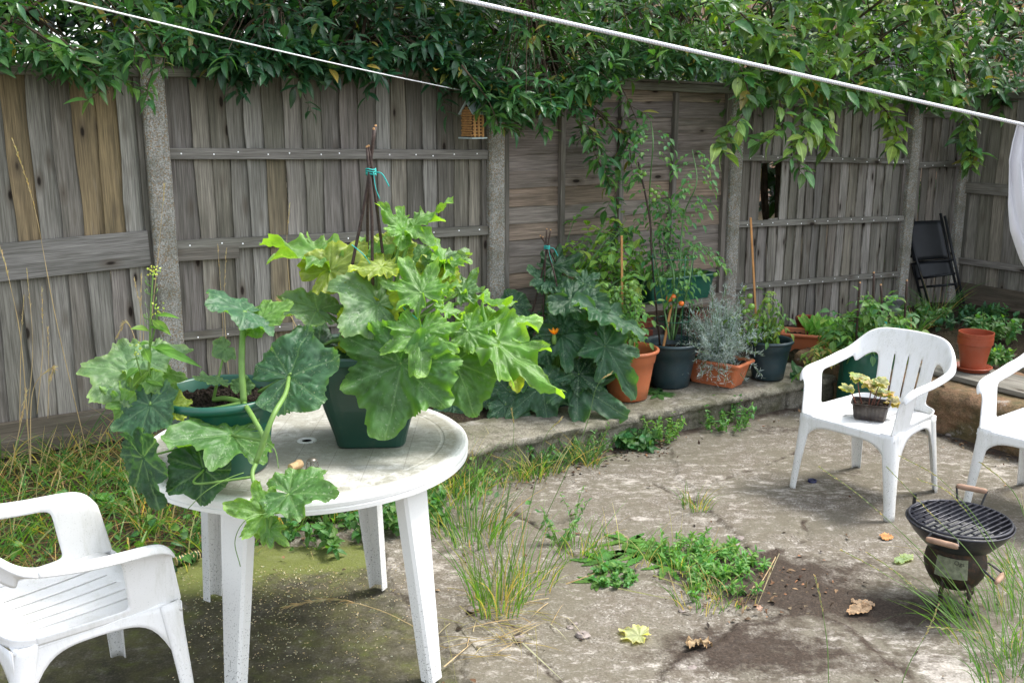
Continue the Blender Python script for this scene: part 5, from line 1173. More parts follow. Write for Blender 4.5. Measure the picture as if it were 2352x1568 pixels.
# stacked pots on a saucer, on the terrace plank
pl = F(4.05, 0, TERR); t = thing('loose_plank', 'flat grey weathered plank lying along the terrace edge under the stacked pots', 'plank', F(4.2, 2.2, TERR))
mb = MB(); mb.bar(F(4.225, 1.45, TERR + .016), F(4.225, 3.6, TERR + .014), .34, .030, col=(.23, .215, .185), bev=.003); mb.build('board', M_FENCE, t)
p8 = at(2233, 850, TERR + .032); p8.z = TERR + .032; t = thing('pot_saucer', 'round red brown saucer under the stacked pots', 'saucer', p8)
mb = MB(); mb.lathe([(.001, .002), (.085, .0), (.092, .004), (.104, .026), (.108, .026), (.109, .022), (.110, .028), (.104, .030), (.090, .009), (.001, .008)], p8, 48); mb.build('dish', M_RPOT, t, smooth=True)
for k, (dz, lab) in enumerate(((.010, 'lower red brown pot of the pair stacked on the saucer'), (.026, 'upper red brown pot nested inside its twin on the saucer'))):
    q = p8 + Vector((.002 * k, 0, dz + .0)); t = thing('plant_pot', lab, 'plant pot', q); mb = MB()
    rb, rr, h = (.066, .098, .195) if k == 0 else (.064, .0965, .195)
    q2 = q if k == 0 else q + Vector((0, 0, .014)); mb.lathe([(.001, .004), (rb, 0), (rb + .003, .002), (rb + (rr - rb) * .72, h * .78), (rr - .001, h * .785), (rr + .001, h * .80), (rr + .003, h * .97), (rr + .003, h), (rr - .002, h), (rr - .003, h * .8), (rb, .02)], q2, 56); mb.build('pot_body', M_RPOT, t, smooth=False)
# brown tray of seedlings on the chair seat
tr0 = at(1998, 958, .405); tr0.z = .4035; t = thing('seedling_tray', 'small glossy dark brown tray of seedlings on the white chair seat', 'seedling tray', tr0); yw = rad(-24)
X = Vector((math.cos(yw), math.sin(yw), 0)); Y = Vector((-X.y, X.x, 0)); mb = MB(); m = 64
def rr_(hx, hy, z, rib=0):
    out = []
    for k in range(m):
        a = 2 * math.pi * (k + .5) / m; ca, sa = math.cos(a), math.sin(a); q = (abs(ca) ** 9 + abs(sa) ** 9) ** (-1 / 9); e = 1 + rib * (1 if k % 2 else -1)
        out.append(tr0 + X * (hx * q * ca * e) + Y * (hy * q * sa * e) + Vector((0, 0, z)))
    return out
lv = [rr_(.068, .050, 0), rr_(.070, .052, .004), rr_(.071, .053, .006, .012), rr_(.079, .060, .062, .012), rr_(.080, .061, .064), rr_(.081, .062, .074), rr_(.088, .069, .075), rr_(.088, .069, .078), rr_(.080, .061, .078), rr_(.074, .055, .03)]
vs = [v for l in lv for v in l]; fs = [(a * m + i, a * m + (i + 1) % m, (a + 1) * m + (i + 1) % m, (a + 1) * m + i) for a in range(len(lv) - 1) for i in range(m)] + [tuple(range(m - 1, -1, -1))]
mb.add(vs, fs); mb.build('tray', M_BROWNTRAY, t); s = MB(); s.grid(lambda i, j: tr0 + X * ((i / 12 - .5) * .15) + Y * ((j / 9 - .5) * .112) + Vector((0, 0, .062 + R.uniform(-.006, .006))), 13, 10); s.build('soil', M_SOIL, t)
st = MB(); ys = tr0.y
for i, (bx, tx, ty, n) in enumerate(((1970, 1948, 893, 3), (1982, 1970, 868, 5), (1994, 2000, 882, 5), (2004, 2015, 900, 5), (2010, 2035, 905, 6), (1998, 2022, 880, 4), (2014, 2050, 925, 4))):
    b = at(bx, 940, Y=ys - .01); e = at(tx, ty, Y=ys + R.uniform(-.03, .03)); pts = bez([b, b.lerp(e, .6) + jit((0, 0, .01), .008), e], 5); st.tube(pts, list(np.linspace(.0032, .0018, len(pts))), 6)
    for k in range(n):
        a = R.uniform(0, 6.28); d = Vector((math.cos(a), math.sin(a) * .6 - .2, R.uniform(-.2, .5))); l = R.uniform(.032, .052); V, Fq, cc, at_ = leaf_mesh(e, e + d.normalized() * l, (0, -.35, 1), 'mid', 1.05, .3, .1, .05, cvar(R.choice([(.26, .28, .12), (.20, .27, .08), (.30, .23, .12)]), .1), 0, 700 + i * 9 + k, (60, 8)); npmesh('leaf', V, Fq, M_BIG, t, cc, attrs=at_)
st.build('stems', simple('reddish_stem', (.16, .05, .03), .5), t, smooth=True)
# ---------------------------------------------------------------- small iron barbecue
def bbq():
    c = Vector((1.675, 3.50, 0)); t = thing('charcoal_grill', 'small round black iron table grill standing on the patio before the chairs', 'barbecue', c); H = .325
    tilt = Matrix.Rotation(rad(-4), 3, 'X')
    mb = MB(); mb.lathe([(.10, H - .095), (.125, H - .085), (.165, H - .040), (.187, H - .006), (.191, H), (.187, H + .003), (.183, H - .003), (.160, H - .035), (.12, H - .075), (.02, H - .08)], c, 64); mb.build('bowl', M_ENAMEL, t, smooth=True)
    mb = MB(); mb.lathe([(.100, H - .09), (.098, H - .11), (.106, H - .13), (.112, H - .165), (.104, H - .20), (.088, H - .23), (.070, H - .25), (.050, H - .255), (.001, H - .255)], c, 48); mb.build('fire_box', M_RUST, t, smooth=True)
    mb = MB(); mb.lathe([(.001, H - .050), (.07, H - .048), (.13, H - .052)], c, 24); mb.build('ash', M_ASH, t, smooth=True)
    g = MB(); g.tube([c + Vector((math.cos(a) * .178, math.sin(a) * .178, H + .008)) for a in np.linspace(0, 6.2832, 65)], .0058, 8, cap=False)
    ax = Vector((.80, .60, 0)); ay = Vector((-.60, .80, 0))
    for k in range(-7, 8):
        o = k * .0235; L = math.sqrt(max(0, .176 ** 2 - o * o)); g.tube([c + ay * o - ax * L + Vector((0, 0, H + .010)), c + ay * o + ax * L + Vector((0, 0, H + .010))], .0036, 6)
    for k in range(-3, 4):
        o = k * .045; L = math.sqrt(.172 ** 2 - o * o)
        for j in range(-7, 7):
            m = (j + .5) * .0235 
            if abs(m) < L and (j + k) % 2: g.tube([c + ax * o + ay * (m - .0118) + Vector((0, 0, H + .006)), c + ax * o + ay * (m + .0118) + Vector((0, 0, H + .006))], .0034, 6)
    g.build('grate', M_ENAMEL, t, smooth=True)
    # carrying handles with wooden grips
    for (d, up, drop) in ((Vector((.55, .83, 0)), .055, 0), (Vector((-.62, -.78, 0)), -.012, 0)):
        d.normalize(); s = Vector((-d.y, d.x, 0)); b = c + d * .185 + Vector((0, 0, H)); hd = MB(); w = .055; e = b + d * .035 + Vector((0, 0, up))
        for sg in (-1, 1): hd.tube([b + s * (sg * w * .8) - Vector((0, 0, .015)), b + s * (sg * w * .8) + d * .012 + Vector((0, 0, .008)), e + s * (sg * w)], .0042, 6)
        o = hd.build('handle', M_BLACK, t); hg = MB(); hg.tube(bez([e - s * w, e - s * w * .5, e + s * w * .5, e + s * w], 3), [.008, .0105, .011, .011, .0115, .011, .0115, .011, .0105, .008], 10); hg.build('grip', M_HANDLE, o, smooth=True)
    d = Vector((.72, -.62, 0)).normalized(); s = Vector((-d.y, d.x, 0)); b = c + d * .105 + Vector((0, 0, .155)); hd = MB(); e = b + d * .055 + Vector((0, 0, -.012))
    for sg in (-1, 1): hd.tube([b + s * (sg * .035) + Vector((0, 0, .02)), e + s * (sg * .045)], .004, 6)
    o = hd.build('handle', M_BLACK, t); hg = MB(); hg.tube([e - s * .05, e - s * .03, e, e + s * .03, e + s * .05], [.007, .010, .0105, .010, .007], 10); hg.build('grip', M_HANDLE, o, smooth=True)
    mb = MB(); mb.box(c + Vector((-.115, .145, H + .02)), .010, .010, .06); mb.build('bracket', M_BLACK, t)
    # paper label on the fire box
    lab = MB(); a0 = math.atan2(-.86, -.52)
    lab.grid(lambda i, j: c + Vector((math.cos(a0 + (i / 10 - .5) * 1.0) * (.1145 - .010 * (j / 6 - .5)), math.sin(a0 + (i / 10 - .5) * 1.0) * (.1145 - .010 * (j / 6 - .5)), H - .185 + .075 * j / 6)), 11, 7); lab.build('label', simple('faded_label_paper', (.17, .18, .12), .8, .2, .3, 60), t)
    try:
        cu = bpy.data.curves.new('label_text', 'FONT'); cu.body = 'Ogs'; cu.size = .022; cu.extrude = .0004; tx = bpy.data.objects.new('label_text', cu); COL.objects.link(tx); cu.materials.append(M_BLACK)
        n = Vector((math.cos(a0), math.sin(a0), 0)); xx = Vector((-n.y, n.x, 0)); Mx = Matrix((xx, Vector((0, 0, 1)), n)).transposed().to_4x4(); me = bpy.data.meshes.new_from_object(tx); bpy.data.objects.remove(tx); me.transform(Matrix.Translation(Vector((0, 0, H - .128)) + n * .117 + xx * .008) @ Mx); tx = bpy.data.objects.new('lettering', me); COL.objects.link(tx); tx.parent = t
    except Exception as ex: print(ex)
    for a in (math.atan2(-.7, -.75), math.atan2(-.95, .15), math.atan2(.5, .85)):
        d = Vector((math.cos(a), math.sin(a), 0)); mb = MB(); s = Vector((-d.y, d.x, 0)); pts = bez([c + d * .085 + Vector((0, 0, .115)), c + d * .105 + Vector((0, 0, .07)), c + d * .098 + Vector((0, 0, .035)), c + d * .125 + Vector((0, 0, .004))], 5); mb.tube(pts, [.020] * 3 + [.016] * 8 + [.022] * (len(pts) - 11), 8, sq=.4); mb.build('leg', M_RUST, t, smooth=True)
bbq()
# ---------------------------------------------------------------- insect house
def insect_house():
    c = at(1086, 317, Y=5.72); t = thing('insect_house', 'little wooden insect house with pale roof hanging above the concrete post', 'insect house', c)
    A = Vector((.80, -.60, 0)); Bk = Vector((.60, .80, 0)); Z = Vector((0, 0, 1)); W = .052; D = .075; hb = .135; ha = .185   # front face spans A, depth Bk
    o = c + Vector((0, 0, .006)); wd = simple('pale_new_wood', (.50, .27, .10), .7, .3, .2, 40)
    A = Vector((.85, -.53, 0)).normalized(); Bk = Vector((.53, .85, 0)).normalized()
    A, Bk = Vector((.62, -.78, 0)).normalized(), Vector((.78, .62, 0)).normalized()
    P = lambda a, b, z: o + A * a + Bk * b + Z * z
    mb = MB(); mb.add([P(-W, -D * .5, 0), P(W, -D * .5, 0), P(W, D * .5, 0), P(-W, D * .5, 0), P(-W, -D * .5, hb), P(W, -D * .5, hb), P(W, D * .5, hb), P(-W, D * .5, hb), P(0, -D * .5, ha), P(0, D * .5, ha)], [(0, 1, 5, 8, 4)[::-1], (3, 2, 6, 9, 7), (0, 3, 7, 4), (1, 5, 6, 2), (0, 1, 2, 3)]); mb.build('box', simple('dark_hollow', (.05, .025, .012), .9), t)
    fr = MB()
    for a in (-W, W): fr.bar(P(a, -D * .5 - .004, 0), P(a, -D * .5 - .004, hb), .008, .010)
    for k in range(3): fr.bar(P(W + .004, -D * .5 + .01 + k * .028, 0), P(W + .004, -D * .5 + .01 + k * .028, hb), .010, .010, up=A)
    for k in range(7): fr.bar(P(W + .001, -D * .5, .012 + k * .018), P(W + .001, D * .5, .012 + k * .018), .006, .008)
    fr.build('frame', wd, t); tb = MB()
    for i in range(-3, 4):
        for j in range(12):
            a = i * .0145 + (.007 if j % 2 else 0); z = .008 + j * .0135
            if abs(a) < W - .006 and z < hb + (1 - abs(a) / W) * (ha - hb) - .008:
                r = R.uniform(.005, .0068); tb.lathe([(r, -.004), (r, .006), (r - .0018, .006), (r - .002, -.003)], P(a, -D * .5 - .002, z), 9, axes=(A, Z, Bk * -1))
    tb.build('reed_tubes', wd, t)
    rf = simple('pale_blue_grey_paint', (.42, .50, .50), .5)
    for sg in (-1, 1):
        e = P(sg * (W + .014), 0, hb - .014); a = P(0, 0, ha + .006); dd = (e - a).normalized(); mb = MB(); n = dd.cross(Bk).normalized(); mb.box((a + e) / 2 + n * (.002 * sg), (e - a).length, D + .022, .006, (dd, Bk, n)); mb.build('roof', rf, t)
    mb = MB(); mb.box(c, (W + .014) * 2, D + .03, .008, (A, Bk, Z)); mb.build('base_board', rf, t)
    hk = MB(); hk.tube([P(0, 0, ha), P(0, 0, ha + .05), Vector(at(1078, 212, Y=5.72))], .0018, 5); hk.build('hanging_wire', M_WIRE, t)
insect_house()
# ---------------------------------------------------------------- washing lines and cloth
def line(a, b, r, label, sag=.02):
    mb = MB(); pts = [Vector(a).lerp(Vector(b), k / 60) - Vector((0, 0, sag * 4 * (k / 60) * (1 - k / 60))) for k in range(61)]; mb.tube(pts, r, 10); return one(mb, 'washing_line', M_ROPE, label, 'washing line', a, smooth=True)
uu, zz = onfence(1082, 212, .10)
line(at(90, -14, Y=2.7), F(uu, .10, zz), .0028, 'thin white washing line running from upper left to the insect house', .01)
LA, LBp = at(1000, -14, Y=1.50), at(2420, 302, Y=1.95); line(LA, LBp, .0034, 'thick white braided washing line crossing the upper right', .0)
def hang():
    top = LA.lerp(LBp, (2352 - 1000) / 1420.); Y0 = top.y; nu, nv = 40, 50; mb = MB(); lx = [(283, 2337), (330, 2325), (372, 2317), (420, 2318), (470, 2320), (530, 2328), (600, 2352), (640, 2375)]
    ys = [a for a, b in lx]; xs = [b for a, b in lx]
    def Pt(i, j):
        v = j / (nv - 1); y = 283 + v * (640 - 283); x0 = np.interp(y, ys, xs); x = x0 + (2480 - x0) * (i / (nu - 1)); yy = y + (26 * (x - 2337) / 143 * (1 - v)); p = at(x, yy, Y=Y0 + .0 + .02 * v)
        p.y += .014 * math.sin(i * .55 + v * 3) * (v ** .5) + .006 * math.sin(i * 1.3 - v * 5); return p
    mb.grid(Pt, nu, nv); one(mb, 'white_cloth', M_CLOTH, 'white cloth hanging from the thick washing line at the right edge', 'laundry', top, smooth=True, solid=.0015)
hang()
# ---------------------------------------------------------------- folded black chair in the corner
def folded():
    t = thing('folded_chair', 'folded black garden chair leaning in the dark corner of the fence', 'folding chair', at(2168, 700, Y=8.0)); L = lambda x, y, Yd: at(x, y, Y=Yd)
    for (a, b) in (((2068, 497, 8.18), (2122, 709, 7.98)), ((2079, 500, 8.12), (2134, 700, 7.9)), ((2160, 490, 8.02), (2205, 702, 7.82)), ((2170, 496, 7.98), (2214, 698, 7.75))):
        mb = MB(); mb.tube([L(*a), L(*b)], .011, 8); mb.build('frame_rail', M_DARKWIRE, t, smooth=True)
    for (a, b) in (((2070, 515, 8.16), (2164, 512, 8.02)), ((2096, 604, 8.07), (2190, 596, 7.9)), ((2112, 660, 8.0), (2198, 652, 7.85)), ((2108, 640, 8.02), (2194, 628, 7.86))):
        mb = MB(); mb.tube([L(*a), L(*b)], .010, 8); mb.build('cross_bar', M_DARKWIRE, t, smooth=True)
    for q in (((2080, 510, 8.12), (2160, 506, 8.0), (2178, 594, 7.90), (2098, 600, 8.02)), ((2100, 606, 8.02), (2182, 600, 7.92), (2190, 632, 7.88), (2106, 640, 7.98))):
        mb = MB(); c = [L(*p) for p in q]; mb.grid(lambda i, j: c[0].lerp(c[1], i / 8).lerp(c[3].lerp(c[2], i / 8), j / 8) + Vector((0, .02 * math.sin(i / 8 * 3.14), 0)), 9, 9); mb.build('fabric_panel', M_DARKWIRE, t, solid=.004, smooth=True)
folded()
# ---------------------------------------------------------------- things on the table
def table_bits():
    c = at(678, 1080, .72); c.z = .7225 + .012; d = Vector((.52, .85, 0)).normalized(); mb = MB(); X = Vector((-d.y, d.x, 0)); Z = Vector((0, 0, 1))
    mb.lathe([(.001, -.022), (.0105, -.022), (.012, -.020), (.0118, .0), (.0132, .010), (.0148, .016), (.0145, .023), (.012, .027), (.001, .028)], c + Vector((0, 0, .001)), 20, axes=(X, Z, d)); one(mb, 'cork', M_CORK, 'champagne cork lying on the table near the square pot', 'cork', c, smooth=True)
    c = at(718, 1082, .72); c.z = .7225; t = thing('wire_cage', 'twisted wire cage of a sparkling wine bottle beside the cork', 'wire cage', c); mb = MB()
    mb.tube([c + Vector((math.cos(a) * .014, math.sin(a) * .014, .036)) for a in np.linspace(0, 6.2832, 21)], .0016, 5, cap=False)
    mb.tube([c + Vector((math.cos(a) * .021, math.sin(a) * .019, .006)) for a in np.linspace(0, 6.0, 21)], .0016, 5)
    for a in (.4, 2.0, 3.5, 5.1):
        p, q = c + Vector((math.cos(a) * .014, math.sin(a) * .014, .036)), c + Vector((math.cos(a) * .021, math.sin(a) * .019, .002)); pts = [p.lerp(q, k / 14) + Vector((.0015 * math.cos(k * 1.6), .0015 * math.sin(k * 1.6), 0)) for k in range(15)]; mb.tube(pts, .0018, 5)
    mb.tube([c + Vector((.018, -.004, .006)), c + Vector((.024, -.012, .012)), c + Vector((.016, -.02, .006)), c + Vector((.02, -.006, .003))], .0012, 5); mb.build('wire_frame', M_WIRE, t, smooth=True)
    mb = MB(); mb.lathe([(.0, .041), (.011, .040), (.0145, .036), (.0145, .034)], c, 18); mb.build('metal_disc', M_WIRE, t, smooth=True)
    c = at(705, 1002, .72); c.z = .7215; mb = MB(); mb.lathe([(.030, .001), (.032, .003), (.034, .001)], c, 40); mb.lathe([(.034, .0), (.0, .0012)][::-1], c, 40); 
table_bits()
c = Vector((TC.x, TC.y, .7218)); mb = MB(); mb.lathe([(.0165, -.02), (.0168, .0005), (.020, .0022), (.031, .0022), (.0335, .0)], c, 48); one(mb, 'parasol_hole_ring', M_CHAIR, 'round plastic ring around the parasol hole in the table top', 'ring', c, smooth=True)
c = Vector((TC.x, TC.y, .7206)); mb = MB(); mb.lathe([(.0, 0), (.0164, 0)], c, 24); one(mb, 'hole_shade_disc', simple('hole_shade_black', (.01, .01, .01), 1.0, .0, bump=0), 'black disc painted as the shaded opening in the middle of the table top', 'hole disc', c)  # black disc paints the shade inside the parasol hole
# ---------------------------------------------------------------- things on the ground
def ground_bits():
    c = at(1865, 1110, .0); mb = MB(); mb.lathe([(.001, .003), (.019, .003), (.020, 0), (.021, .002), (.0215, .018), (.020, .020), (.018, .018), (.0175, .006), (.001, .006)], c + Vector((0, 0, .001)), 32); one(mb, 'bottle_cap', M_BLUE, 'small dark blue bottle cap under the white chair', 'bottle cap', c, smooth=True)
    a, b = at(406, 1300, -.012), at(458, 1285, -.012); a.z = b.z = .012; t = thing('old_courgette', 'rotting sliced courgette lying on the moss beside the table leg', 'courgette', (a + b) / 2); d = (b - a).normalized(); n = 7
    for k in range(n):
        p = a.lerp(b, k / n) + Vector((0, 0, R.uniform(-.001, .002))); q = a.lerp(b, (k + .72) / n); mb = MB(); mb.tube([p, q], [.0205 * R.uniform(.9, 1.05)] * 2, 16); s = mb.build('slice', M_SKIN, t, smooth=False)
        f = MB(); f.tube([p - d * .0035, p + d * .001], [.0195, .0195], 14); f.tube([q, q + d * .0035], [.0195, .018], 14); f.build('flesh', M_SLICE, s)
    c = at(395, 1312, 0); c.z = .006; mb = MB(); mb.tube([c, c + Vector((.015, .01, .004))], [.018, .014], 12); one(mb, 'courgette_end', M_SKIN, 'dark cut end of courgette beside the rotting slices', 'courgette end', c)
    c = at(371, 1448, 0); mb = MB(); mb.lathe([(.001, -.006), (.010, -.004), (.0135, .003), (.011, .010), (.001, .013)], c, 14, sx=1.25, sy=.9); one(mb, 'brown_pebble', simple('brown_shell', (.22, .10, .05), .35, .5), 'smooth brown pebble on the moss under the foreground chair', 'pebble', c, smooth=True)
    def leafy(x, y, x2, y2, col, lab, cat, kind='deep', wid=.9, dr=.1, z=.02, mat=M_DRY, n=(0, -.2, 1), ruf=.06):
        J, T = at(x, y, z), at(x2, y2, z * .5); J, T = J.lerp(T, .14), J.lerp(T, .80); V, Fq, cc, at_ = leaf_mesh(J, T, n, kind, wid, dr, .12, ruf, col, .1, int(x), (90, 12)); V[:, 2] = np.maximum(V[:, 2], .004 + .004 * V[:, 2]); o = npmesh('fallen_leaf', V - np.array([J.x, J.y, 0]), Fq, mat, None, cc, attrs=at_); o.location = (J.x, J.y, 0); tag(o, lab, cat)
    leafy(1478, 1462, 1405, 1440, (.42, .46, .24), 'pale yellow green lobed leaf fallen on the open concrete', 'fallen leaf', 'deep', 1.0, .0, .012, M_BIG)
    leafy(1608, 1478, 1592, 1455, (.30, .22, .13), 'crumpled brown dead leaf on the concrete right of the yellow leaf', 'dead leaf', 'mid', .9, .5, .03, ruf=.15)
    leafy(1985, 1395, 1932, 1408, (.34, .24, .15), 'curled tan dead leaf nearest the photo bottom in front of the grill', 'dead leaf', 'round', .5, .2, .02)
    leafy(1985, 1388, 1945, 1372, (.40, .29, .19), 'pinkish tan dead leaf behind the curled one', 'dead leaf', 'round', .4, .2, .02)
    leafy(1990, 1386, 2010, 1380, (.40, .29, .19), 'small folded tan leaf at the tip of the dead leaf pair', 'dead leaf', 'round', .6, .2, .02)
    leafy(2075, 1283, 2048, 1292, (.20, .30, .12), 'mottled pale green leaf on the ground left of the grill', 'fallen leaf', 'round', .6, .1, .012, M_BIG)
    leafy(2078, 1280, 2100, 1275, (.22, .30, .13), 'pale green leaf scrap touching the grill side', 'fallen leaf', 'round', .7, .1, .012, M_BIG)
    leafy(2040, 1230, 2022, 1240, (.50, .25, .10), 'orange brown dry leaf scrap between chair leg and grill', 'dead leaf', 'round', .8, .2, .01)
    leafy(1742, 1392, 1752, 1405, (.45, .30, .22), 'crumpled pinkish dry leaf by the white stalks', 'dead leaf', 'mid', 1.1, .4, .03, ruf=.15)
    leafy(1800, 905, 1775, 985, (.14, .08, .05), 'long brown dead leaf under the edging wall corner', 'dead leaf', 'round', .3, .1, .02) if False else None
    # stones
    for i, (x, y, r, lab) in enumerate(((1338, 1461, .022, 'pinkish angular stone on the concrete left of the yellow leaf'), (1309, 1442, .012, 'small stone above the angular stone'), (1321, 1432, .009, 'tiny pale stone above the two others'), (1192, 1468, .018, 'flat grey stone by the dry stalks'), (1565, 1403, .011, 'small white stone below the weed patch'), (1700, 1238, .018, 'pale stone at the broken slab edge'), (1688, 1252, .016, 'grey stone in the crack beside the weeds'), (1873, 1130, .012, 'brown pebble near the blue cap'), (2180, 1000, .020, 'brown stone at the foot of the terrace wall'), (1090, 1400, .02, 'little tan stone by the table leg'), (1590, 1538, .018, 'dark stone at the bottom of the photo'), (2080, 1085, .012, 'dark pebble behind the white chair leg'))):
        c = at(x, y, .0); mb = MB(); rs = random.Random(i); n = 9; vs = []
        mb.lathe([(.001, -r * .2), (r * .8, -r * .1), (r, r * .3), (r * .7, r * .62), (.001, r * .66)], (0, 0, 0), n); mb.v = [(v[0] * (1 + rs.uniform(-.25, .25)) * 1.2, v[1] * (1 + rs.uniform(-.25, .25)), v[2] * (1 + rs.uniform(-.2, .2))) for v in mb.v]; mb.v = [(v[0] + c.x, v[1] + c.y, v[2]) for v in mb.v]
        one(mb, 'stone', M_STONE, lab, 'stone', c)
    # scattered straw-coloured seeds, grit and leaf litter
    its = []
    for k in range(2000):
        x = R.gauss(640, 190); y = 1300 + abs(R.gauss(0, 130)); 
        if not (380 < x < 1040 and 1255 < y < 1575): continue
        p = at(x, y, -.012); p.z = -.010 if x < 900 else .0; a = R.uniform(0, 6.28); its.append((p, (math.cos(a), math.sin(a), .12), R.uniform(.005, .010), .0030, (0, 0, 0), cvar((.62, .54, .40), .25)))
    o = blades(its, M_STRAW, 'seed_litter', None, 2); tag(o, 'fine straw coloured seeds scattered on the mossy concrete', 'seeds', kind='stuff')
    lb = LB()
    for k in range(1300):
        z = R.random()
        if z < .45: u, w = R.uniform(1.3, UC - .05), OFFW + .03 + abs(R.gauss(0, .10))
        elif z < .72: u, w = UC - .03 - abs(R.gauss(0, .12)), R.uniform(1.05, 3.2)
        elif z < .85: p = at(R.gauss(1740, 90), R.gauss(1350, 40), 0); u, w = UW(p)
        else: u, w = R.uniform(0, UC), R.uniform(1.2, 4.2)
        p = F(u, w, .004); lb.add(p, (R.uniform(-1, 1), R.uniform(-1, 1), R.uniform(0, .5)), (R.uniform(-.5, .5), R.uniform(-.5, .5), 1), R.uniform(.008, .035), R.uniform(.005, .018), cvar(R.choice([(.10, .055, .03), (.05, .03, .02), (.20, .11, .06), (.03, .02, .015), (.25, .17, .10)]), .3))
    for k in range(900):
        u, w = R.uniform(UC + .1, 7.2), R.uniform(.1, 3.4); p = F(u, w, TERR - .012); 
        lb.add(p, (R.uniform(-1, 1), R.uniform(-1, 1), R.uniform(0, .4)), (R.uniform(-.5, .5), R.uniform(-.5, .5), 1), R.uniform(.015, .05), R.uniform(.01, .025), cvar(R.choice([(.07, .04, .025), (.04, .025, .018), (.13, .08, .05)]), .3))
    o = lb.build('leaf_litter', M_DRY, None, curl=.5); tag(o, 'brown leaf litter along the foot of the walls', 'leaf litter', kind='stuff')
ground_bits()
# ---------------------------------------------------------------- hedge and trees behind the fence
BX = [(-60, 175), (60, 160), (130, 190), (240, 215), (300, 150), (400, 150), (480, 185), (560, 205), (640, 165), (740, 190), (850, 195), (900, 165), (1000, 190), (1060, 215), (1130, 285), (1250, 300), (1300, 260), (1380, 240), (1450, 185), (1650, 190), (1720, 235), (1800, 255), (1900, 250), (2000, 270), (2100, 270), (2200, 255), (2420, 250)]
def bound(x): return np.interp(x, [b[0] for b in BX], [b[1] for b in BX])
def whorl(lb, p, d, n, ls, wr, col, spread=1.15, droop=.30):
    """leaves round a twig tip"""
    d = Vector(d).normalized(); a0 = R.uniform(0, 6.28); s1 = d.orthogonal().normalized(); s2 = d.cross(s1)
    for k in range(n):
        a = a0 + k * 2.4; t = k / n; r = s1 * math.cos(a) + s2 * math.sin(a); dd = (r * spread * (1 - .3 * t) + d * (.35 + t * .6)); dd.z = dd.z * .6 - droop * R.uniform(-.3, 1.0); dd.normalize()
        l = ls * R.choice((R.uniform(.45, .8), R.uniform(.8, 1.2), R.uniform(.8, 1.2))); nn = Vector((R.uniform(-.4, .4), R.uniform(-.7, .1), 1)); lb.add(p - d * (ls * .9 * (1 - t)), dd, nn, l, l * wr * R.uniform(.8, 1.15), cvar(col, .38, .12) if R.random() > .03 else cvar((.28, .25, .06), .3))
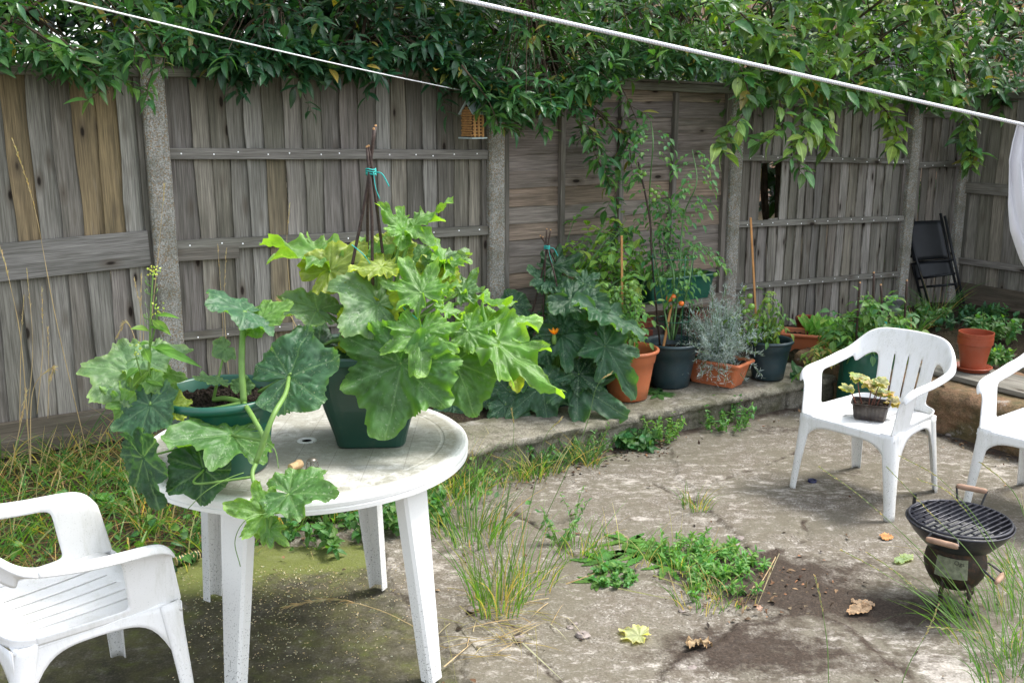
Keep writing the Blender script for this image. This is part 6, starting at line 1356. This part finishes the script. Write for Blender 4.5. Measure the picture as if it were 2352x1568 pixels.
def tree(label, cat, name, ulo, uhi, olo, ohi, zhi, nclu, ls, wr, col, sprays=(), trunk_u=None, seed=1, zlo=1.75, spw=.30, gate=.40, nl=(6, 9), hi=None, front=True, group=None, far=False, fringe=0, over=None):
    tu = (ulo + uhi) / 2 if trunk_u is None else trunk_u; base = F(tu, olo * .5 if far else -.35, .15); t = thing(name, label, cat, base, group=group); lb = LB(); br = MB(); cen = []
    tries = 0
    while len(cen) < nclu and tries < nclu * 30:
        tries += 1; u, o, z = R.uniform(ulo, uhi), R.uniform(olo, ohi), R.uniform(zlo, zhi); p = F(u, o, z)
        if o > -.03 and not front: continue
        if o > -.05:
            x, y = proj(p)
            if y > bound(x) - 14 or z < 1.9: continue
            if o > .25 and z < 2.1: continue
        g = snoise(u * 1.0 + o, z * 1.2 - o, 2.6, 3, seed)
        if g < gate: continue
        cen.append(p)
    for k in range(fringe):
        o = R.uniform(.04, ohi); x0, x1 = proj(F(ulo, o, 2))[0], proj(F(uhi, o, 2))[0]; x = R.uniform(x0, x1); y = bound(x) - 18 - abs(R.gauss(0, 45)) - o * 30; p = at(x, y, Y=Yf(x, o)); 
        if snoise(x * .01, y * .01 + seed, 1.4, 3, seed) > .38: cen.append(p)
    if over:  # extra leaf clusters above the view, added to shade the fence and corner
        for k in range(over[0]): cen.append(F(R.uniform(ulo, uhi), R.uniform(*over[1]), R.uniform(*over[2])))
    base_top = base + Vector((0, 0, 1.5)); limbs = []
    for k in range(9):
        e = F(R.uniform(ulo, uhi), R.uniform(olo, ohi * .6), R.uniform(2.3, zhi)); pts = bez([base + Vector((R.uniform(-.03, .03), R.uniform(-.03, .03), .3)), base_top + jit((0, 0, R.uniform(-.3, .3)), .12), base_top.lerp(e, .6) + Vector((0, 0, .15)), e], 6); br.tube(pts, list(np.linspace(.018, .004, len(pts))), 7); limbs += pts[6:]
    tr = MB(); tr.tube(bez([base - Vector((0, 0, .15)), base + Vector((.03, 0, .6)), base_top], 6), list(np.linspace(.06, .035, 13)), 10); tr.build('trunk', M_BARK, t, smooth=True)
    for p in cen:
        q = min(limbs, key=lambda l: (l - p).length_squared) if R.random() < .25 else None
        if q is not None and (q - p).length < .8: br.tube(bez([q, q.lerp(p, .5) + Vector((0, 0, .06)), p], 3), [.006, .005, .004, .0035, .003, .0025, .002], 4)
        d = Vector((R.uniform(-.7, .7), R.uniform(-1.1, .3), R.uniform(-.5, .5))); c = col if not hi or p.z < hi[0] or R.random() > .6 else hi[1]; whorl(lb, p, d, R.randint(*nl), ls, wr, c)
    for sp in sprays:
        pts = bez([at(x, y, Y=Yd) for x, y, Yd in sp], 6); br.tube(pts, list(np.linspace(.006, .0018, len(pts))), 5); acc = 0
        for i in range(1, len(pts)):
            acc += (pts[i] - pts[i - 1]).length
            while acc > .055:
                acc -= .055; d = (pts[i] - pts[i - 1]).normalized() * .6 + Vector((R.uniform(-1, 1), R.uniform(-1, .3), R.uniform(-.6, .4))); q = pts[i] + d * R.uniform(.02, .10) * (1.4 if ls < .1 else 1); br.tube([pts[i], q], [.002, .0012], 4); whorl(lb, q, d, R.randint(4, 6), ls, wr, col if not hi or R.random() < .6 else hi[1])
    br.build('branches', M_BARK, t, smooth=True); lb.build('crown', M_LEAF, t, curl=.30)
    return t
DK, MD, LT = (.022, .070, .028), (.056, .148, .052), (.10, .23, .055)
def Yf(x, off): # distance of the fence-parallel plane at a photo x
    r = ray(x, 250); d = Vector((r[0], r[1], 0)); q = F0 + FN * off; k = q.dot(FN) / d.dot(FN); return d.y * k
def sp(off, *pts): return [(x, y, Yf(x, off)) for x, y in pts]
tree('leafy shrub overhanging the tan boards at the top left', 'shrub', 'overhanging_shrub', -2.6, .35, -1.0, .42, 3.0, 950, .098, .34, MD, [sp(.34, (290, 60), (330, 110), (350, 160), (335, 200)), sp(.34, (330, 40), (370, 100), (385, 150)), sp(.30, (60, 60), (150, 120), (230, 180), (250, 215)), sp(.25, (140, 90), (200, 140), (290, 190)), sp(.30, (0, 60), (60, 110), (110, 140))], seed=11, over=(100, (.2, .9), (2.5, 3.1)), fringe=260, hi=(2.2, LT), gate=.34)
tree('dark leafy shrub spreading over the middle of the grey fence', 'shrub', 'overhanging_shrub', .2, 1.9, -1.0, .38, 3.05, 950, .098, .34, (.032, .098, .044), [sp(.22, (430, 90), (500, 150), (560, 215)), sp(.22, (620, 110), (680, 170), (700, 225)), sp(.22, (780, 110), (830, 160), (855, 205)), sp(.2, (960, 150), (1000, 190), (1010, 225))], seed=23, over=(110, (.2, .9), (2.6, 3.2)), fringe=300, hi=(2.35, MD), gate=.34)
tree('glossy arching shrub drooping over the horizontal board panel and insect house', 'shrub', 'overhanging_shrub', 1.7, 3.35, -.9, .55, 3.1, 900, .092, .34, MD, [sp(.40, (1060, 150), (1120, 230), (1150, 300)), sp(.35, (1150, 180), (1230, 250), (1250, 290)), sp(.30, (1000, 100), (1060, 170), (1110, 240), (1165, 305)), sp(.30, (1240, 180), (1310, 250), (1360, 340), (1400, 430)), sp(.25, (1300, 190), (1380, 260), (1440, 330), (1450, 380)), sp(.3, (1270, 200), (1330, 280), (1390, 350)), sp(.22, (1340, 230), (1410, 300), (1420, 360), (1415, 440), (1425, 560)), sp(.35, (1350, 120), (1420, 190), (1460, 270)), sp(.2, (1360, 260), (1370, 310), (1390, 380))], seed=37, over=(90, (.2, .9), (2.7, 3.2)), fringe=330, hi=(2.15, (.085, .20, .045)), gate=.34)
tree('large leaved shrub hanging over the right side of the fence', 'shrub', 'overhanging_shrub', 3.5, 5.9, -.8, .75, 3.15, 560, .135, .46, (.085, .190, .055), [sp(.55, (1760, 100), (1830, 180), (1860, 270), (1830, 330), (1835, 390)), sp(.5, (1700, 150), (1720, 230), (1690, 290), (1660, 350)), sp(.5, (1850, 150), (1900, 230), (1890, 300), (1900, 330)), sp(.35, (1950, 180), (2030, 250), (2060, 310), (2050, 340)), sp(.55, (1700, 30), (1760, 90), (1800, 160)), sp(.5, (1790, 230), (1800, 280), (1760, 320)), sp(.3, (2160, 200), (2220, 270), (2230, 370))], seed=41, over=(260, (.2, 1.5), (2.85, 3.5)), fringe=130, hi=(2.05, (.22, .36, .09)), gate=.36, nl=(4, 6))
tree('broad leaved shrub above the dark fence corner on the far right', 'shrub', 'overhanging_shrub', 5.6, 8.2, -1.2, .6, 3.3, 480, .125, .42, (.060, .15, .055), [sp(.3, (2250, 130), (2290, 200), (2300, 260)), sp(.2, (2200, 300), (2220, 340), (2230, 390))], seed=53, over=(420, (.0, 2.3), (2.85, 3.6)), fringe=90, hi=(2.4, (.08, .18, .05)), gate=.36, nl=(4, 6))
# deeper hedge
for i, (a, b, zz_, sd, lab) in enumerate(((-4.5, .5, 3.9, 61, 'dark hedge bush far behind the tan boards'), (.2, 3.0, 3.9, 67, 'dark hedge bush behind the grey fence panel'), (2.8, 6.0, 3.9, 71, 'dark bush behind the broken fence panel'), (5.8, 10.5, 3.9, 73, 'dark bush behind the fence corner'))):
    tree(lab, 'bush', 'hedge_bush', a, b, -2.6, -1.0, zz_, 1500 if i < 2 else 760, .17, .48, DK if i < 2 else (.028, .075, .03), seed=sd, zlo=.9, gate=.20 if i < 2 else .40, front=False, fringe=0, group='bushes behind the fence', far=True)
# ---------------------------------------------------------------- grass and weeds
def tuft(items, c, n, hmin, hmax, spread, col, lean=.4, w=.004, dry=.15, bias=(0, 0)):
    for k in range(n):
        a = R.uniform(0, 6.28); r = spread * math.sqrt(R.random()); p = Vector(c) + Vector((math.cos(a) * r, math.sin(a) * r, -.005)); d = Vector((math.cos(a) * lean * R.random() + bias[0], math.sin(a) * lean * R.random() + bias[1], 1)); h = R.uniform(hmin, hmax)
        items.append((p, d, h, w * R.uniform(.5, 1.5), Vector((math.cos(a + R.uniform(-1, 1)) * R.uniform(0, .8), math.sin(a + R.uniform(-1, 1)) * R.uniform(0, .8), -R.uniform(0, .75) ** 1.5)), cvar((.42, .33, .15) if R.random() < dry else col, .25)))
def stalk(name, label, pts, col=(.50, .40, .20), head=.25, fluff=40, r=.0012, parentless=True, hl=.012):
    P = bez(pts, 10); b = P[0]; t = thing(name, label, 'grass stalk', b); mb = MB(); mb.tube(P, [r * 1.3] * (len(P) // 2) + [r * .8] * (len(P) - len(P) // 2), 5); m = mb.build('stem', M_STALKG if col[0] < .3 else M_STALKD, t, smooth=True); its = []; n0 = int(len(P) * (1 - head))
    for k in range(fluff):
        s = R.uniform(n0, len(P) - 1.01); i = int(s); p = P[i].lerp(P[i + 1], s - i); d = (P[i + 1] - P[i]).normalized(); its.append((p, d + rdir() * .35, hl * R.uniform(.7, 1.4), .003, (0, 0, -.1), cvar((.52, .41, .24), .2)))
    blades(its, M_STRAW, 'seed_head', t, 3); return t
M_STALKD = simple('dry_stalk', (.42, .32, .16), .7, .3); M_STALKG = simple('green_stalk', (.13, .22, .06), .6, .3)
GR = [(.085, .19, .045), (.12, .23, .05), (.06, .15, .04)]
def gz(p): u, w = UW(p); return float(gheight(u, w))
# rough grass in the left bed
its = []
for k in range(400):
    u = R.uniform(-3.2, .9); w = R.uniform(.06, 1.24) if R.random() < .8 else R.uniform(.9, 1.3); p = F(u, w, 0); p.z = gz(p) if u < .55 else .0; tuft(its, p, R.randint(8, 15), .08, .34 if w < 1.05 else .18, .05, R.choice(GR), .6, .0042, .22 + .25 * (w < .5))
for k in range(60):
    p = F(R.uniform(.8, 1.9), R.uniform(1.03, 1.2), 0); tuft(its, p, 8, .08, .24, .05, R.choice(GR), .6, .004, .3)
o = blades(its, M_GRASS, 'grass', None, 5); tag(o, 'long rough grass growing along the foot of the fence on the left', 'grass', kind='stuff')
its = []
for k in range(1500):
    p = F(R.uniform(-3, .3), R.uniform(.1, 1.1), 0); p.z = gz(p) + R.uniform(0, .05); a = R.uniform(0, 6.28); its.append((p, (math.cos(a), math.sin(a), R.uniform(0, .3)), R.uniform(.1, .3), .0025, (0, 0, -.1), cvar(R.choice([(.30, .16, .07), (.42, .30, .15), (.22, .12, .06)]), .3)))
o = blades(its, M_STRAW, 'dry_grass', None, 4); tag(o, 'matted dry brown grass under the fence on the left', 'dry grass', kind='stuff')
its = []
for k in range(1500):
    u = R.uniform(-3.2, .85); w = R.uniform(.1, 1.2); p = F(u, w, 0); p.z = gz(p) if u < .55 else 0; a = R.uniform(0, 6.28); its.append((p, (math.cos(a) * .5, math.sin(a) * .5, 1), R.uniform(.12, .42), R.uniform(.004, .009), Vector((math.cos(a) * R.uniform(.1, .8), math.sin(a) * R.uniform(.1, .8), -R.uniform(.2, .9))), cvar(R.choice([(.10, .22, .06), (.13, .25, .07), (.07, .17, .05), (.40, .32, .16), (.11, .24, .06), (.20, .24, .08)]), .2)))
o = blades(its, M_GRASS, 'broad_grass', None, 8); tag(o, 'broad arching grass blades in the bed behind the left chair', 'grass', kind='stuff')
# bindweed-like ground cover
lb = LB()
for k in range(620):
    z = R.random()
    if z < .72: u, w = R.uniform(-2.6, 1.2), R.gauss(1.12, .16); zt = .02
    else: u, w = R.uniform(-2.5, .2), R.uniform(.3, 1.1); zt = gz(F(u, w, 0))
    if w < .15 or (u > .5 and w < 1.03): continue
    p = F(u, w, zt + R.uniform(.01, .12)); lb.add(p, rdir(-.1), (R.uniform(-.4, .4), -.6, 1), R.uniform(.025, .055), R.uniform(.02, .04), cvar(R.choice([(.075, .18, .04), (.11, .23, .05), (.05, .13, .04)])))
o = lb.build('ground_cover', M_LEAF2, None, shape=.33); tag(o, 'low broad leaved weeds trailing over the edge of the mossy concrete', 'ground cover', kind='stuff')
# tufts on the patio
def gtuft(x, y, label, n, hmin, hmax, spread, name='grass_tuft', lean=.45, dry=.2, w=.004, bias=(0, 0), z=0):
    c = at(x, y, z); its = []; tuft(its, c, n, hmin, hmax, spread, R.choice(GR[:2]), lean, w, dry, bias); o = blades(its, M_GRASS, name, None, 6); o.data.transform(Matrix.Translation(-c)); o.location = c; return tag(o, label, 'grass')
gtuft(1140, 1395, 'big upright grass clump growing from the slab edge right of the table', 105, .15, .46, .11, w=.0034, dry=.25, lean=.3)
gtuft(1200, 1340, 'leaning grass clump just behind the big one', 60, .12, .36, .14, w=.003)
gtuft(1085, 1230, 'grass clump behind the right table leg', 120, .12, .36, .16); gtuft(1010, 1150, 'grass clump between table leg and edging wall', 120, .12, .34, .2)
gtuft(2300, 1455, 'bright green grass clump at the lower right corner', 170, .08, .34, .22, bias=(-.2, .1), w=.003, dry=.12); gtuft(2370, 1350, 'green grass clump at the right edge beside the grill', 120, .10, .34, .2, bias=(-.4, .0), w=.003, dry=.12); gtuft(2330, 1560, 'grass clump at the very bottom right', 110, .08, .26, .15, w=.003, dry=.12)
gtuft(1600, 1165, 'thin dry grass tuft on the crack near the pale slab', 60, .05, .17, .07, dry=.5, w=.003); gtuft(1500, 1395, 'small grass sprig', 20, .04, .1, .04) if False else None
gtuft(1560, 1300, 'fine upright grass mixed into the chickweed patch', 45, .05, .20, .14, w=.0026, dry=.35); gtuft(1430, 1290, 'thin grass threading through the dandelions', 45, .05, .22, .14, w=.0026, dry=.3); gtuft(1680, 1375, 'wispy dry grass at the lower end of the weed patch', 40, .05, .18, .1, w=.0026, dry=.6); gtuft(1330, 1270, 'short grass at the left side of the dandelion patch', 60, .05, .2, .1, w=.003); gtuft(1610, 1385, 'low grass at the soil heap below the weeds', 60, .05, .14, .1, dry=.3, w=.003)
gtuft(2150, 730, 'arching fine grass on the terrace left of the stacked pots', 70, .18, .42, .06, lean=.9, z=TERR, dry=.2, w=.004); gtuft(2100, 760, 'short grass behind the back of the white chair', 60, .12, .3, .08, lean=.8, z=TERR, w=.004)
gtuft(2030, 600, 'delicate tall grass sprig in front of the slim concrete post', 12, .2, .34, .02, z=.4, w=.002)
# weed patches : one plant each
def herb(x, y, label, n, h, ls, wr, col, spread, name='weed', z=0, shape=.42, erect=1.0):
    c = at(x, y, z); t = thing(name, label, 'weed', c); st = MB(); lb = LB()
    for k in range(n):
        a = R.uniform(0, 6.28); r = spread * math.sqrt(R.random()); b = c + Vector((math.cos(a) * r, math.sin(a) * r, 0)); e = b + Vector((math.cos(a) * h * .4, math.sin(a) * h * .4, h * R.uniform(.5, 1.1) * erect)); pts = bez([b, b.lerp(e, .5) + jit((0, 0, 0), .008), e], 4); st.tube(pts, .0013, 4)
        for q in pts[2:]:
            for _ in range(2): lb.add(q, rdir(.15), (R.uniform(-.3, .3), -.4, 1), ls * R.uniform(.5, 1.5), ls * wr * R.uniform(.6, 1.1), cvar(col, .25, .15))
    st.build('stem', M_STEM, t, smooth=True); lb.build('leaves', M_LEAF2, t, shape=shape); return t
def rosette(x, y, label, n, l, wr, col, z=0, name='dandelion'):
    c = at(x, y, z); t = thing(name, label, 'weed', c)
    for k in range(n):
        a = k * 2.4 + R.uniform(-.3, .3); d = Vector((math.cos(a), math.sin(a), R.uniform(.05, .5))).normalized(); L = l * R.uniform(.7, 1.15); J = c + d * .008; V = []; m = 22; s = Vector((-d.y, d.x, 0)).normalized(); up = s.cross(d) * -1; ph = R.uniform(0, 6)
        for i in range(m + 1):
            u = i / m; w = wr * L * (math.sin(math.pi * u ** .75) ** .7 * .5 + .03) * (1 - .38 * ((i * 1.0) % 3 == 1)); cz = J + d * (L * u) + Vector((0, 0, -.55 * L * u * u)); 
            for q in (-1, 0, 1): V.append(tuple(cz + s * (w * q) + Vector((0, 0, .12 * w * abs(q)))))
        V = np.array(V); V[:, 2] = np.maximum(V[:, 2], c.z + .004); idx = np.arange((m + 1) * 3).reshape(m + 1, 3); Fq = np.stack([idx[:-1, :-1], idx[1:, :-1], idx[1:, 1:], idx[:-1, 1:]], -1).reshape(-1, 4); cc = np.tile(np.array(cvar(col, .15)), (len(V), 1)); npmesh('leaf', V, Fq, M_LEAF2, t, cc, uv=np.zeros((len(V), 2)) + .5)
rosette(1480, 1270, 'large flat dandelion rosette in the middle of the weed patch', 13, .16, .28, (.10, .24, .045)); rosette(1390, 1290, 'dandelion rosette at the left of the weed patch', 12, .13, .30, (.10, .22, .05)); rosette(1440, 1245, 'smaller dandelion behind the large rosette', 9, .12, .26, (.11, .25, .05)); rosette(1370, 1335, 'low dandelion nearest the yellow fallen leaf', 9, .09, .3, (.09, .2, .04)); rosette(1530, 1300, 'toothed weed rosette between dandelion and chickweed', 9, .12, .25, (.09, .22, .04))
herb(1620, 1290, 'bushy bright chickweed with small pointed leaves left of the soil heap', 44, .06, .028, .4, (.12, .27, .05), .17); herb(1565, 1270, 'fresh green weed behind the chickweed', 24, .05, .028, .4, (.11, .26, .05), .13); herb(1690, 1300, 'small leafy weed on the soil by the broken slab', 26, .06, .03, .4, (.11, .26, .05), .13); herb(1650, 1355, 'trailing weed in the dark soil heap', 20, .05, .03, .4, (.11, .25, .05), .14)
herb(1410, 1330, 'clover-like weed in front of the dandelions', 26, .03, .02, .8, (.09, .22, .05), .08); herb(1290, 1250, 'upright small weed stem with lobed leaves near the grass clump', 7, .16, .03, .4, (.10, .22, .06), .02); herb(1318, 1195, 'tall thin weed on the pale concrete', 4, .14, .02, .4, (.10, .22, .06), .01)
herb(1660, 985, 'weed clump growing at the foot of the edging below the silver herb', 30, .15, .030, .5, (.09, .22, .05), .12); herb(1520, 1010, 'yellowish weed at the edging foot below the dark slate pot', 34, .16, .022, .6, (.13, .27, .05), .09); herb(1465, 1030, 'broad leaved bramble seedling at the edging foot', 16, .08, .055, .75, (.06, .16, .05), .09); herb(1340, 1045, 'fine weed by the shaded edging wall', 26, .16, .022, .5, (.08, .18, .05), .12); herb(1560, 970, 'slim weed climbing the edging joint', 12, .14, .02, .6, (.10, .24, .05), .05); herb(1250, 1060, 'low green weed under the dark courgette leaves', 24, .12, .03, .5, (.07, .17, .05), .12)
rosette(1513, 905, 'toothed thistle-like weed rooted on the ledge between two pots', 12, .13, .3, (.07, .18, .05), z=LEDGE); herb(1850, 900, 'maple-like seedling hanging below the ledge corner', 8, .12, .06, .8, (.07, .17, .07), .07, z=.08); herb(2135, 925, 'bright heart shaped leaves behind the white chair back', 3, .05, .07, .8, (.12, .26, .05), .02, z=.1)
herb(2290, 780, 'leafy weed right of the stacked pots', 24, .14, .05, .7, (.08, .19, .05), .12, z=TERR); herb(2180, 745, 'dark leaved creeping weed on the terrace soil', 13, .05, .045, .7, (.045, .12, .05), .22, z=TERR); herb(2310, 745, 'creeping weed at the far right of the terrace', 12, .10, .045, .7, (.06, .15, .05), .18, z=TERR); herb(2255, 725, 'small weed cluster at the back of the terrace', 10, .08, .045, .7, (.05, .13, .05), .18, z=TERR); herb(2290, 830, 'weed spilling over the plank beside the stacked pots', 14, .07, .045, .6, (.10, .22, .05), .05, z=TERR + .03); herb(1935, 690, 'small upright plant at the foot of the fence beyond the lettuce', 16, .16, .04, .6, (.05, .15, .05), .08, z=.2); herb(2120, 745, 'bushy weed behind the bean sticks', 15, .12, .05, .7, (.08, .19, .06), .12, z=TERR)
for i in range(26): pass
herb(60, 1120, 'patch of broad weeds behind the foreground chair', 40, .16, .05, .8, (.09, .2, .05), .22, z=.05); herb(250, 1170, 'heart leaved bindweed left of the table', 44, .14, .055, .85, (.09, .22, .05), .22, z=.02); herb(780, 1225, 'low weeds under the table at the moss edge', 34, .08, .04, .7, (.08, .19, .05), .22); herb(930, 1195, 'leafy weeds seen between the right table legs', 34, .12, .045, .7, (.08, .19, .05), .16)
# tall dry stalks
S_ = lambda *p: [at(x, y, Y=Yd) for x, y, Yd in p]
stalk('grass_stalk', 'very tall bent seed stalk crossing the tan boards at the left', S_((200, 1040, 3.9), (130, 740, 3.7), (80, 480, 3.6), (28, 318, 3.5)), head=.34, fluff=50)
stalk('grass_stalk', 'tall drooping seed stalk at the extreme left edge', S_((70, 1080, 3.5), (50, 800, 3.4), (20, 640, 3.3), (-5, 550, 3.3)), head=.35, fluff=40)
for i, (a, b, c, d_) in enumerate((((60, 980), (75, 800), (62, 620), .25), ((85, 950), (98, 800), (96, 660), .3), ((45, 980), (48, 800), (55, 680), .3), ((110, 960), (112, 860), (110, 750), .3), ((310, 900), (330, 760), (308, 640), .3), ((320, 900), (322, 760), (325, 630), .3), ((345, 760), (366, 560), (378, 420), .2), ((505, 880), (512, 760), (500, 560), .4), ((525, 860), (515, 700), (520, 570), .4), ((690, 900), (660, 600), (665, 470), .2))):
    Yd = 4.1 if a[0] < 400 else 4.6; stalk('grass_stalk', ['thin straw stalk standing far left before the fence', 'upright seed stalk second in the left group', 'short seed stalk nearest the left edge', 'slim seed stalk right of the left group', 'seed stalk rising left of the first concrete post', 'twin seed stalk touching the first concrete post', 'faint tall stalk in front of the first concrete post', 'thin stalk behind the round green pot', 'thin stalk just right of the one behind the round pot', 'pale stalk before the mustard coloured board'][i], S_((a[0], a[1], Yd), (b[0], b[1], Yd), (c[0], c[1], Yd)), head=d_, fluff=22, hl=.014)
for i, (p, lab) in enumerate(((((70, 1080), (75, 900), (120, 845), (115, 870)), 'arching feathery seed head at the left of the bed'), (((20, 1100), (50, 960), (60, 900), (50, 960)), 'drooping pale seed head low at the left'), (((330, 880), (310, 780), (290, 740), (270, 770)), 'curled seed head above the trailing squash'), (((690, 770), (670, 730), (650, 700), (640, 690)), 'short tan seed head between the two table plants'))):
    stalk('grass_stalk', lab, S_(*[(x, y, 3.6 if i < 2 else 3.9) for x, y in p]), head=.5, fluff=46, hl=.02)
for i, (p, lab, Ys) in enumerate(((((2330, 1500), (2150, 1300), (1990, 1150), (1880, 1070)), 'long seed stalk leaning left across the front chair leg', 3.1), (((2340, 1480), (2250, 1300), (2130, 1170), (2035, 1070)), 'seed stalk crossing above the grill grate', 3.05), (((2360, 1450), (2290, 1280), (2190, 1140), (2110, 1100)), 'second seed stalk crossing the grill', 3.0), (((2300, 1520), (2160, 1400), (2020, 1310), (1932, 1262)), 'low seed stalk leaning left below the grill', 3.0), (((2320, 1560), (2200, 1440), (2080, 1330), (1992, 1268)), 'low seed stalk just right of its neighbour', 2.95), (((2060, 1600), (2090, 1520), (2130, 1450), (2155, 1390)), 'upright seed stalk at the bottom right', 2.9), (((1904, 1600), (1900, 1480), (1885, 1380), (1872, 1322)), 'straight lone seed stalk at the bottom', 2.9), (((2350, 1360), (2250, 1200), (2160, 1100), (2070, 1048)), 'fine stalk curving over the back of the grill', 3.3), (((2370, 1250), (2340, 1150), (2300, 1100), (2250, 1060)), 'short stalk at the right edge by the far chair', 3.2), (((2352, 1560), (2300, 1480), (2240, 1450), (2130, 1438)), 'thick tan seed head bending left at the lower right', 2.8))):
    stalk('grass_stalk', lab, S_(*[(x, y, Ys) for x, y in p]), head=.42, fluff=44, hl=.010, col=(.2, .3, .1))
for p, lab in ((((1120, 1385), (1165, 1150), (1180, 1000), (1175, 940)), 'tallest green stalk rising before the edging wall'), (((1150, 1385), (1220, 1150), (1250, 1010), (1290, 960)), 'curved stalk leaning right over the edging'), (((1110, 1385), (1095, 1200), (1090, 1090), (1085, 1040)), 'straight green stalk beside the table edge'), (((1170, 1360), (1330, 1020), (1370, 890), (1405, 855)), 'long diagonal seed stalk crossing the dark courgette leaves')):
    stalk('grass_stalk', lab, S_(*[(x, y, 3.6) for x, y in p]), head=.25, fluff=26, hl=.012, col=(.2, .3, .1))
mb = MB()
stalk('grass_stalk', 'fallen feathery stalk lying on the moss under the table', [at(965, 1445, .01), at(870, 1400, .03), at(760, 1375, .05), at(660, 1392, .02)], head=.5, fluff=90, hl=.03)
its = []
for (a, b) in (((1790, 1270), (1735, 1392)), ((1782, 1278), (1728, 1385)), ((1775, 1290), (1745, 1395)), ((1535, 1310), (1570, 1405)), ((1085, 1400), (1250, 1385)), ((1055, 1390), (1180, 1500)), ((1230, 1440), (1240, 1568)), ((1100, 1480), (1260, 1420)), ((1050, 1420), (1130, 1540)), ((1200, 1475), (1300, 1568)), ((1420, 1350), (1560, 1380)), ((1020, 1530), (1090, 1470)), ((1500, 1320), (1620, 1360)), ((1150, 1430), (1240, 1445)), ((1300, 1340), (1390, 1310)), ((1020, 1425), (1060, 1600))):
    p, q = at(*a, .012), at(*b, .006); its.append((p, (q - p), (q - p).length, .005, Vector((R.uniform(-.05, .05), R.uniform(-.05, .05), .0)), cvar((.52, .42, .26), .12)))
for k in range(90):
    p = at(R.gauss(1160, 60), R.gauss(1430, 40), .008); a = R.uniform(0, 6.28); its.append((p, (math.cos(a), math.sin(a), .15), R.uniform(.06, .22), .003, (0, 0, -.15), cvar((.48, .38, .22), .2)))
o = blades(its, M_STRAW, 'dry_straw', None, 4); tag(o, 'loose dry straw stems lying on the concrete', 'straw', kind='stuff')
# ---------------------------------------------------------------- light
W = bpy.data.worlds.new('World'); S.world = W; W.use_nodes = True; nt = W.node_tree; nt.nodes.clear()
sky = nt.nodes.new('ShaderNodeTexSky'); sky.sky_type = 'NISHITA'; sky.sun_disc = False
SE, SA = rad(58), rad(70)      # elevation, azimuth measured from +Y towards +X
sky.sun_elevation = SE; sky.sun_rotation = SA; sky.air_density = 1.0; sky.dust_density = 2.0; sky.ozone_density = .6
bg = nt.nodes.new('ShaderNodeBackground'); bg.inputs[1].default_value = .15; wo = nt.nodes.new('ShaderNodeOutputWorld')
hs = nt.nodes.new('ShaderNodeHueSaturation'); hs.inputs['Saturation'].default_value = .38; nt.links.new(sky.outputs[0], hs.inputs['Color']); nt.links.new(hs.outputs[0], bg.inputs[0]); nt.links.new(bg.outputs[0], wo.inputs[0])
sd = bpy.data.lights.new('sun', 'SUN'); so = bpy.data.objects.new('sun', sd); COL.objects.link(so)
sd.energy = 1.5; sd.angle = rad(14); sd.color = (1, .96, .9)
dv = Vector((math.sin(SA) * math.cos(SE), math.cos(SA) * math.cos(SE), math.sin(SE)))
so.rotation_euler = dv.to_track_quat('Z', 'Y').to_euler()
S.view_settings.view_transform = 'Standard'; S.view_settings.look = 'None'; S.view_settings.exposure = 1.68; S.view_settings.gamma = 1
S.cycles.max_bounces = 8; S.cycles.diffuse_bounces = 4; S.cycles.transmission_bounces = 4; S.cycles.use_denoising = True
S.cycles.caustics_reflective = False; S.cycles.caustics_refractive = False
